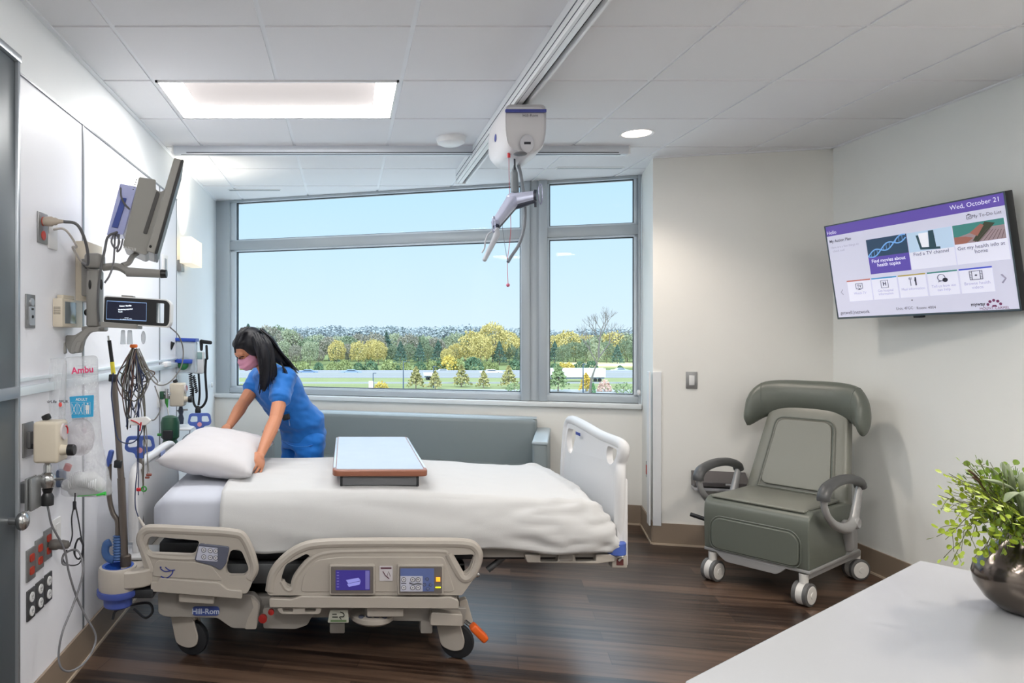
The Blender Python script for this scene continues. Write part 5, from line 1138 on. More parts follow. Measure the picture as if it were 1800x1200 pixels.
# column with arms
YM = 3.02
mc = thing('equipment_arm', 'grey articulated equipment arm with wall column and lower paddle hooks', 'arm', tuple(at(167, 520, YM)))
b = MB(); b.b2(PXF, PXF+.05, 3.10, 3.30, 1.60, 1.86, .004); b.build('wall_mount', m_cream, mc)
b = MB(); b.b2(PXF+.04, at(160, 0, YM).x, 3.06, 3.12, 1.62, 1.78, .006); b.build('mount_link', m_arm, mc)
x0, x1 = at(153, 0, YM).x, at(181, 0, YM).x
b = MB(); b.b2(x0+.006, x1-.006, YM-.035, YM+.035, at(0, 575, YM).z, at(0, 474, YM).z, .012, 3); b.build('column', m_arm, mc)
b = MB(); b.b2(x0, x1, YM-.042, YM+.042, at(0, 472, YM).z, at(0, 446, YM).z, .014, 3); b.build('column_cap', m_arm, mc)
b = MB(); b.ell(at(158, 500, YM-.036), (.006, .004, .02)); b.ell(at(178, 500, YM-.036), (.006, .004, .022)); b.build('column_slots', m_blk, mc)
b = MB(); b.ell(at(152, 549, YM), (.010, .014, .014)); b.build('column_knob', m_blk, mc)
b = MB(); b.tube(crv([at(181, 470, YM), at(200, 468, YM), at(214, 471, YM-.02), at(226, 478, YM-.03)]), .021, 12, flat=.75); b.build('upper_arm', m_arm, mc)
b = MB(); b.tube([at(224, 478, YM-.03), at(284, 481, YM-.05)], [.020, .017], 14, flat=1.0); b.build('tray_arm', m_arm, mc)
b = MB(); b.tube([at(283, 481, YM-.05), at(293, 481, YM-.05)], [.0185, .017], 14); b.build('arm_tip', m_blk, mc)
b = MB(); b.tube(crv([at(215, 466, YM-.02), at(226, 462, YM), at(232, 452, YM+.04), at(240, 446, YM+.08)]), .016, 10, flat=.7); b.build('monitor_bracket', m_arm, mc)
# paddle hooks under the column
def paddle(pts, w0):
    b = MB(); P_ = crv(pts, 6); b.tube(P_, [w0[0]+(w0[1]-w0[0])*i/len(P_) for i in range(len(P_))], 12, flat=.22, up=(.3, -1, .1)); b.build('paddle_hook', m_arm, mc)
b = MB(); b.box(at(167, 578, YM), (.095, .06, .022), None, .008, 3); b.build('hook_mount', m_arm, mc)
def hookplate(pts, r, y0, y1):
    o = arcpoly([((u-CU)*YM/F, H-(v-CV)*YM/F) for u, v in pts], r); b = MB(); b.prism(o, y1-y0, lambda x, z, d: (x, YM+y0+d+.05*(z-1.42), z)); b.build('paddle_hook', m_arm, mc, bevel=.003, smooth=50)
hookplate([(182, 582), (166, 584), (157, 596), (152, 619), (133, 621), (134, 606), (142, 592), (158, 577), (182, 574)], .012, -.06, -.035)
hookplate([(158, 576), (144, 590), (136, 603), (135, 622), (127, 620), (120, 606), (120, 589), (136, 589), (150, 580)], .008, -.03, -.012)
hookplate([(109, 602), (121, 601), (124, 621), (111, 622)], .010, -.045, -.030)
hookplate([(146, 600), (156, 599), (149, 619), (141, 618)], .008, -.075, -.062)
# patient monitor seen edge on
E_ = Vector((-.25, .968, 0)).normalized()
mn = thing('patient_monitor', 'large patient monitor tilted down and seen from its side on the grey arm', 'monitor', tuple(at(262, 440, 3.0)))
def mpoly(pts, r, d0, d1, name, m, par=mn, bev=.006, Y=3.0):
    o = arcpoly([((u-CU)*Y/F, H-(v-CV)*Y/F) for u, v in pts], r); b = MB(); b.prism(o, d1-d0, lambda x, z, d: (x+E_.x*(d0+d), Y+E_.y*(d0+d), z)); return b.build(name, m, par, bevel=bev, smooth=45)
m_mon = mat('monitor_grey', (150, 148, 142), .42, noise_amt=.015)
mpoly([(306, 277), (319, 280), (272, 446), (257, 441)], .006, 0, .37, 'display_housing', m_mon)
mpoly([(319, 280), (323.5, 282), (277, 446), (272, 446)], .003, -.002, .372, 'display_bezel', m_blk, bev=.002)
mpoly([(244, 308), (274, 313), (273, 330), (282, 335), (291, 330), (262, 442), (254, 447), (215, 431)], .008, .03, .33, 'electronics_box', m_mon)
mpoly([(275, 333), (281, 337), (258, 410), (251, 408)], .006, .025, .035, 'recess', mat('recess_dark', (72, 70, 68), .5), bev=.001)
b = MB(); p = at(264.5, 433, 3.0); b.ell(p+Vector((0, .0, 0)), (.006, .004, .006)); b.build('lock_screw', m_blk, mn)
for k in range(9):
    b = MB(); b.cyl(at(218+k*2.6, 432+k*.5, 3.03), at(218+k*2.6-1, 437+k*.5, 3.03), .0014, .0014, 6); b.build('vent_rib', m_wp, mn)
for k in range(5):
    b = MB(); b.ell(at(240.5-k*1.6, 316+k*4.2, 3.03), (.0025, .003, .0025), None, 8, 6); b.build('vent_hole', m_blk, mn)
bp = thing('cable_box', 'translucent lilac plastic box with a blue latch behind the patient monitor', 'box', tuple(at(213, 365, 3.1)))
m_lil = mat('plastic_lilac', (150, 156, 214), .2, alpha=.72)
mpoly([(210, 318), (240, 324), (216, 409), (186, 410)], .006, .05, .20, 'box_shell', m_lil, bp, .004)
mpoly([(212, 344), (222, 345), (206, 398), (195, 396)], .003, .04, .055, 'box_latch', mat('latch_blue', (56, 76, 150), .4), bp, .001)
b = MB(); b.tube(crv([at(212, 330, 3.04), at(213, 345, 3.03), at(219, 358, 3.03), at(228, 368, 3.04)]), .004, 8); b.build('inner_cable', mat('cable_dark', (92, 92, 94), .45), bp)
b = MB(); b.tube(crv([at(206, 408, 3.04), at(190, 416, 3.0), at(184, 440, 2.97), at(176, 480, 2.96), at(172, 530, 2.96), at(174, 565, 2.97)]), .0055, 8); tag(b.build('monitor_cable', mat('cable_dark', (92, 92, 94), .45)), 'dark cable running down the grey column from the monitor', 'cable')
b = MB(); b.tube(crv([at(200, 410, 3.06), at(196, 425, 3.0), at(203, 436, 3.0), at(210, 425, 3.02), at(203, 412, 3.05), at(201, 440, 3.0), at(199, 465, 3.0), at(192, 485, 2.99), at(184, 497, 2.99)]), .0042, 8)
b.tube(crv([at(209, 412, 3.05), at(208, 430, 3.0), at(206, 442, 3.0), at(212, 436, 3.02), at(216, 420, 3.04)]), .004, 8); tag(b.build('monitor_cable', mat('cable_mid', (112, 112, 116), .45)), 'looped grey cables between the monitor and the upper arm', 'cable')
# handheld transport module
md = thing('transport_monitor', 'black faced transport monitor with a handle opening and lit text screen', 'monitor', tuple(at(240, 546, 2.93)))
YD = 2.93
def dpoly(pts, r, y0, y1, name, m, bev=.003, holes=()):
    c2 = lambda u, v: ((u-CU)*YD/F, H-(v-CV)*YD/F)
    o = arcpoly([c2(u, v) for u, v in pts], r); hs = [arcpoly([c2(u, v) for u, v in h], .004) for h in holes]
    b = MB(); b.prism(o, y1-y0, lambda x, z, d: (x, YD+y0+d, z), hs); return b.build(name, m, md, bevel=bev, smooth=45)
hole = [(275, 532), (288.5, 533), (288, 568), (274.5, 567)]
dpoly([(184, 521), (292, 528), (298, 534), (297, 566), (293, 573), (182, 566)], .010, 0, .022, 'front_face', m_blk, .002, [hole])
dpoly([(182, 519), (293, 526), (300, 533), (299, 568), (294, 576), (180, 569)], .012, .004, .05, 'module_body', m_wp, .004, [hole])
dpoly([(178, 565), (242, 570), (242, 578), (178, 575)], .004, -.01, .07, 'dock', m_arm)
dpoly([(212, 518), (232, 519.5), (232, 523), (212, 522)], .002, .01, .05, 'module_latch', m_arm)
c2 = lambda u, v, y=-.0005: at(u, v, YD+y)*1.0
def Lq(b, u0, v0, u1, v1): b.face([at(u0, v0, YD-.0006), at(u1, v0+(u1-u0)*.06, YD-.0006), at(u1, v1+(u1-u0)*.06, YD-.0006), at(u0, v1, YD-.0006)])
scr2 = lambda name, m, fn: (lambda b: (fn(b), b.build(name, m, md, smooth=0, weld=False)))(MB())
scr2('module_screen', em('mod_screen', (16, 20, 40), .4), lambda b: Lq(b, 188, 528.5, 257, 560))
fr2 = lambda b: b.tube([at(188, 528.5, YD-.001), at(257.5, 532.5, YD-.001), at(257, 564, YD-.001), at(187, 560.5, YD-.001)], .0012, 4, closed=True)
scr2('screen_outline', em('mod_line', (120, 150, 190), .8), fr2)
MT = lambda u, v: Matrix.Translation(at(u, v, YD-.0015)) @ Matrix.Rotation(R(-3.2), 4, 'Y') @ Matrix.Rotation(R(90), 4, 'X')
scr2('screen_text', em('mod_text', (210, 224, 240), .9), lambda b: (b.text('Patient  Standby', .0075, MT(210, 539), font_off=.0003), b.text('Monitoring suspended', .0065, MT(208, 545), font_off=.0003), b.text('Touch', .0065, MT(208, 549), font_off=.0003), b.text('Resume', .005, MT(219, 559)), b.text('No alarms. No data.', .006, MT(211, 562))))
# clips under the module
b = MB()
for (u, w_) in ((216, 8), (228, 9)):
    b.prism(arcpoly([(at(u-w_*.4, 0, 2.95).x, at(0, 580, 2.95).z), (at(u+w_*.4, 0, 2.95).x, at(0, 580, 2.95).z), (at(u+w_*.6, 0, 2.95).x, at(0, 605, 2.95).z), (at(u-w_*.6, 0, 2.95).x, at(0, 605, 2.95).z)], .004), .003, lambda x, z, d: (x, 2.95+d, z))
m_clear = mat('plastic_clear', (200, 208, 216), .15, alpha=.55)
b.build('clear_clips', m_clear, md)
p = on(252, 593); b = MB(); b.b2(p.x, p.x+.03, 2.98, 3.0, 1.42, 1.46); 
bq = MB(); bq.ell(at(252, 593, 2.99), (.010, .004, .028)); tag(bq.build('cable_hook', m_clear), 'clear rounded cable hook right of the hanging leads', 'hook')
# bundle of leads
random.seed(5)
YL = 3.0
ld = thing('lead_bundle', 'bundle of dark tangled monitoring leads hanging in loops below the transport monitor', 'cables', tuple(at(235, 612, YL)))
lead_m = [mat('lead_black', (42, 42, 48), .5), mat('lead_navy', (44, 56, 92), .5), mat('lead_olive', (84, 80, 66), .5), mat('lead_grey', (128, 126, 124), .45), mat('lead_brown', (92, 70, 64), .5)]
topu, topv = 234, 609
loops = [(214, 240, 705), (206, 252, 690), (222, 246, 720), (226, 262, 700), (215, 232, 735), (218, 250, 742), (228, 250, 728), (210, 262, 665), (224, 268, 680), (232, 272, 671), (222, 226, 755), (240, 258, 700), (213, 258, 705), (219, 243, 745), (205, 232, 700), (230, 260, 690)]
for i, (ul, ur, vb) in enumerate(loops):
    y = YL+random.uniform(-.03, .03); r = random.uniform(-3, 3); mu = (ul+ur)/2
    p = [at(topu+r, topv+random.uniform(0, 6), YL), at((topu*.4+ul*.6)+random.uniform(-3, 3), 640+random.uniform(-6, 6), y), at(ul, (640+vb)/2, y), at(mu, vb, y+.01), at(ur, (640+vb)/2, y), at(topu*.4+ur*.6+random.uniform(-3, 3), 645, y), at(topu+random.uniform(0, 8), topv+4, YL)]
    b = MB(); b.tube(crv(p, 7), .0026, 6); b.build('lead', lead_m[i % 5], ld)
for i, (u, v, ue, ve, mm) in enumerate(((242, 640, 241, 830, 1), (243, 660, 243, 870, 1), (252, 700, 252, 855, 2), (254, 700, 251, 858, 2), (251, 745, 262, 830, 3), (256, 745, 259, 832, 3), (228, 700, 222, 750, 1), (231, 690, 229, 752, 0))):
    b = MB(); b.tube(crv([at(topu+3, topv+5, YL), at(u, v, YL-.01), at((u+ue)/2+1, (v+ve)/2, YL-.01), at(ue, ve, YL-.02)], 7), .0021, 6); b.build('lead', lead_m[mm], ld)
b = MB(); b.tube(crv([at(241, 830, YL-.02), at(238, 860, YL-.02), at(238, 890, YL-.03), at(243, 908, YL-.03)]), .0024, 6); b.build('lead', lead_m[1], ld)
b = MB(); b.tube([at(243, 908, YL-.03), at(253, 924, YL-.03)], [.004, .007], 8); b.build('connector', mat('cable_pale', (190, 184, 178), .45), ld)
b = MB(); b.tube(crv([at(199, 655, YL-.05), at(196, 690, YL-.05), at(198, 715, YL-.05), at(204, 760, YL-.04), at(213, 776, YL-.04), at(232, 778, YL-.03), at(246, 765, YL-.03), at(252, 745, YL-.02)]), .0027, 6); b.build('lead', lead_m[1], ld)
b = MB(); b.tube(crv([at(299, 575, YD+.03), at(314, 590, 3.0), at(322, 615, 3.05), at(318, 645, 3.05), at(300, 670, 3.02), at(282, 677, 3.0), at(268, 668, YL), at(255, 640, YL), at(240, 612, YL)]), .0028, 8); b.build('lead', lead_m[3], ld)
b = MB(); b.tube(crv([at(244, 612, YL), at(262, 650, YL), at(277, 670, YL+.01), at(272, 672, YL), at(258, 655, YL), at(250, 640, YL)]), .0026, 8); b.build('lead', lead_m[3], ld)
b = MB(); b.tube(crv([at(272, 678, YL), at(281, 705, YL), at(281, 722, YL), at(272, 737, YL), at(262, 738, YL)]), .0026, 8); b.build('lead', lead_m[3], ld)
b = MB(); b.box(at(235, 608, YL-.015), (.03, .016, .014), None, .004); b.build('orange_tie', mat('tie_orange', (222, 110, 40), .5), ld)
b = MB(); b.prism(arcpoly([(at(230, 0, YL).x, at(0, 734, YL).z), (at(262, 0, YL).x, at(0, 730, YL).z), (at(270, 0, YL).x, at(0, 737, YL).z), (at(262, 0, YL).x, at(0, 745, YL).z), (at(234, 0, YL).x, at(0, 745, YL).z)], .006), .022, lambda x, z, d: (x, YL-.045+d, z)); b.build('lead_block', m_wp, ld, bevel=.003)
b = MB(); b.tube(crv([at(230, 738, YL-.05), at(240, 742, YL-.052), at(248, 748, YL-.05)]), .0025, 6); b.tube([at(248, 742, YL-.05), at(246, 757, YL-.05)], .003, 6); b.build('red_clip', mat('cord_red', (196, 36, 48), .4), ld)
b = MB(); b.box(at(262, 834, YL-.02), (.022, .014, .010), None, .003); b.box(at(259, 839, YL-.02), (.018, .014, .008), None, .003); b.build('clip_block', mat('clip_rust', (130, 70, 58), .5), ld)
b = MB(); b.box(at(244, 860, YL-.02), (.02, .014, .014), None, .004); b.build('clip_block', mat('cord_red', (196, 36, 48), .4), ld)
b = MB(); c = at(253, 859, YL-.02); b.tube([c+Vector((.010*math.cos(a), 0, .010*math.sin(a))) for a in [2*math.pi*k/12 for k in range(12)]], .0035, 6, closed=True); b.build('green_clip', mat('clip_green', (54, 140, 58), .5), ld)
# suction regulator near
def regulator(p, label, s=1.0):
    t = thing('suction_regulator', label, 'regulator', tuple(p))
    b = MB(); b.box(p, (.092*s, .10*s, .150*s), None, .012*s, 3); b.build('regulator_body', m_cream, t)
    b = MB(); b.lathe([(0, 0), (.020*s, 0), (.020*s, .01*s), (.016*s, .03*s), (0, .03*s)], p+Vector((.045*s, -.02*s, -.03*s)), 20, Matrix.Rotation(R(90), 3, 'Y')); b.build('knob_collar', m_cream, t)
    b = MB(); b.lathe([(0, 0), (.021*s, 0), (.021*s, .02*s), (.018*s, .024*s), (0, .024*s)], p+Vector((.072*s, -.02*s, -.03*s)), 20, Matrix.Rotation(R(90), 3, 'Y')); b.build('knob', m_blk, t)
    b = MB(); b.lathe([(0, 0), (.030*s, 0), (.030*s, .008*s), (0, .008*s)], p+Vector((.045*s, 0, .035*s)), 24, Matrix.Rotation(R(90), 3, 'Y')); g_ = b.build('gauge', mat('gauge_face', (206, 198, 200), .2), t)
    b = MB(); q_ = p+Vector((.0545*s, 0, .035*s)); b.tube([q_+Vector((0, .02*s*math.cos(a), .02*s*math.sin(a))) for a in [R(-30)+R(110)*k/10 for k in range(11)]], .0028*s, 6); b.build('gauge_band', mat('cord_red', (196, 36, 48), .4), g_)
    b = MB(); b.box(p+Vector((-.02*s, .01, .085*s)), (.03*s, .02*s, .022*s), Matrix.Rotation(R(-25), 3, 'Y'), .005*s); b.build('lever', m_blk, t)
    b = MB(); b.cyl(p+Vector((-.046*s, 0, -.02*s)), p+Vector((-.09*s, 0, -.02*s)), .010*s); b.build('wall_adapter', m_blk, t)
    return t
rp = Vector((-1.082, 2.63, 1.065))
t_reg = regulator(rp, 'beige suction regulator with black knobs, near the left edge of the picture')
t, p = plate('gas_outlet', 'steel gas outlet plate behind the nearer beige regulator', 'wall plate', 47.5, 772, .085, .125, m_steel)
b = MB(); b.b2(p.x+.006, p.x+.02, p.y-.02, p.y+.03, p.z-.03, p.z+.03, .003); b.build('outlet_socket', mat('gas_socket', (110, 110, 112), .4, .4), t)
fi = thing('chrome_fitting', 'chrome and black trap fitting hanging below the nearer beige regulator', 'fitting', tuple(rp+Vector((0, 0, -.15))))
x, y = rp.x-.012, rp.y
b = MB(); b.lathe([(.007, rp.z-.075), (.014, rp.z-.09), (.014, rp.z-.115), (.026, rp.z-.125), (.030, rp.z-.135), (.030, rp.z-.150), (.026, rp.z-.158), (.022, rp.z-.17), (.0, rp.z-.17)][::-1], (x, y, 0), 24); b.cyl((x+.02, y, rp.z-.14), (x+.06, y, rp.z-.14), .005); b.build('chrome_body', m_chr, fi)
b = MB(); b.lathe([(0, rp.z-.235), (.022, rp.z-.235), (.023, rp.z-.205), (.015, rp.z-.19), (.020, rp.z-.175), (.0, rp.z-.17)], (x, y, 0), 24); b.build('trap_cup', m_blk, fi)
t = thing('rail_clamp', 'grey ribbed equipment rail clamp at the left edge below the regulator', 'clamp', tuple(on(40, 862)))
b = MB(); b.b2(PXF, PXF+.035, 2.545, 2.60, .855, .925, .003); b.build('clamp_block', mat('clamp_grey', (104, 106, 108), .4, .3), t)
for dx in (.036, .052):
    b = MB(); b.b2(PXF+dx, PXF+dx+.010, 2.53, 2.61, .83, .945, .002); b.build('clamp_rib', mat('clamp_light', (150, 152, 152), .35, .5), t)
b = MB(); b.tube(crv([Vector((x, y, rp.z-.235)), Vector((x+.005, y, rp.z-.26)), at(92, 925, 2.66), at(113, 965, 2.72), at(121, 1005, 2.74), at(135, 1050, 2.78), at(152, 1085, 2.80), at(168, 1115, 2.82), at(164, 1140, 2.80), at(148, 1165, 2.76), at(125, 1179, 2.70), at(108, 1174, 2.66), at(103, 1150, 2.66), at(110, 1110, 2.68), at(126, 1070, 2.74), at(140, 1030, 2.78), at(146, 1000, 2.80), at(140, 972, 2.82), at(128, 966, 2.83), at(112, 975, 2.83), at(110, 990, 2.83), at(122, 993, 2.83)], 8), .0042, 8)
tag(b.build('grey_cord', mat('cable_mid', (112, 112, 116), .45)), 'long grey cord looping down the left wall almost to the floor', 'cable')
pg = thing('power_plug', 'grey round plug in the farthest red socket of the upper row on the left wall', 'plug', tuple(on(86, 957)))
b = MB(); p = on(84, 957); b.lathe([(.019, 0), (.021, .012), (.021, .025), (.017, .035), (.019, .05), (.015, .07), (.007, .075)], p+Vector((.01, .0, 0)), 20, Matrix.Rotation(R(90), 3, 'Y')); b.build('plug_body', mat('plug_grey', (96, 92, 88), .5), pg)
b = MB(); b.tube(crv([at(132, 866, 2.86), at(131, 885, 2.86), at(126, 910, 2.86), at(127, 940, 2.86), at(122, 960, 2.86)]), .0028, 6); b.tube(crv([at(132, 885, 2.86), at(138, 915, 2.86), at(143, 945, 2.86), at(147, 960, 2.86), at(140, 982, 2.86), at(132, 975, 2.86), at(134, 955, 2.86), at(141, 945, 2.86), at(146, 955, 2.86), at(143, 975, 2.86), at(136, 982, 2.86), at(130, 968, 2.86), at(138, 946, 2.86), at(147, 965, 2.86), at(139, 990, 2.86), at(118, 992, 2.86), at(110, 978, 2.86), at(118, 966, 2.86)], 8), .0028, 6)
b.box(at(131, 888, 2.855), (.014, .01, .034), None, .004)
tag(b.build('black_cord', lead_m[0]), 'thin black cord tied in a tangled hank below the clear bags', 'cable')
# clear bags of breathing supplies
bagm = bpy.data.materials.new('clear_film'); bagm.use_nodes = True; nt = bagm.node_tree; nt.nodes.clear()
o_ = nt.nodes.new('ShaderNodeOutputMaterial'); tr = nt.nodes.new('ShaderNodeBsdfTransparent'); gs = nt.nodes.new('ShaderNodeBsdfGlossy'); df = nt.nodes.new('ShaderNodeBsdfDiffuse'); ms = nt.nodes.new('ShaderNodeMixShader'); ms2 = nt.nodes.new('ShaderNodeMixShader')
nz = nt.nodes.new('ShaderNodeTexNoise'); nz.inputs['Scale'].default_value = 14; nz.inputs['Detail'].default_value = 5; bpn = nt.nodes.new('ShaderNodeBump'); bpn.inputs['Strength'].default_value = .8; bpn.inputs['Distance'].default_value = .02
nt.links.new(nz.outputs['Fac'], bpn.inputs['Height']); nt.links.new(bpn.outputs[0], gs.inputs['Normal'])
gs.inputs['Roughness'].default_value = .18; df.inputs[0].default_value = (.85, .88, .92, 1); ms.inputs[0].default_value = .30; ms2.inputs[0].default_value = .16
nt.links.new(tr.outputs[0], ms.inputs[1]); nt.links.new(df.outputs[0], ms.inputs[2]); nt.links.new(ms.outputs[0], ms2.inputs[1]); nt.links.new(gs.outputs[0], ms2.inputs[2]); nt.links.new(ms2.outputs[0], o_.inputs[0])
def bag(name, label, outline, Y, depth, seed, par=None):
    """two crumpled films joined at the edge, bellied out by what is inside"""
    c2 = lambda u, v: ((u-CU)*Y/F, H-(v-CV)*Y/F)
    o = arcpoly([c2(u, v) for u, v in outline], .02, 4); bm2 = bmesh.new(); vs = [bm2.verts.new((p.x, p.y, 0)) for p in o]; bm2.faces.new(vs)
    bmesh.ops.triangulate(bm2, faces=bm2.faces[:])
    for _ in range(4): bmesh.ops.subdivide_edges(bm2, edges=[e for e in bm2.edges if e.calc_length() > .022], cuts=1, use_grid_fill=True); bmesh.ops.triangulate(bm2, faces=bm2.faces[:])
    cx_ = sum(p.x for p in o)/len(o); cz_ = sum(p.y for p in o)/len(o); bd = [v for v in bm2.verts if v.is_boundary]; bdc = [Vector((v.co.x, v.co.y)) for v in bd]
    b = MB()
    dist = {}
    for v in bm2.verts: dist[v] = min((Vector((v.co.x, v.co.y))-q).length for q in bdc)
    for s in (-1, 1):
        mp = {}
        for v in bm2.verts:
            e = min(1, dist[v]/.06)**.6; x, z = v.co.x, v.co.y
            y = Y+s*depth*e*(.6+.5*sm(c2(0, 640)[1], c2(0, 850)[1], z))+.012*noise.noise(Vector((x*14, z*14, s*3+seed)))*e+.006*noise.noise(Vector((x*40, z*30, s*3+seed)))*e
            mp[v] = b.bm.verts.new((x, y, z))
        for f in bm2.faces: b.bm.faces.new([mp[v] for v in f.verts])
    bm2.free(); return b
t = thing('resuscitator_bag_pack', 'clear plastic bag holding a resuscitator with a blue ADULT label', 'plastic bag', tuple(at(150, 750, 2.9)))
b = bag('b', '', [(112, 628), (172, 624), (174, 700), (180, 780), (200, 868), (176, 874), (108, 872), (100, 800), (104, 700)], 2.90, .05, 3)
b.build('bag_film', bagm, t, smooth=180)
YB_ = 2.845
bq_ = lambda u, v, y=0: at(u, v, YB_+y)
b = MB(); b.prism(arcpoly([((122-CU)*YB_/F, at(0, 697, YB_).z), ((165-CU)*YB_/F, at(0, 694, YB_).z), ((164-CU)*YB_/F, at(0, 732, YB_).z), ((126-CU)*YB_/F, at(0, 735, YB_).z)], .004), .001, lambda x, z, d: (x, YB_+d, z)); b.build('label', mat('label_cyan', (52, 162, 210), .5), t)
MTb = lambda u, v: Matrix.Translation(bq_(u, v, -.0008)) @ Matrix.Rotation(R(90), 4, 'X')
def bagprint(b):
    b.text('ADULT', .0145, MTb(133, 704), font_off=.0003)
    for u in (130, 142, 153.5):
        b.tube([bq_(u-5, 707, -.0008), bq_(u+5, 706.5, -.0008), bq_(u+5, 728, -.0008), bq_(u-4.5, 729, -.0008)], .0006, 4, closed=True)
    for u in (130, 142): b.tube([bq_(u-3.5, 710, -.0009), bq_(u+3, 727, -.0009)], .0010, 4); b.tube([bq_(u+3.5, 710, -.0009), bq_(u-3, 727, -.0009)], .0010, 4)
    b.ell(bq_(154, 709.5, -.0009), (.0035, .0006, .0035), None, 10, 6); b.b2(bq_(150.5, 0).x, bq_(157, 0).x, YB_-.0012, YB_-.0004, bq_(0, 720).z, bq_(0, 712).z); b.b2(bq_(151.5, 0).x, bq_(153.5, 0).x, YB_-.0012, YB_-.0004, bq_(0, 727).z, bq_(0, 720).z); b.b2(bq_(154.5, 0).x, bq_(156.5, 0).x, YB_-.0012, YB_-.0004, bq_(0, 727).z, bq_(0, 720).z)
b = MB(); bagprint(b); b.build('label_print', m_wp, t, smooth=0, weld=False)
b = MB(); b.text('Ambu', .036, Matrix.Translation(at(126, 657, 2.848)) @ Matrix.Rotation(R(-5), 4, 'Y') @ Matrix.Rotation(R(90), 4, 'X') , font_off=.0009); b.build('brand_lettering', mat('ambu_pink', (220, 60, 110), .5), t, smooth=0)
b = MB()
for k in range(9): b.tube([at(137, 643+k*5.5+(28 if k > 3 else 0), 2.849), at(170, 641+k*5.5+(28 if k > 3 else 0), 2.849)], .0005, 4)
b.build('fine_print', mat('print_grey', (170, 174, 184), .6), t)
m_mask = mat('mask_clear', (206, 196, 204), .25, alpha=.5)
b = MB(); b.ell(at(140, 768, 2.90), (.058, .045, .075), None, 24, 16, e=.85); b.build('resuscitator_bulb', m_mask, t)
b = MB(); b.ell(at(118, 778, 2.92), (.03, .03, .07), None, 20, 12); b.build('face_mask', m_mask, t)
b = MB(); b.chain(crv([at(118, 852, 2.89), at(140, 842, 2.87), at(160, 838, 2.88), at(176, 852, 2.89), at(160, 862, 2.9), at(130, 862, 2.9)], 3), [.024]*16, 10)
b.build('white_tubing', mat('tubing_white', (236, 238, 240), .4), t, remesh=.005, smit=3)
b = MB()
for k in range(14):
    c = at(124+k*3.6, 846-4*math.sin(k*.35), 2.875); b.tube([c+Vector((.004*math.cos(a)*0, .026*math.cos(a), .028*math.sin(a))) for a in [2*math.pi*i/14 for i in range(14)]], .003, 5, closed=True)
b.build('tubing_rings', mat('tubing_white', (236, 238, 240), .4), t)
b = MB(); b.cyl(at(117, 826, 2.87), at(121, 816, 2.87), .014); b.build('red_cap', mat('cap_red', (220, 84, 78), .45), t)
b = MB(); b.tube([at(170, 870, 2.86), at(180, 868, 2.86), at(186, 867, 2.86)], [.0045, .006, .008], 10); b.tube([at(136, 872, 2.86), at(170, 869, 2.86)], .0015, 5); b.build('green_connector', mat('connector_green', (60, 190, 70), .45), t)
b = MB(); b.box(at(104, 840, 2.92), (.05, .05, .07), None, .012); b.build('mask_cushion', mat('cushion_slate', (96, 110, 138), .4), t)
t = thing('oxygen_mask_pack', 'empty looking clear plastic bag with small black and red print beside the wall', 'plastic bag', tuple(at(90, 700, 2.84)))
b = bag('b', '', [(70, 632), (118, 628), (116, 700), (114, 800), (84, 796), (76, 700)], 2.84, .02, 8); b.build('bag_film', bagm, t, smooth=180)
b = MB(); b.text('AirLife  SPUR', .016, Matrix.Translation(at(80, 708, 2.81)) @ Matrix.Rotation(R(90), 4, 'X'), font_off=.0003); b.build('fine_print', mat('ink', (50, 50, 58), .5), t, smooth=0)
b = MB(); b.ell(at(106, 711, 2.81), (.007, .002, .009)); b.build('red_mark', mat('cap_red', (220, 84, 78), .45), t)
# ------------------------------------------------------------ farther cluster by the window end of the headwall
regulator(Vector((-1.09, 4.66, at(0, 693, 4.66).z)), 'beige suction regulator farther along the wall above the green canister')
t = thing('oxygen_canister', 'dark green canister with a black front cap on the wall behind the bed head', 'canister', tuple(at(300, 760, 4.3)))
m_grn = mat('canister_green', (32, 74, 52), .35); zc_ = lambda v: at(0, v, 4.3).z; xc_ = at(299, 0, 4.3).x
b = MB(); b.lathe([(0, zc_(796)), (.045, zc_(796)), (.050, zc_(780)), (.040, zc_(772)), (.054, zc_(768)), (.056, zc_(742)), (.046, zc_(733)), (.02, zc_(730)), (0, zc_(730))], (xc_, 4.3, 0), 28); b.ell((xc_, 4.3, zc_(745)), (.052, .05, .04)); b.build('canister_body', m_grn, t)
b = MB(); b.prism(arcpoly([(-.03, -.028), (.03, -.028), (.03, .028), (-.03, .028)], .012), .02, lambda x, z, d: (xc_+x, 4.235+d, zc_(762)+z)); b.build('canister_cap', m_blk, t, bevel=.003)
b = MB(); b.cyl((xc_-.07, 4.28, zc_(763)), (xc_-.045, 4.28, zc_(763)), .008); b.build('canister_knob', mat('clip_green', (54, 140, 58), .5), t)
b = MB(); b.cyl((xc_, 4.3, 0), (xc_, 4.3, zc_(794)), .018); b.lathe([(0, 0), (.10, 0), (.10, .02), (0, .02)], (xc_, 4.3, 0), 20); b.build('canister_stand', m_frame, t)
t = thing('glove_holder', 'clear wall holder with two blue straps and a green bowl inside', 'holder', tuple(at(325, 625, 4.98)))
YG = 4.98; gx = lambda u: at(u, 0, YG).x; gz = lambda v: at(0, v, YG).z
m_strap = mat('strap_blue', (40, 74, 170), .4)
b = MB(); b.box(((gx(306)+gx(347))/2, YG, gz(597)), (gx(347)-gx(306), .12, .024), Matrix.Rotation(R(2), 3, 'Y'), .004); b.build('blue_strap', m_strap, t)
b = MB(); b.box(((gx(303)+gx(341))/2, YG-.01, gz(634)), (gx(341)-gx(303), .13, .028), Matrix.Rotation(R(2), 3, 'Y'), .004); b.build('blue_strap', m_strap, t)
b = MB(); b.b2(gx(308), gx(345), YG-.05, YG+.05, gz(655), gz(600), .01); b.build('clear_box', m_clear, t)
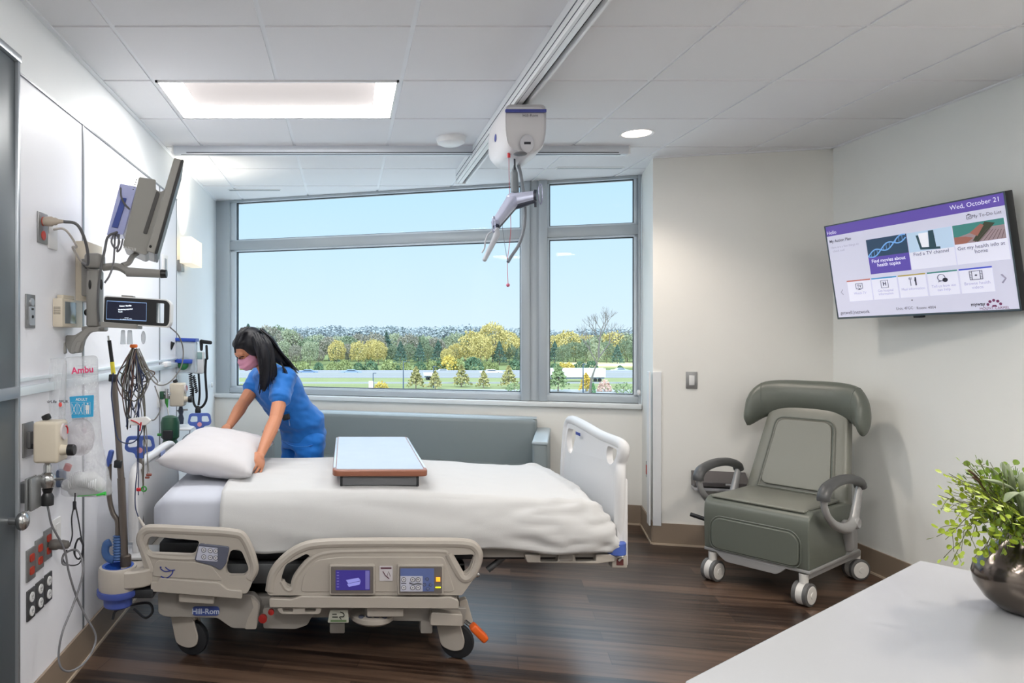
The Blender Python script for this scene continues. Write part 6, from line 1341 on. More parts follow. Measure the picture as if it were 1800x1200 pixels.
b = MB(); b.ell(((gx(311)+gx(338))/2, YG-.01, gz(640)), (.052, .06, .052)); b.build('green_bowl', mat('bowl_green', (48, 120, 70), .35), t)
b = MB(); b.tube(crv([at(303, 603, 4.8), at(299, 612, 4.8), at(296, 624, 4.8), at(293, 640, 4.8)]), .012, 10); b.build('probe', mat('probe_pale', (190, 198, 204), .4), t)
b = MB(); b.tube([at(304, 601, 4.8), at(299, 613, 4.8)], .014, 10); b.build('probe_grip', m_blk, t)
# wall diagnostic set
t = thing('diagnostic_set', 'wall otoscope set with black handles and hanging coiled black cords', 'medical device', tuple(at(352, 640, 5.25)))
YO = 5.25; 
b = MB(); b.box(at(350, 637, YO), (.075, .07, .16), None, .01, 3); b.build('set_body', m_wp, t)
b = MB(); b.box(at(350, 625, YO-.036), (.045, .004, .05), None, .001); b.build('set_panel', mat('set_panel', (150, 178, 176), .3), t)
b = MB(); b.chain([at(354, 614, YO), at(354, 600, YO), at(370, 602, YO-.02)], [.011, .015, .013]); b.build('otoscope_head', m_blk, t)
b = MB(); b.chain([at(364, 630, YO), at(363, 608, YO)], [.010, .009]); b.build('otoscope_head', m_blk, t)
b = MB(); b.tube(crv([at(362, 630, YO), at(361, 655, YO), at(362, 675, YO), at(363, 700, YO), at(356, 714, YO), at(346, 716, YO), at(340, 705, YO), at(339, 680, YO)]), .009, 8); b.build('black_hose', m_blk, t)
b = MB(); b.tube(crv([at(349, 655, YO), at(351, 690, YO), at(349, 712, YO)]), .008, 8); b.build('black_hose', m_blk, t)
def coil(p, q, r, turns, rr, par, m):
    p, q = Vector(p), Vector(q); d = q-p; x, y_, _ = basis(d); n = turns*8
    b = MB(); b.tube([p+d*(i/n)+x*r*math.cos(i*math.pi/4)+y_*r*math.sin(i*math.pi/4) for i in range(n+1)], rr, 5); b.build('coiled_cord', m, par)
coil(at(334, 648, YO-.03), at(338, 700, YO-.03), .012, 14, .0042, t, m_blk); coil(at(340, 660, YO), at(346, 690, YO), .010, 9, .0040, t, m_blk)
b = MB(); b.ell(at(348, 722, YO-.02), (.022, .02, .040)); b.build('bulb', m_blk, t)
# small gas fittings under and around
t = thing('flowmeter', 'green and silver oxygen flowmeter on the headwall left of the farther regulator', 'flowmeter', tuple(at(293, 692, 4.5)))
b = MB(); b.cyl(at(293, 700, 4.5), at(293, 683, 4.5), .012); b.cyl(at(286, 692, 4.5), at(300, 692, 4.5), .009); b.build('meter_body', m_chr, t)
b = MB(); b.tube([at(293, 700, 4.5), at(293, 708, 4.5), at(294.5, 716, 4.5)], [.012, .010, .003], 10); b.build('green_nozzle', mat('clip_green', (54, 140, 58), .5), t)
b = MB(); b.tube(crv([at(294.5, 716, 4.5), at(296, 726, 4.48), at(299, 735, 4.45)]), .003, 6); b.build('nozzle_tube', mat('cable_pale', (190, 184, 178), .45), t)
t, p = plate('gas_outlet', 'white plate with green gas outlet far along the headwall', 'wall plate', 280, 693, .11, .16, m_wp)
b = MB(); b.b2(p.x+.006, p.x+.03, p.y-.02, p.y+.02, p.z-.03, p.z+.02, .004); b.build('outlet_socket', m_grn, t)
t = thing('vacuum_trap', 'chrome and dark blue trap fitting below the farther regulator', 'fitting', tuple(at(318, 735, 4.66)))
b = MB(); b.lathe([(0, at(0, 745, 4.66).z), (.016, at(0, 745, 4.66).z), (.020, at(0, 735, 4.66).z), (.012, at(0, 728, 4.66).z), (.018, at(0, 722, 4.66).z), (.010, at(0, 714, 4.66).z), (0, at(0, 712, 4.66).z)], (at(318, 0, 4.66).x, 4.66, 0), 20); b.build('trap_body', mat('trap_dark', (50, 58, 72), .35), t)
b = MB(); b.cyl(at(310, 722, 4.66), at(330, 720, 4.66), .006); b.build('trap_arm', m_chr, t)
b = MB(); b.b2(-1.165, -1.0, 4.62, 4.86, at(0, 752, 4.66).z-.012, at(0, 752, 4.66).z, .004); tag(b.build('wall_shelf', m_wp), 'small white wall shelf below the farther regulator', 'shelf')
b = MB(); b.tube(crv([at(315, 790, 4.6), at(322, 770, 4.6), at(335, 762, 4.6), at(344, 772, 4.6), at(340, 785, 4.6)]), .003, 6); b.tube(crv([at(334, 756, 4.6), at(332, 772, 4.6), at(326, 786, 4.6)]), .003, 6)
tag(b.build('thin_tubing', mat('cable_mid', (112, 112, 116), .45)), 'thin looping tubing hanging behind the bed head', 'cable')
t = thing('wipes_holder', 'white wall bracket with a small black knob beside the headwall seam', 'bracket', tuple(at(285, 642, 4.6)))
b = MB(); b.box(at(286, 640, 4.6), (.09, .10, .035), None, .008, 3); b.build('bracket_body', m_wp, t)
b = MB(); b.ell(at(274, 642, 4.55), (.012, .008, .006)); b.build('bracket_knob', m_blk, t)
for k, (u0, v0, u1, v1) in enumerate(((236, 1035, 268, 1060),)):
    b = MB(); b.tube(crv([at(198, 1088, 3.3), at(205, 1072, 3.3), at(235, 1062, 3.3), at(262, 1060, 3.35), at(268, 1075, 3.35), at(255, 1085, 3.35), at(236, 1070, 3.4)]), .006, 8); tag(b.build('bed_cable', mat('cable_dark2', (60, 62, 66), .5)), 'dark cable curling under the bed beside the blue roller bumper', 'cable')
# ------------------------------------------------------------ nurse leaning over the pillow
m_skin = mat('skin', (192, 130, 98), .5, noise_amt=.04, scale=20, spec=.4)
m_scrub = mat('scrub_blue', (0, 102, 184), .75, noise_amt=.04, scale=10, bump=.1, bscale=300, sheen=.2)
m_scrub2 = mat('trouser_blue', (0, 110, 200), .75, noise_amt=.04, scale=10, bump=.1, bscale=300, sheen=.2)
m_hair = mat('hair_black', (22, 22, 28), .42, spec=.3, noise_amt=.3, scale=40, stretch=(1, 1, .15))
nurse = thing('person', 'nurse in blue scrubs and pink mask leaning over the bed to straighten the pillow', 'person', (-.27, 4.44, 0))
S = Vector((.575, -.818, 0)); FW = Vector((-.818, -.575, 0)); UP = Vector((0, 0, 1))
V = Vector
shN = V((-.350, 4.135, 1.205)); elN = V((-.388, 3.945, .99)); wrN = at(458, 799, 3.72)
shF = V((-.525, 4.40, 1.195)); elF = at(428, 708, 4.28); wrF = at(403, 748, 4.12)
hips = V((-.265, 4.435, .875)); waist = V((-.335, 4.375, 1.0)); chest = V((-.405, 4.315, 1.12)); neck = V((-.475, 4.25, 1.262)); head = at(440, 614, 4.13)
fd = V((-.60, -.42, -.68)).normalized(); hu = V((-.50, -.38, .70)); hu = (hu-fd*hu.dot(fd)).normalized(); hr3 = fd.cross(hu)   # face direction, crown direction, side
HM = Matrix((( -hr3.x, fd.x, hu.x), (-hr3.y, fd.y, hu.y), (-hr3.z, fd.z, hu.z)))   # local x side, y face, z crown
hp = lambda x, y, z: head+HM @ V((x, y, z))
b = MB()
# head
b.ell(hp(0, -.012, .022), (.072, .090, .082), HM, 24, 16); b.ell(hp(0, .022, -.035), (.052, .060, .072), HM, 20, 14)
b.ell(hp(0, .074, -.018), (.011, .018, .024), HM, 12, 8); b.ell(hp(0, .07, .03), (.045, .018, .022), HM, 14, 8)
for s in (-1, 1):
    b.ell(hp(s*.072, -.005, -.010), (.010, .018, .030), HM, 12, 8); b.ell(hp(s*.028, .068, .002), (.015, .012, .010), HM, 12, 8); b.ell(hp(s*.038, .05, -.030), (.022, .022, .022), HM, 12, 8)
b.chain([hp(0, -.02, -.06), neck, neck.lerp(chest, .3)], [.048, .050, .06])
# trunk and legs under the clothes
b.chain([chest, waist, hips], [.085, .078, .082]); b.cone(shN.lerp(shF, .12), shN.lerp(shF, .88), .055, .055)
def arm(sh, el, wr): b.chain([sh, sh.lerp(el, .5), el, el.lerp(wr, .3), el.lerp(wr, .7), wr], [.050, .044, .036, .038, .030, .0225], 14)
arm(shN, elN, wrN); arm(shF, elF, wrF)
for s in (-1, 1):
    hj = hips+S*s*.088-UP*.06; kn = V((hj.x, hj.y, .47))+FW*.03; an = V((hj.x, hj.y, .09))-FW*.01+S*s*.02
    b.chain([hj, hj.lerp(kn, .5), kn, kn.lerp(an, .35), an], [.066, .064, .052, .050, .036])
def hand(wr, d, n, lat, curl, spread=.25):
    """palm, four unequal bent fingers and a thumb leaving the side of the palm; n = back of the hand, lat = thumb side"""
    d = V(d).normalized(); n = V(n); n = (n-d*n.dot(d)).normalized(); lat = d.cross(n)*(1 if d.cross(n).dot(V(lat)) > 0 else -1)
    rot = Matrix((lat, d, n)).transposed()
    b.chain([wr, wr+d*.03], [.021, .024]); pc = wr+d*.050
    b.ell(pc, (.040, .050, .0155), rot, 16, 12, e=.8)
    for i, (L_, r) in enumerate(((.070, .0080), (.078, .0082), (.073, .0078), (.058, .0070))):
        o = (1.5-i)*.0212; k = wr+d*(.086-.005*abs(i-1.2))+lat*o; p = k; a = 0; pts = [k-d*.02+n*.0, k]
        for sgm, c in ((.45, curl[0]), (.31, curl[1]), (.24, curl[2])):
            a += c*(1+.08*i); dd = d*math.cos(a)-n*math.sin(a)+lat*(1.5-i)*.05; p = p+dd.normalized()*L_*sgm; pts.append(p)
        b.chain(pts, [r*1.05, r*1.05, r, r*.93, r*.8], 10)
    t0 = wr+d*.022+lat*.022; t1 = t0+(lat*.62+d*.62-n*.35).normalized()*.036; t2 = t1+(lat*.25+d*.85-n*.45).normalized()*.030; t3 = t2+(d*.85-n*.45).normalized()*.024
    b.chain([t0, t1, t2, t3], [.0145, .0115, .0098, .0082], 10)
dN = (at(449, 836, 3.56)-wrN).normalized(); hand(wrN, dN, V((.75, -.55, .35)), V((-1, -.3, 0)), (.25, .45, .35))
dF = V((-.55, -.55, -.45)).normalized(); hand(wrF, dF, V((-.35, -.2, .9)), V((0, -1, 0)), (.35, .5, .4))
body = b.build('body', m_skin, nurse, remesh=.0034, smit=2)
# eyes closed downward: lids, lashes and brows
for s in (-1, 1):
    b = MB(); b.tube(crv([hp(s*.014, .077, .001), hp(s*.027, .0795, -.004), hp(s*.042, .0725, -.002)]), .0022, 6); b.build('eyelash', m_hair, nurse)
    b = MB(); b.tube(crv([hp(s*.012, .086, .018), hp(s*.028, .084, .022), hp(s*.046, .073, .017)]), [.0022]*17, 6); b.build('eyebrow', m_hair, nurse)
# surgical mask
b = MB(); rings = []
for i in range(13):
    v = i/12; row = []
    for j in range(17):
        a = (j/16-.5)*R(170); rr_ = .062-.004*math.cos(v*math.pi*2); zz = .008-.090*v*(1-.18*abs(a)/R(85)); bul = .022*math.sin(math.pi*min(1, v*1.0))**.7+.010
        row.append(hp(1.08*rr_*math.sin(a), .022+(rr_+bul)*math.cos(a)*(1-.08*v)-.004*math.cos(v*6*math.pi), zz-.004))
    rings.append(row)
vv = [[b.bm.verts.new(p) for p in r] for r in rings]
for i in range(12):
    for j in range(16): b.bm.faces.new((vv[i][j], vv[i][j+1], vv[i+1][j+1], vv[i+1][j]))
mk = b.build('face_mask', mat('mask_pink', (214, 148, 172), .7, noise_amt=.04), nurse, smooth=80); q = mk.modifiers.new('s', 'SOLIDIFY'); q.thickness = .002
b = MB()
for s in (-1, 1):
    b.tube(crv([hp(s*.060, .030, -.002), hp(s*.070, .012, .004), hp(s*.078, -.012, .010)]), .0013, 5); b.tube(crv([hp(s*.058, .030, -.078), hp(s*.070, .010, -.05), hp(s*.080, -.014, -.02)]), .0013, 5)
b.build('ear_loops', m_wp, mk)
# hair: cap plus long locks
b = MB(); b.ell(hp(0, -.026, .034), (.084, .094, .086), HM, 28, 20); b.ell(hp(0, -.05, -.02), (.078, .066, .09), HM, 24, 16)
b.ell(hp(.062, -.002, .022), (.026, .050, .060), HM, 16, 12); b.ell(hp(-.062, -.002, .022), (.026, .050, .060), HM, 16, 12); b.ell(hp(0, .018, .078), (.060, .05, .030), HM, 18, 12)
# near side curtain of hair falling past the cheek to the chest
P4 = lambda u, v, y: at(u, v, y)
b.chain(crv([P4(453, 598, 4.06), P4(462, 620, 4.03), P4(465, 645, 4.03), P4(466, 668, 4.04), P4(464, 686, 4.06)], 3), [.036, .040, .040, .040, .038, .036, .034, .032, .030, .027, .023, .018, .010], 12)
b.chain(crv([P4(470, 600, 4.14), P4(484, 622, 4.14), P4(498, 636, 4.16), P4(512, 646, 4.18)], 3), [.042, .044, .042, .038, .034, .030, .026, .022, .018, .012], 12)
b.chain(crv([P4(466, 618, 4.10), P4(478, 642, 4.08), P4(484, 660, 4.08)], 3), [.036, .034, .032, .028, .024, .018, .012], 12)
hair = b.build('hair', m_hair, nurse, remesh=.005, smit=8)
random.seed(3)
b = MB()
def lock(pts, r, wob=.006):
    P_ = [Vector(p)+Vector((random.uniform(-wob, wob), random.uniform(-wob, wob), random.uniform(-wob, wob))) for p in pts]; c = crv(P_, 5); n = len(c)
    b.tube(c, [r*(1-.75*(i/n)**2) for i in range(n)], 6, flat=.6)
for k in range(34):
    t = k/33; lock([P4(444+t*22, 584+6*t, 4.03+.05*t), P4(454+t*22, 606, 4.00+.05*t), P4(457+t*26, 636, 3.995+.05*t), P4(457+t*24, 664, 4.0+.05*t), P4(455+t*22+random.uniform(-3, 3), 684+random.uniform(-10, 12)-12*t, 4.03+.05*t)], .0065)
for k in range(30):
    t = k/29; lock([P4(458+t*8, 578+t*4, 4.10+.04*t), P4(478+t*6, 596+10*t, 4.08+.06*t), P4(494+t*4, 618+12*t, 4.10+.06*t), P4(512-t*8, 636+14*t, 4.12+.05*t), P4(527-t*24+random.uniform(-5, 5), 655+t*8+random.uniform(-8, 8), 4.12+.06*t)], .006, .007)
for k in range(8):
    t = k/7; lock([P4(494, 634+t*6, 4.09), P4(498+t*4, 650, 4.075), P4(497+t*10, 664, 4.075), P4(493+t*12+random.uniform(-3, 3), 672+random.uniform(-4, 6), 4.075)], .0035, .004)
for k in range(14):   # far side of the parting
    t = k/13; lock([P4(436-t*12, 574+3*t, 4.06), P4(424-t*8, 584+6*t, 4.02), P4(415-t*3, 604+4*t, 4.01), P4(413+t*1, 620-2*t, 4.02)], .0065, .003)
b.build('hair_locks', m_hair, hair, smooth=60)
# scrub top
def ring(c, xd, yd, rx, ry, n=36, e=.85, w=None):
    out = []
    for k in range(n):
        a = 2*math.pi*k/n; ca, sa = math.cos(a), math.sin(a); p = Vector(c)+Vector(xd)*rx*math.copysign(abs(ca)**e, ca)+Vector(yd)*ry*math.copysign(abs(sa)**e, sa)
        out.append(p)
    return out
def torso():
    prof = [(V((-.262, 4.44, .800)), UP, .152, .124), (V((-.262, 4.438, .86)), UP, .153, .124), (V((-.285, 4.42, .93)), V((-.3, -.25, .9)), .168, .128), (waist, V((-.45, -.35, .8)), .152, .118), (V((-.372, 4.345, 1.06)), V((-.45, -.35, .8)), .158, .122), (chest, V((-.45, -.35, .82)), .172, .128), (V((-.430, 4.295, 1.175)), V((-.42, -.35, .85)), .182, .115), (V((-.45, 4.275, 1.222)), V((-.4, -.35, .85)), .150, .088), (V((-.468, 4.255, 1.250)), V((-.4, -.35, .85)), .085, .070)]
    rows = []
    for c, ax, rx, ry in prof:
        ax = ax.normalized(); xd = (S-ax*S.dot(ax)).normalized(); yd = ax.cross(xd); rows.append((c, xd, yd, rx, ry))
    return rows
b = MB(); b.loft([ring(c, xd, yd, rx, ry) for c, xd, yd, rx, ry in torso()])
def sleeve(sh, el, L=.62, far=False):
    d = (el-sh).normalized(); e = sh+d*(el-sh).length*L
    b.chain([sh.lerp(V((-.44, 4.28, 1.2)), .25)+UP*.004, sh+UP*.006, sh.lerp(e, .5), e-d*.02], [.066, .066, .064, .062], 16); b.cyl(e-d*.03, e, .063, .067, 24)
sleeve(shN, elN, .56); sleeve(shF, elF, .50)
rnd = random.Random(2)
def wrinkle(v):
    p = Vector(v); a = noise.noise(Vector((p.x*9, p.y*9, p.z*16)))*.008+noise.noise(Vector((p.x*20+p.z*12, p.y*20, p.z*30)))*.006
    d = (p-waist); d.z = 0
    return a
top_ = b.build('scrub_top', m_scrub, nurse, remesh=.006, smit=10)
def wrk(o, f):
    me = o.data; X = XF[o.name]; nm = [v.normal.copy() for v in me.vertices]
    for i, v in enumerate(me.vertices): v.co += nm[i]*f(X @ v.co)
wrk(top_, wrinkle)
# side hem slit and pocket folds
b = MB(); b.tube(crv([at(497, 776, 4.30), at(512, 783, 4.24), at(535, 785, 4.24), at(553, 781, 4.30)]), .0035, 6); b.build('hem', m_scrub, top_)
b = MB(); b.box(at(503, 733, 4.21), (.05, .02, .035), Matrix.Rotation(R(-35), 3, 'Z') @ Matrix.Rotation(R(-14), 3, 'Y'), .006); b.build('clipped_badge', m_blk, nurse, label='black pager clipped at the waist')
b = MB(); b.tube([at(508, 738, 4.20), at(509.5, 748, 4.20)], .0012, 5); b.build('pen', m_chr, nurse)
# trousers
b = MB(); b.loft([ring(V((-.262, 4.44, .76)), S, FW, .150, .120), ring(V((-.262, 4.438, .86)), S, FW, .151, .121), ring(V((-.285, 4.42, .93)), S, FW, .15, .115)])
for s in (-1, 1):
    hj = hips+S*s*.085-UP*.07; kn = V((hj.x, hj.y, .47))+FW*.03; an = V((hj.x, hj.y, .09))-FW*.01+S*s*.02
    b.chain([hj, hj.lerp(kn, .5), kn, kn.lerp(an, .6), an+UP*.02], [.092, .088, .078, .076, .074], 18)
tr_ = b.build('trousers', m_scrub2, nurse, remesh=.008, smit=8); wrk(tr_, wrinkle)
for s in (-1, 1):
    an = V((hips.x, hips.y, 0))+S*s*.105; b = MB()
    b.chain([an+UP*.045, an+FW*.07+UP*.04, an+FW*.15+UP*.03], [.042, .040, .030], 14); b.build('shoe', m_wp, nurse, remesh=.006, smit=4, fn=lambda p: Vector((p[0], p[1], max(p[2], .004))))
# ------------------------------------------------------------ outside the window
GZ = -11.0     # ground level outside, the room is on an upper floor
def gp(u, v): Y = (H-GZ)*F/(v-CV); return Vector(((u-CU)*Y/F, Y, GZ))
def strip(name, v0, v1, m, z, label, cat, u0=-900, u1=2600):
    a, c = gp(0, v1).y, gp(0, v0).y
    b = MB(); b.b2(-260, 420, a, c, GZ-.2+z, GZ+z); o = b.build(name, m, smooth=0); return tag(o, label, cat)
b = MB(); b.b2(-900, 1200, 40, 1600, GZ-1, GZ-.05); struct(b.build('ground', mat('field_green', (104, 114, 78), .9, noise_amt=.3, scale=.02, spec=0), smooth=0)).name = 'floor'
b = MB(); b.b2(-120, 160, 9, 148, GZ-.6, GZ-.02); tag(b.build('added_bounce_lot', mat('bounce_lot_pale', (176, 176, 172), .9, noise_amt=.05, scale=.3, spec=0), smooth=0), 'unseen pale lot added below the window to bounce light indoors', 'added pavement')  # hidden below the sill, added pale to bounce sunlight up to the ceiling
m_grass = mat('lawn', (118, 126, 92), .9, noise_amt=.15, scale=.15, spec=0); m_road = mat('road_pale', (132, 135, 139), .8, noise_amt=.05, scale=.3, spec=0); m_rail = mat('guard_rail', (158, 162, 167), .7)
tag(strip('lawn', 664, 684, m_grass, .02, 'strip of green lawn between the highway and the near path', 'lawn'), kind='stuff')
strip('highway', 650.5, 664, m_road, .05, 'pale grey highway crossing behind the lawn', 'road')
strip('path', 684, 694, mat('path_pale', (140, 143, 144), .8, noise_amt=.05, scale=.3, spec=0), .03, 'pale concrete path nearest the building', 'path')
def rail(y, z0, z1, label):
    b = MB(); b.b2(-240, 380, y, y+.25, GZ+z0, GZ+z1); tag(b.build('guard_rail', m_rail, smooth=0), label, 'guard rail')
rail(gp(0, 663.5).y, .3, 1.5, 'low pale barrier along the near side of the highway'); rail(gp(0, 657).y, .3, 1.2, 'thin pale barrier along the middle of the highway')
rail(gp(0, 679).y, .7, 1.1, 'thin pale railing at the near edge of the lawn')
# trees: crown of many small leaf clusters on a trunk with limbs
def crown_bm(seed, n, shape, leaf):
    rnd = random.Random(seed); b = MB()
    for k in range(n):
        if shape == 'round':
            th, ph = rnd.uniform(0, 2*math.pi), math.acos(rnd.uniform(-.75, 1)); r = (.62+.38*rnd.random()**.5)*(1+.25*noise.noise(Vector((math.cos(th)*2, math.sin(th)*2, ph*2+seed))))
            p = Vector((r*math.sin(ph)*math.cos(th)*.5, r*math.sin(ph)*math.sin(th)*.5, .54+r*math.cos(ph)*.46))
        elif shape == 'cone':
            z = rnd.random()**.8; r = (1-z)**.8*.36*(.5+.5*rnd.random()**.4)*(1+.2*math.sin(z*40)); th = rnd.uniform(0, 2*math.pi); p = Vector((r*math.cos(th), r*math.sin(th), .1+.9*z))
        else:
            th, ph = rnd.uniform(0, 2*math.pi), math.acos(rnd.uniform(-.2, 1)); r = (.7+.3*rnd.random()); p = Vector((r*math.sin(ph)*math.cos(th)*.75, r*math.sin(ph)*math.sin(th)*.6, r*math.cos(ph)*.85))
        s = leaf*rnd.uniform(.45, 1.2); q = Euler((rnd.uniform(0, 3), rnd.uniform(0, 3), rnd.uniform(0, 3))).to_matrix()
        b.face([p+q @ Vector((s, 0, 0)), p+q @ Vector((0, s, .3*s)), p+q @ Vector((-s, 0, 0)), p+q @ Vector((0, -s, .3*s))])
    return b
def tree(kind, label, cat, group, crown_m, n, shape, leaf, seed, trunk=True):
    t = thing(kind, label, cat, (0, 0, 0), 0, group)
    crown_bm(seed, n, shape, leaf).build('crown', crown_m, t, local=True, smooth=0, weld=False)
    if trunk:
        b = MB(); rnd = random.Random(seed); b.tube([(0, 0, 0), (0, 0, .3), (.01, 0, .62)], [.025, .018, .008], 6)
        for k in range(6):
            a = rnd.uniform(0, 6.28); z = .25+.05*k; b.tube([(0, 0, z), (.12*math.cos(a), .12*math.sin(a), z+.15), (.25*math.cos(a), .25*math.sin(a), z+.26)], [.010, .006, .002], 5)
        b.build('trunk', mat('bark', (120, 110, 100), .9), t, local=True)
    return t
fo_ = lambda n, c: mat(n, c, .8, noise_amt=.28, scale=1.2, spec=.1)  # foliage is muted and pale, with outdoor haze put into the colours
KINDS = {
 'green': (fo_('foliage_green', (120, 134, 110)), 'round', 'mid green leafy tree in the wood beyond the highway', 'green trees beyond the highway'),
 'pale': (fo_('foliage_pale', (152, 160, 134)), 'round', 'pale grey green thinning tree in the wood beyond the highway', 'pale trees beyond the highway'),
 'gold': (fo_('foliage_gold', (186, 174, 116)), 'round', 'golden yellow autumn tree in the wood beyond the highway', 'golden trees beyond the highway'),
 'dark': (fo_('foliage_dark', (92, 116, 106)), 'cone', 'dark blue green conifer in the wood beyond the highway', 'conifers beyond the highway'),
 'brown': (fo_('foliage_brown', (142, 140, 128)), 'round', 'grey brown nearly bare tree in the wood beyond the highway', 'brown trees beyond the highway'),
 'far': (fo_('foliage_far_haze', (150, 160, 164)), 'round', 'hazy blue grey tree on the far ridge', 'hazy trees on the far ridge'),  # blue grey haze of the distance is mixed into this leaf colour
}
PRO = {}
for i, (k, (m, sh, lb, gr)) in enumerate(KINDS.items()):
    PRO[k] = [None, k, [(i*3+j) for j in range(2)]]
used = {}
def place(k, u, vtop, Y, w=None, seed=0):
    m, sh, lb, gr = KINDS[k]; hgt = H-(vtop-CV)*Y/F-GZ; p = Vector(((u-CU)*Y/F, Y, GZ)); kk = (k, seed % 3)
    if kk not in used:
        t = tree('tree', lb, 'tree', gr, m, 2000 if sh == 'round' else 1500, sh, .030, ord(k[0])+len(k)*3+seed % 3); used[kk] = t
    else: t = dup(used[kk])
    t.location = p; s = hgt; ww = (w or 1.0)*hgt; t.scale = (ww, ww, s); t.rotation_euler = (0, 0, seed*1.3)
    return t
rnd = random.Random(21)
# far ridge
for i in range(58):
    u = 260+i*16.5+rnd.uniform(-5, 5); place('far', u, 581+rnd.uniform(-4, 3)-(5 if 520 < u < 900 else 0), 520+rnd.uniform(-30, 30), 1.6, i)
# middle row
seq = ['pale', 'brown', 'green', 'pale', 'brown', 'pale', 'green', 'brown', 'pale', 'brown', 'dark', 'pale', 'brown', 'green']
for i in range(54):
    u = 260+i*17.5+rnd.uniform(-4, 4); vt = 586+rnd.uniform(-4, 8)-(12 if 380 < u < 520 else 0)
    k = seq[i % 14] if u < 780 else rnd.choice(['green', 'green', 'pale', 'dark', 'gold'])
    place(k, u, vt, 355+rnd.uniform(-20, 20), .9, i)
# front row
front = [(430, 600, 'pale'), (455, 596, 'green'), (480, 604, 'brown'), (500, 598, 'pale'), (520, 606, 'brown'), (545, 600, 'pale'), (560, 612, 'brown'), (592, 598, 'gold'), (588, 605, 'dark'), (610, 604, 'brown'), (630, 600, 'gold'), (655, 596, 'gold'), (665, 600, 'gold'), (642, 612, 'pale'), (690, 606, 'green'), (704, 600, 'dark'), (720, 604, 'green'), (738, 602, 'dark'), (752, 606, 'green'), (770, 598, 'dark'), (785, 612, 'gold'), (800, 604, 'gold'), (830, 582, 'gold'), (845, 588, 'gold'), (866, 568, 'gold'), (878, 600, 'dark'), (895, 604, 'green'), (910, 612, 'dark'), (925, 602, 'green'), (975, 600, 'dark'), (990, 606, 'green'), (1008, 600, 'green'), (1030, 598, 'green'), (1048, 604, 'pale'), (1066, 600, 'green'), (1085, 606, 'dark'), (1100, 596, 'green'), (1118, 600, 'green')]
for i, (u, v, k) in enumerate(front): place(k, u, v, 300+(i*37 % 23), .75 if k != 'dark' else .9, i)
# shrubs along the far side of the highway
shr = {'lime': fo_('shrub_lime', (142, 152, 102)), 'deep': fo_('shrub_deep', (92, 118, 92)), 'yellow': fo_('shrub_yellow', (196, 178, 96))}
sused = {}
for i, (u, vt, k) in enumerate([(432, 634, 'lime'), (455, 636, 'deep'), (478, 632, 'lime'), (512, 632, 'lime'), (535, 633, 'lime'), (560, 634, 'deep'), (585, 632, 'lime'), (605, 628, 'lime'), (630, 634, 'deep'), (652, 630, 'deep'), (684, 628, 'lime'), (700, 640, 'deep'), (712, 632, 'lime'), (738, 632, 'deep'), (760, 630, 'lime'), (772, 630, 'deep'), (790, 620, 'yellow'), (806, 628, 'lime'), (832, 622, 'deep'), (858, 632, 'lime'), (868, 634, 'lime'), (905, 628, 'deep'), (975, 636, 'deep'), (988, 634, 'yellow'), (1000, 634, 'yellow'), (1020, 632, 'deep'), (1040, 630, 'deep'), (1090, 640, 'deep')]):
    Y = 262; hgt = H-(vt-CV)*Y/F-GZ
    if k not in sused: t = tree('shrub', {'lime': 'bright green bush at the foot of the wood behind the highway', 'deep': 'dark green bush at the foot of the wood behind the highway', 'yellow': 'yellow bush at the foot of the wood behind the highway'}[k], 'bush', {'lime': 'bright bushes', 'deep': 'dark bushes', 'yellow': 'yellow bushes'}[k]+' behind the highway', shr[k], 420, 'low', .085, 5+len(k), False); sused[k] = t
    else: t = dup(sused[k])
    t.location = ((u-CU)*Y/F, Y, GZ); t.scale = (hgt*.95, hgt*.95, hgt); t.rotation_euler = (0, 0, i)
# young trees on the lawn
yt = None
m_y = fo_('foliage_young', (160, 156, 108)); m_y2 = fo_('foliage_young_green', (132, 150, 110))
for i, (u, vt, vb, lb, mm) in enumerate(((731, 645, 683, 'small olive young tree on the lawn left of the lamp post', m_y), (765, 652, 684, 'small yellowish young tree on the lawn beside the tall lamp post', m_y), (811, 642, 680, 'small olive young tree on the lawn right of the lamp post', m_y), (850, 652, 682, 'low yellowish young tree on the lawn between two olive ones', m_y), (894, 643, 682, 'small olive young tree just left of the grey mullion', m_y), (981, 640, 688, 'olive green young tree just right of the grey mullion', m_y2), (1030, 656, 688, 'yellow young tree left of the bare tree', fo_('foliage_young_yellow', (206, 180, 90))), (1096, 668, 690, 'low olive shrub at the right edge of the window', m_y2), (905, 668, 688, 'low green shrub at the foot of the mullion', m_y2))):
    Y = (H-GZ)*F/(vb-CV); hgt = H-(vt-CV)*Y/F-GZ
    t = tree('young_tree', lb, 'tree', None, mm, 420, 'cone' if i not in (7, 8) else 'low', .06, 30+i); t.location = ((u-CU)*Y/F, Y, GZ); t.scale = (hgt*1.15, hgt*1.15, hgt)
for i, (u, v0, vb, c, lb, w_) in enumerate(((670, 666, 686, 'shrub_yellow', 'low yellow shrub on the near edge of the lawn', 24), (1062, 662, 688, 'shrub_pink', 'pinkish brown shrub to the right of the bare tree', 22), (1042, 668, 690, 'shrub_green2', 'small green shrub at the foot of the bare tree', 9))):
    Y = (H-GZ)*F/(vb-CV); hgt = H-(v0-CV)*Y/F-GZ; cc = {'shrub_yellow': (196, 178, 96), 'shrub_pink': (206, 178, 166), 'shrub_green2': (96, 140, 96)}[c]
    t = tree('shrub', lb, 'bush', None, fo_(c, cc), 400, 'low', .09, 50+i, False); s = w_*Y/F; t.location = ((u-CU)*Y/F, Y, GZ); t.scale = (s*.75, s*.75, hgt*.95)
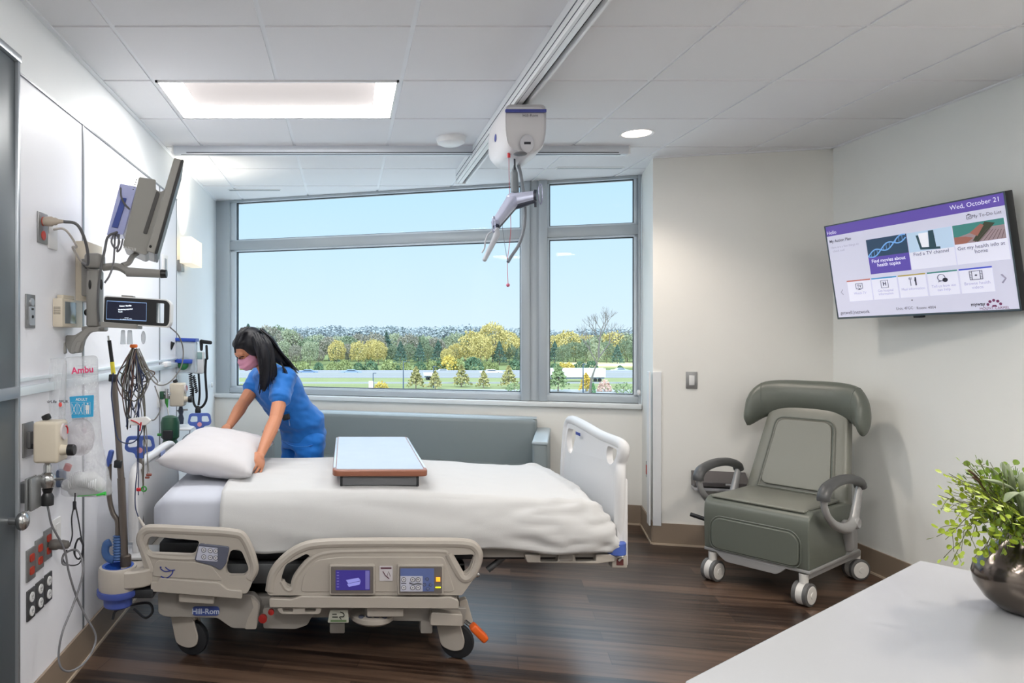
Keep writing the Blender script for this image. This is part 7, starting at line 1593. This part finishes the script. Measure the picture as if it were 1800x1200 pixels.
# bare tree
bt = thing('bare_tree', 'tall leafless grey tree standing in front of the white trailer', 'tree', tuple(gp(1040, 690)))
Yb = gp(0, 690).y; rnd = random.Random(4); b = MB()
def branch(p, d, ln, r, dep):
    q = p+d*ln; b.tube([p, p+d*ln*.5+Vector((rnd.uniform(-.08, .08)*ln, 0, 0)), q], [r, r*.8, r*.6], 6)
    if dep == 0: return
    for k in range(3 if dep > 1 else 2):
        a = rnd.uniform(-.75, .75); e = rnd.uniform(-.6, .6); nd = (d+Vector((a, e, rnd.uniform(.05, .35)))).normalized(); branch(q, nd, ln*rnd.uniform(.6, .8), r*.58, dep-1)
trunk0 = at(1038, 690, Yb); b.tube(crv([trunk0, at(1039, 670, Yb), at(1045, 650, Yb), at(1053, 628, Yb)]), [.35-.011*i for i in range(25)], 8)
branch(at(1053, 628, Yb), Vector((.03, 0, 1)), 3.6, .26, 5); branch(at(1050, 640, Yb), Vector((-.5, .1, 1)).normalized(), 3.2, .16, 4); branch(at(1055, 625, Yb), Vector((.75, 0, 1)).normalized(), 3.2, .16, 4)
b.build('bare_limbs', mat('bark_grey', (104, 100, 94), .9), bt)
# vehicles on the highway
def trailer(u0, u1, vt, vb, label, m, cab=True):
    Y = (H-GZ)*F/(vb+2.5-CV); x0, x1 = (u0-CU)*Y/F, (u1-CU)*Y/F; t = thing('semi_trailer' if cab else 'truck', label, 'truck', ((x0+x1)/2, Y, GZ))
    b = MB(); b.b2(x0, x1, Y-1.2, Y+1.3, GZ+1.2, H-(vt-CV)*Y/F, .05); b.build('cargo_box', m, t)
    b = MB(); b.b2(x0+.3, x1-.3, Y-1.0, Y+1.1, GZ+.75, GZ+1.2); b.build('chassis', mat('chassis_slate', (110, 120, 136), .6), t)
    for x in (x0+1.6, x0+2.8, x1-2.8, x1-1.6):
        b = MB(); b.cyl((x, Y-1.2, GZ+.5), (x, Y-.9, GZ+.5), .5); b.build('wheel', m_rub, t)
trailer(952, 1062, 647, 668, 'long white trailer truck on the highway seen through the right pane', mat('truck_white', (222, 225, 228), .4))
trailer(745, 768, 655, 665, 'short white truck on the highway behind the lamp post', mat('truck_white', (222, 225, 228), .4), False)
def car(u, v, c, label, L=5.2):
    Y = (H-GZ)*F/(v-CV); x = (u-CU)*Y/F; t = thing('car', label, 'car', (x, Y, GZ)); m = mat('car_'+label[:6].strip().replace(' ', '_'), c, .3)
    prof = [(-.5, .25), (-.5, .72), (-.44, .85), (-.28, .92), (-.16, 1.4), (.16, 1.42), (.32, .95), (.48, .82), (.5, .3)]
    b = MB(); b.prism(arcpoly([(p[0]*L, p[1]) for p in prof], .15), 1.8, lambda X, Z, d: (x+X, Y-.9+d, GZ+Z)); b.build('car_body', m, t, smooth=50)
    b = MB(); b.prism([(-.23*L, .95), (-.14*L, 1.33), (.14*L, 1.34), (.26*L, .95)], 1.84, lambda X, Z, d: (x+X, Y-.92+d, GZ+Z)); b.build('car_glass', mat('car_glass', (70, 84, 96), .15), t)
    for X in (-.3, .3):
        for yy in (-.92, .72):
            b = MB(); b.cyl((x+X*L, Y+yy, GZ+.32), (x+X*L, Y+yy+.2, GZ+.32), .32); b.build('wheel', m_rub, t)
car(541, 657, (110, 136, 170), 'blue car on the highway right behind the nurse', 7); car(617, 657, (134, 156, 184), 'pale blue car on the highway farther right of the nurse', 7); car(863, 657, (228, 232, 236), 'white car on the highway left of the mullion', 7.5); car(778, 656, (190, 206, 222), 'light car on the highway behind the tall lamp post', 6); car(1090, 654, (214, 218, 222), 'light car on the highway at the right edge of the window', 6)
def lpost(u, vt, vb, label):
    Y = (H-GZ)*F/(vb-CV); x = (u-CU)*Y/F; z1 = H-(vt-CV)*Y/F; t = thing('lamp_post', label, 'lamp post', (x, Y, GZ))
    b = MB(); b.tube([(x, Y, GZ), (x, Y, z1)], [.16, .10], 10); b.build('post', mat('post_dark', (70, 86, 104), .5), t)
    b = MB(); b.b2(x-.05, x+.7, Y-.15, Y+.15, z1-.05, z1+.12, .02); b.build('lamp_head', mat('post_dark', (70, 86, 104), .5), t)
lpost(709, 636, 684, 'dark lamp post left of centre beyond the lawn'); lpost(762, 644, 682, 'thin lamp post between the young trees'); lpost(850, 652, 680, 'short lamp post near the grey mullion'); lpost(1025, 640, 690, 'lamp post in front of the white trailer'); lpost(656, 656, 684, 'short thin post left of the yellow shrub')
b = MB(); a = gp(1075, 646); b.b2(a.x-10, a.x+40, a.y, a.y+40, GZ, GZ+.6); tag(b.build('straw_field', mat('straw', (196, 190, 140), .9)), 'patch of straw coloured grass behind the highway at the right', 'field', kind='stuff')
b = MB(); Y = gp(0, 686).y; x = (652-CU)*Y/F; b.b2(x-.5, x+.5, Y-.3, Y+.3, GZ, GZ+2.1, .05); tag(b.build('sign_box', mat('box_pale', (226, 206, 206), .5)), 'small pale roadside cabinet left of the yellow shrub', 'cabinet')
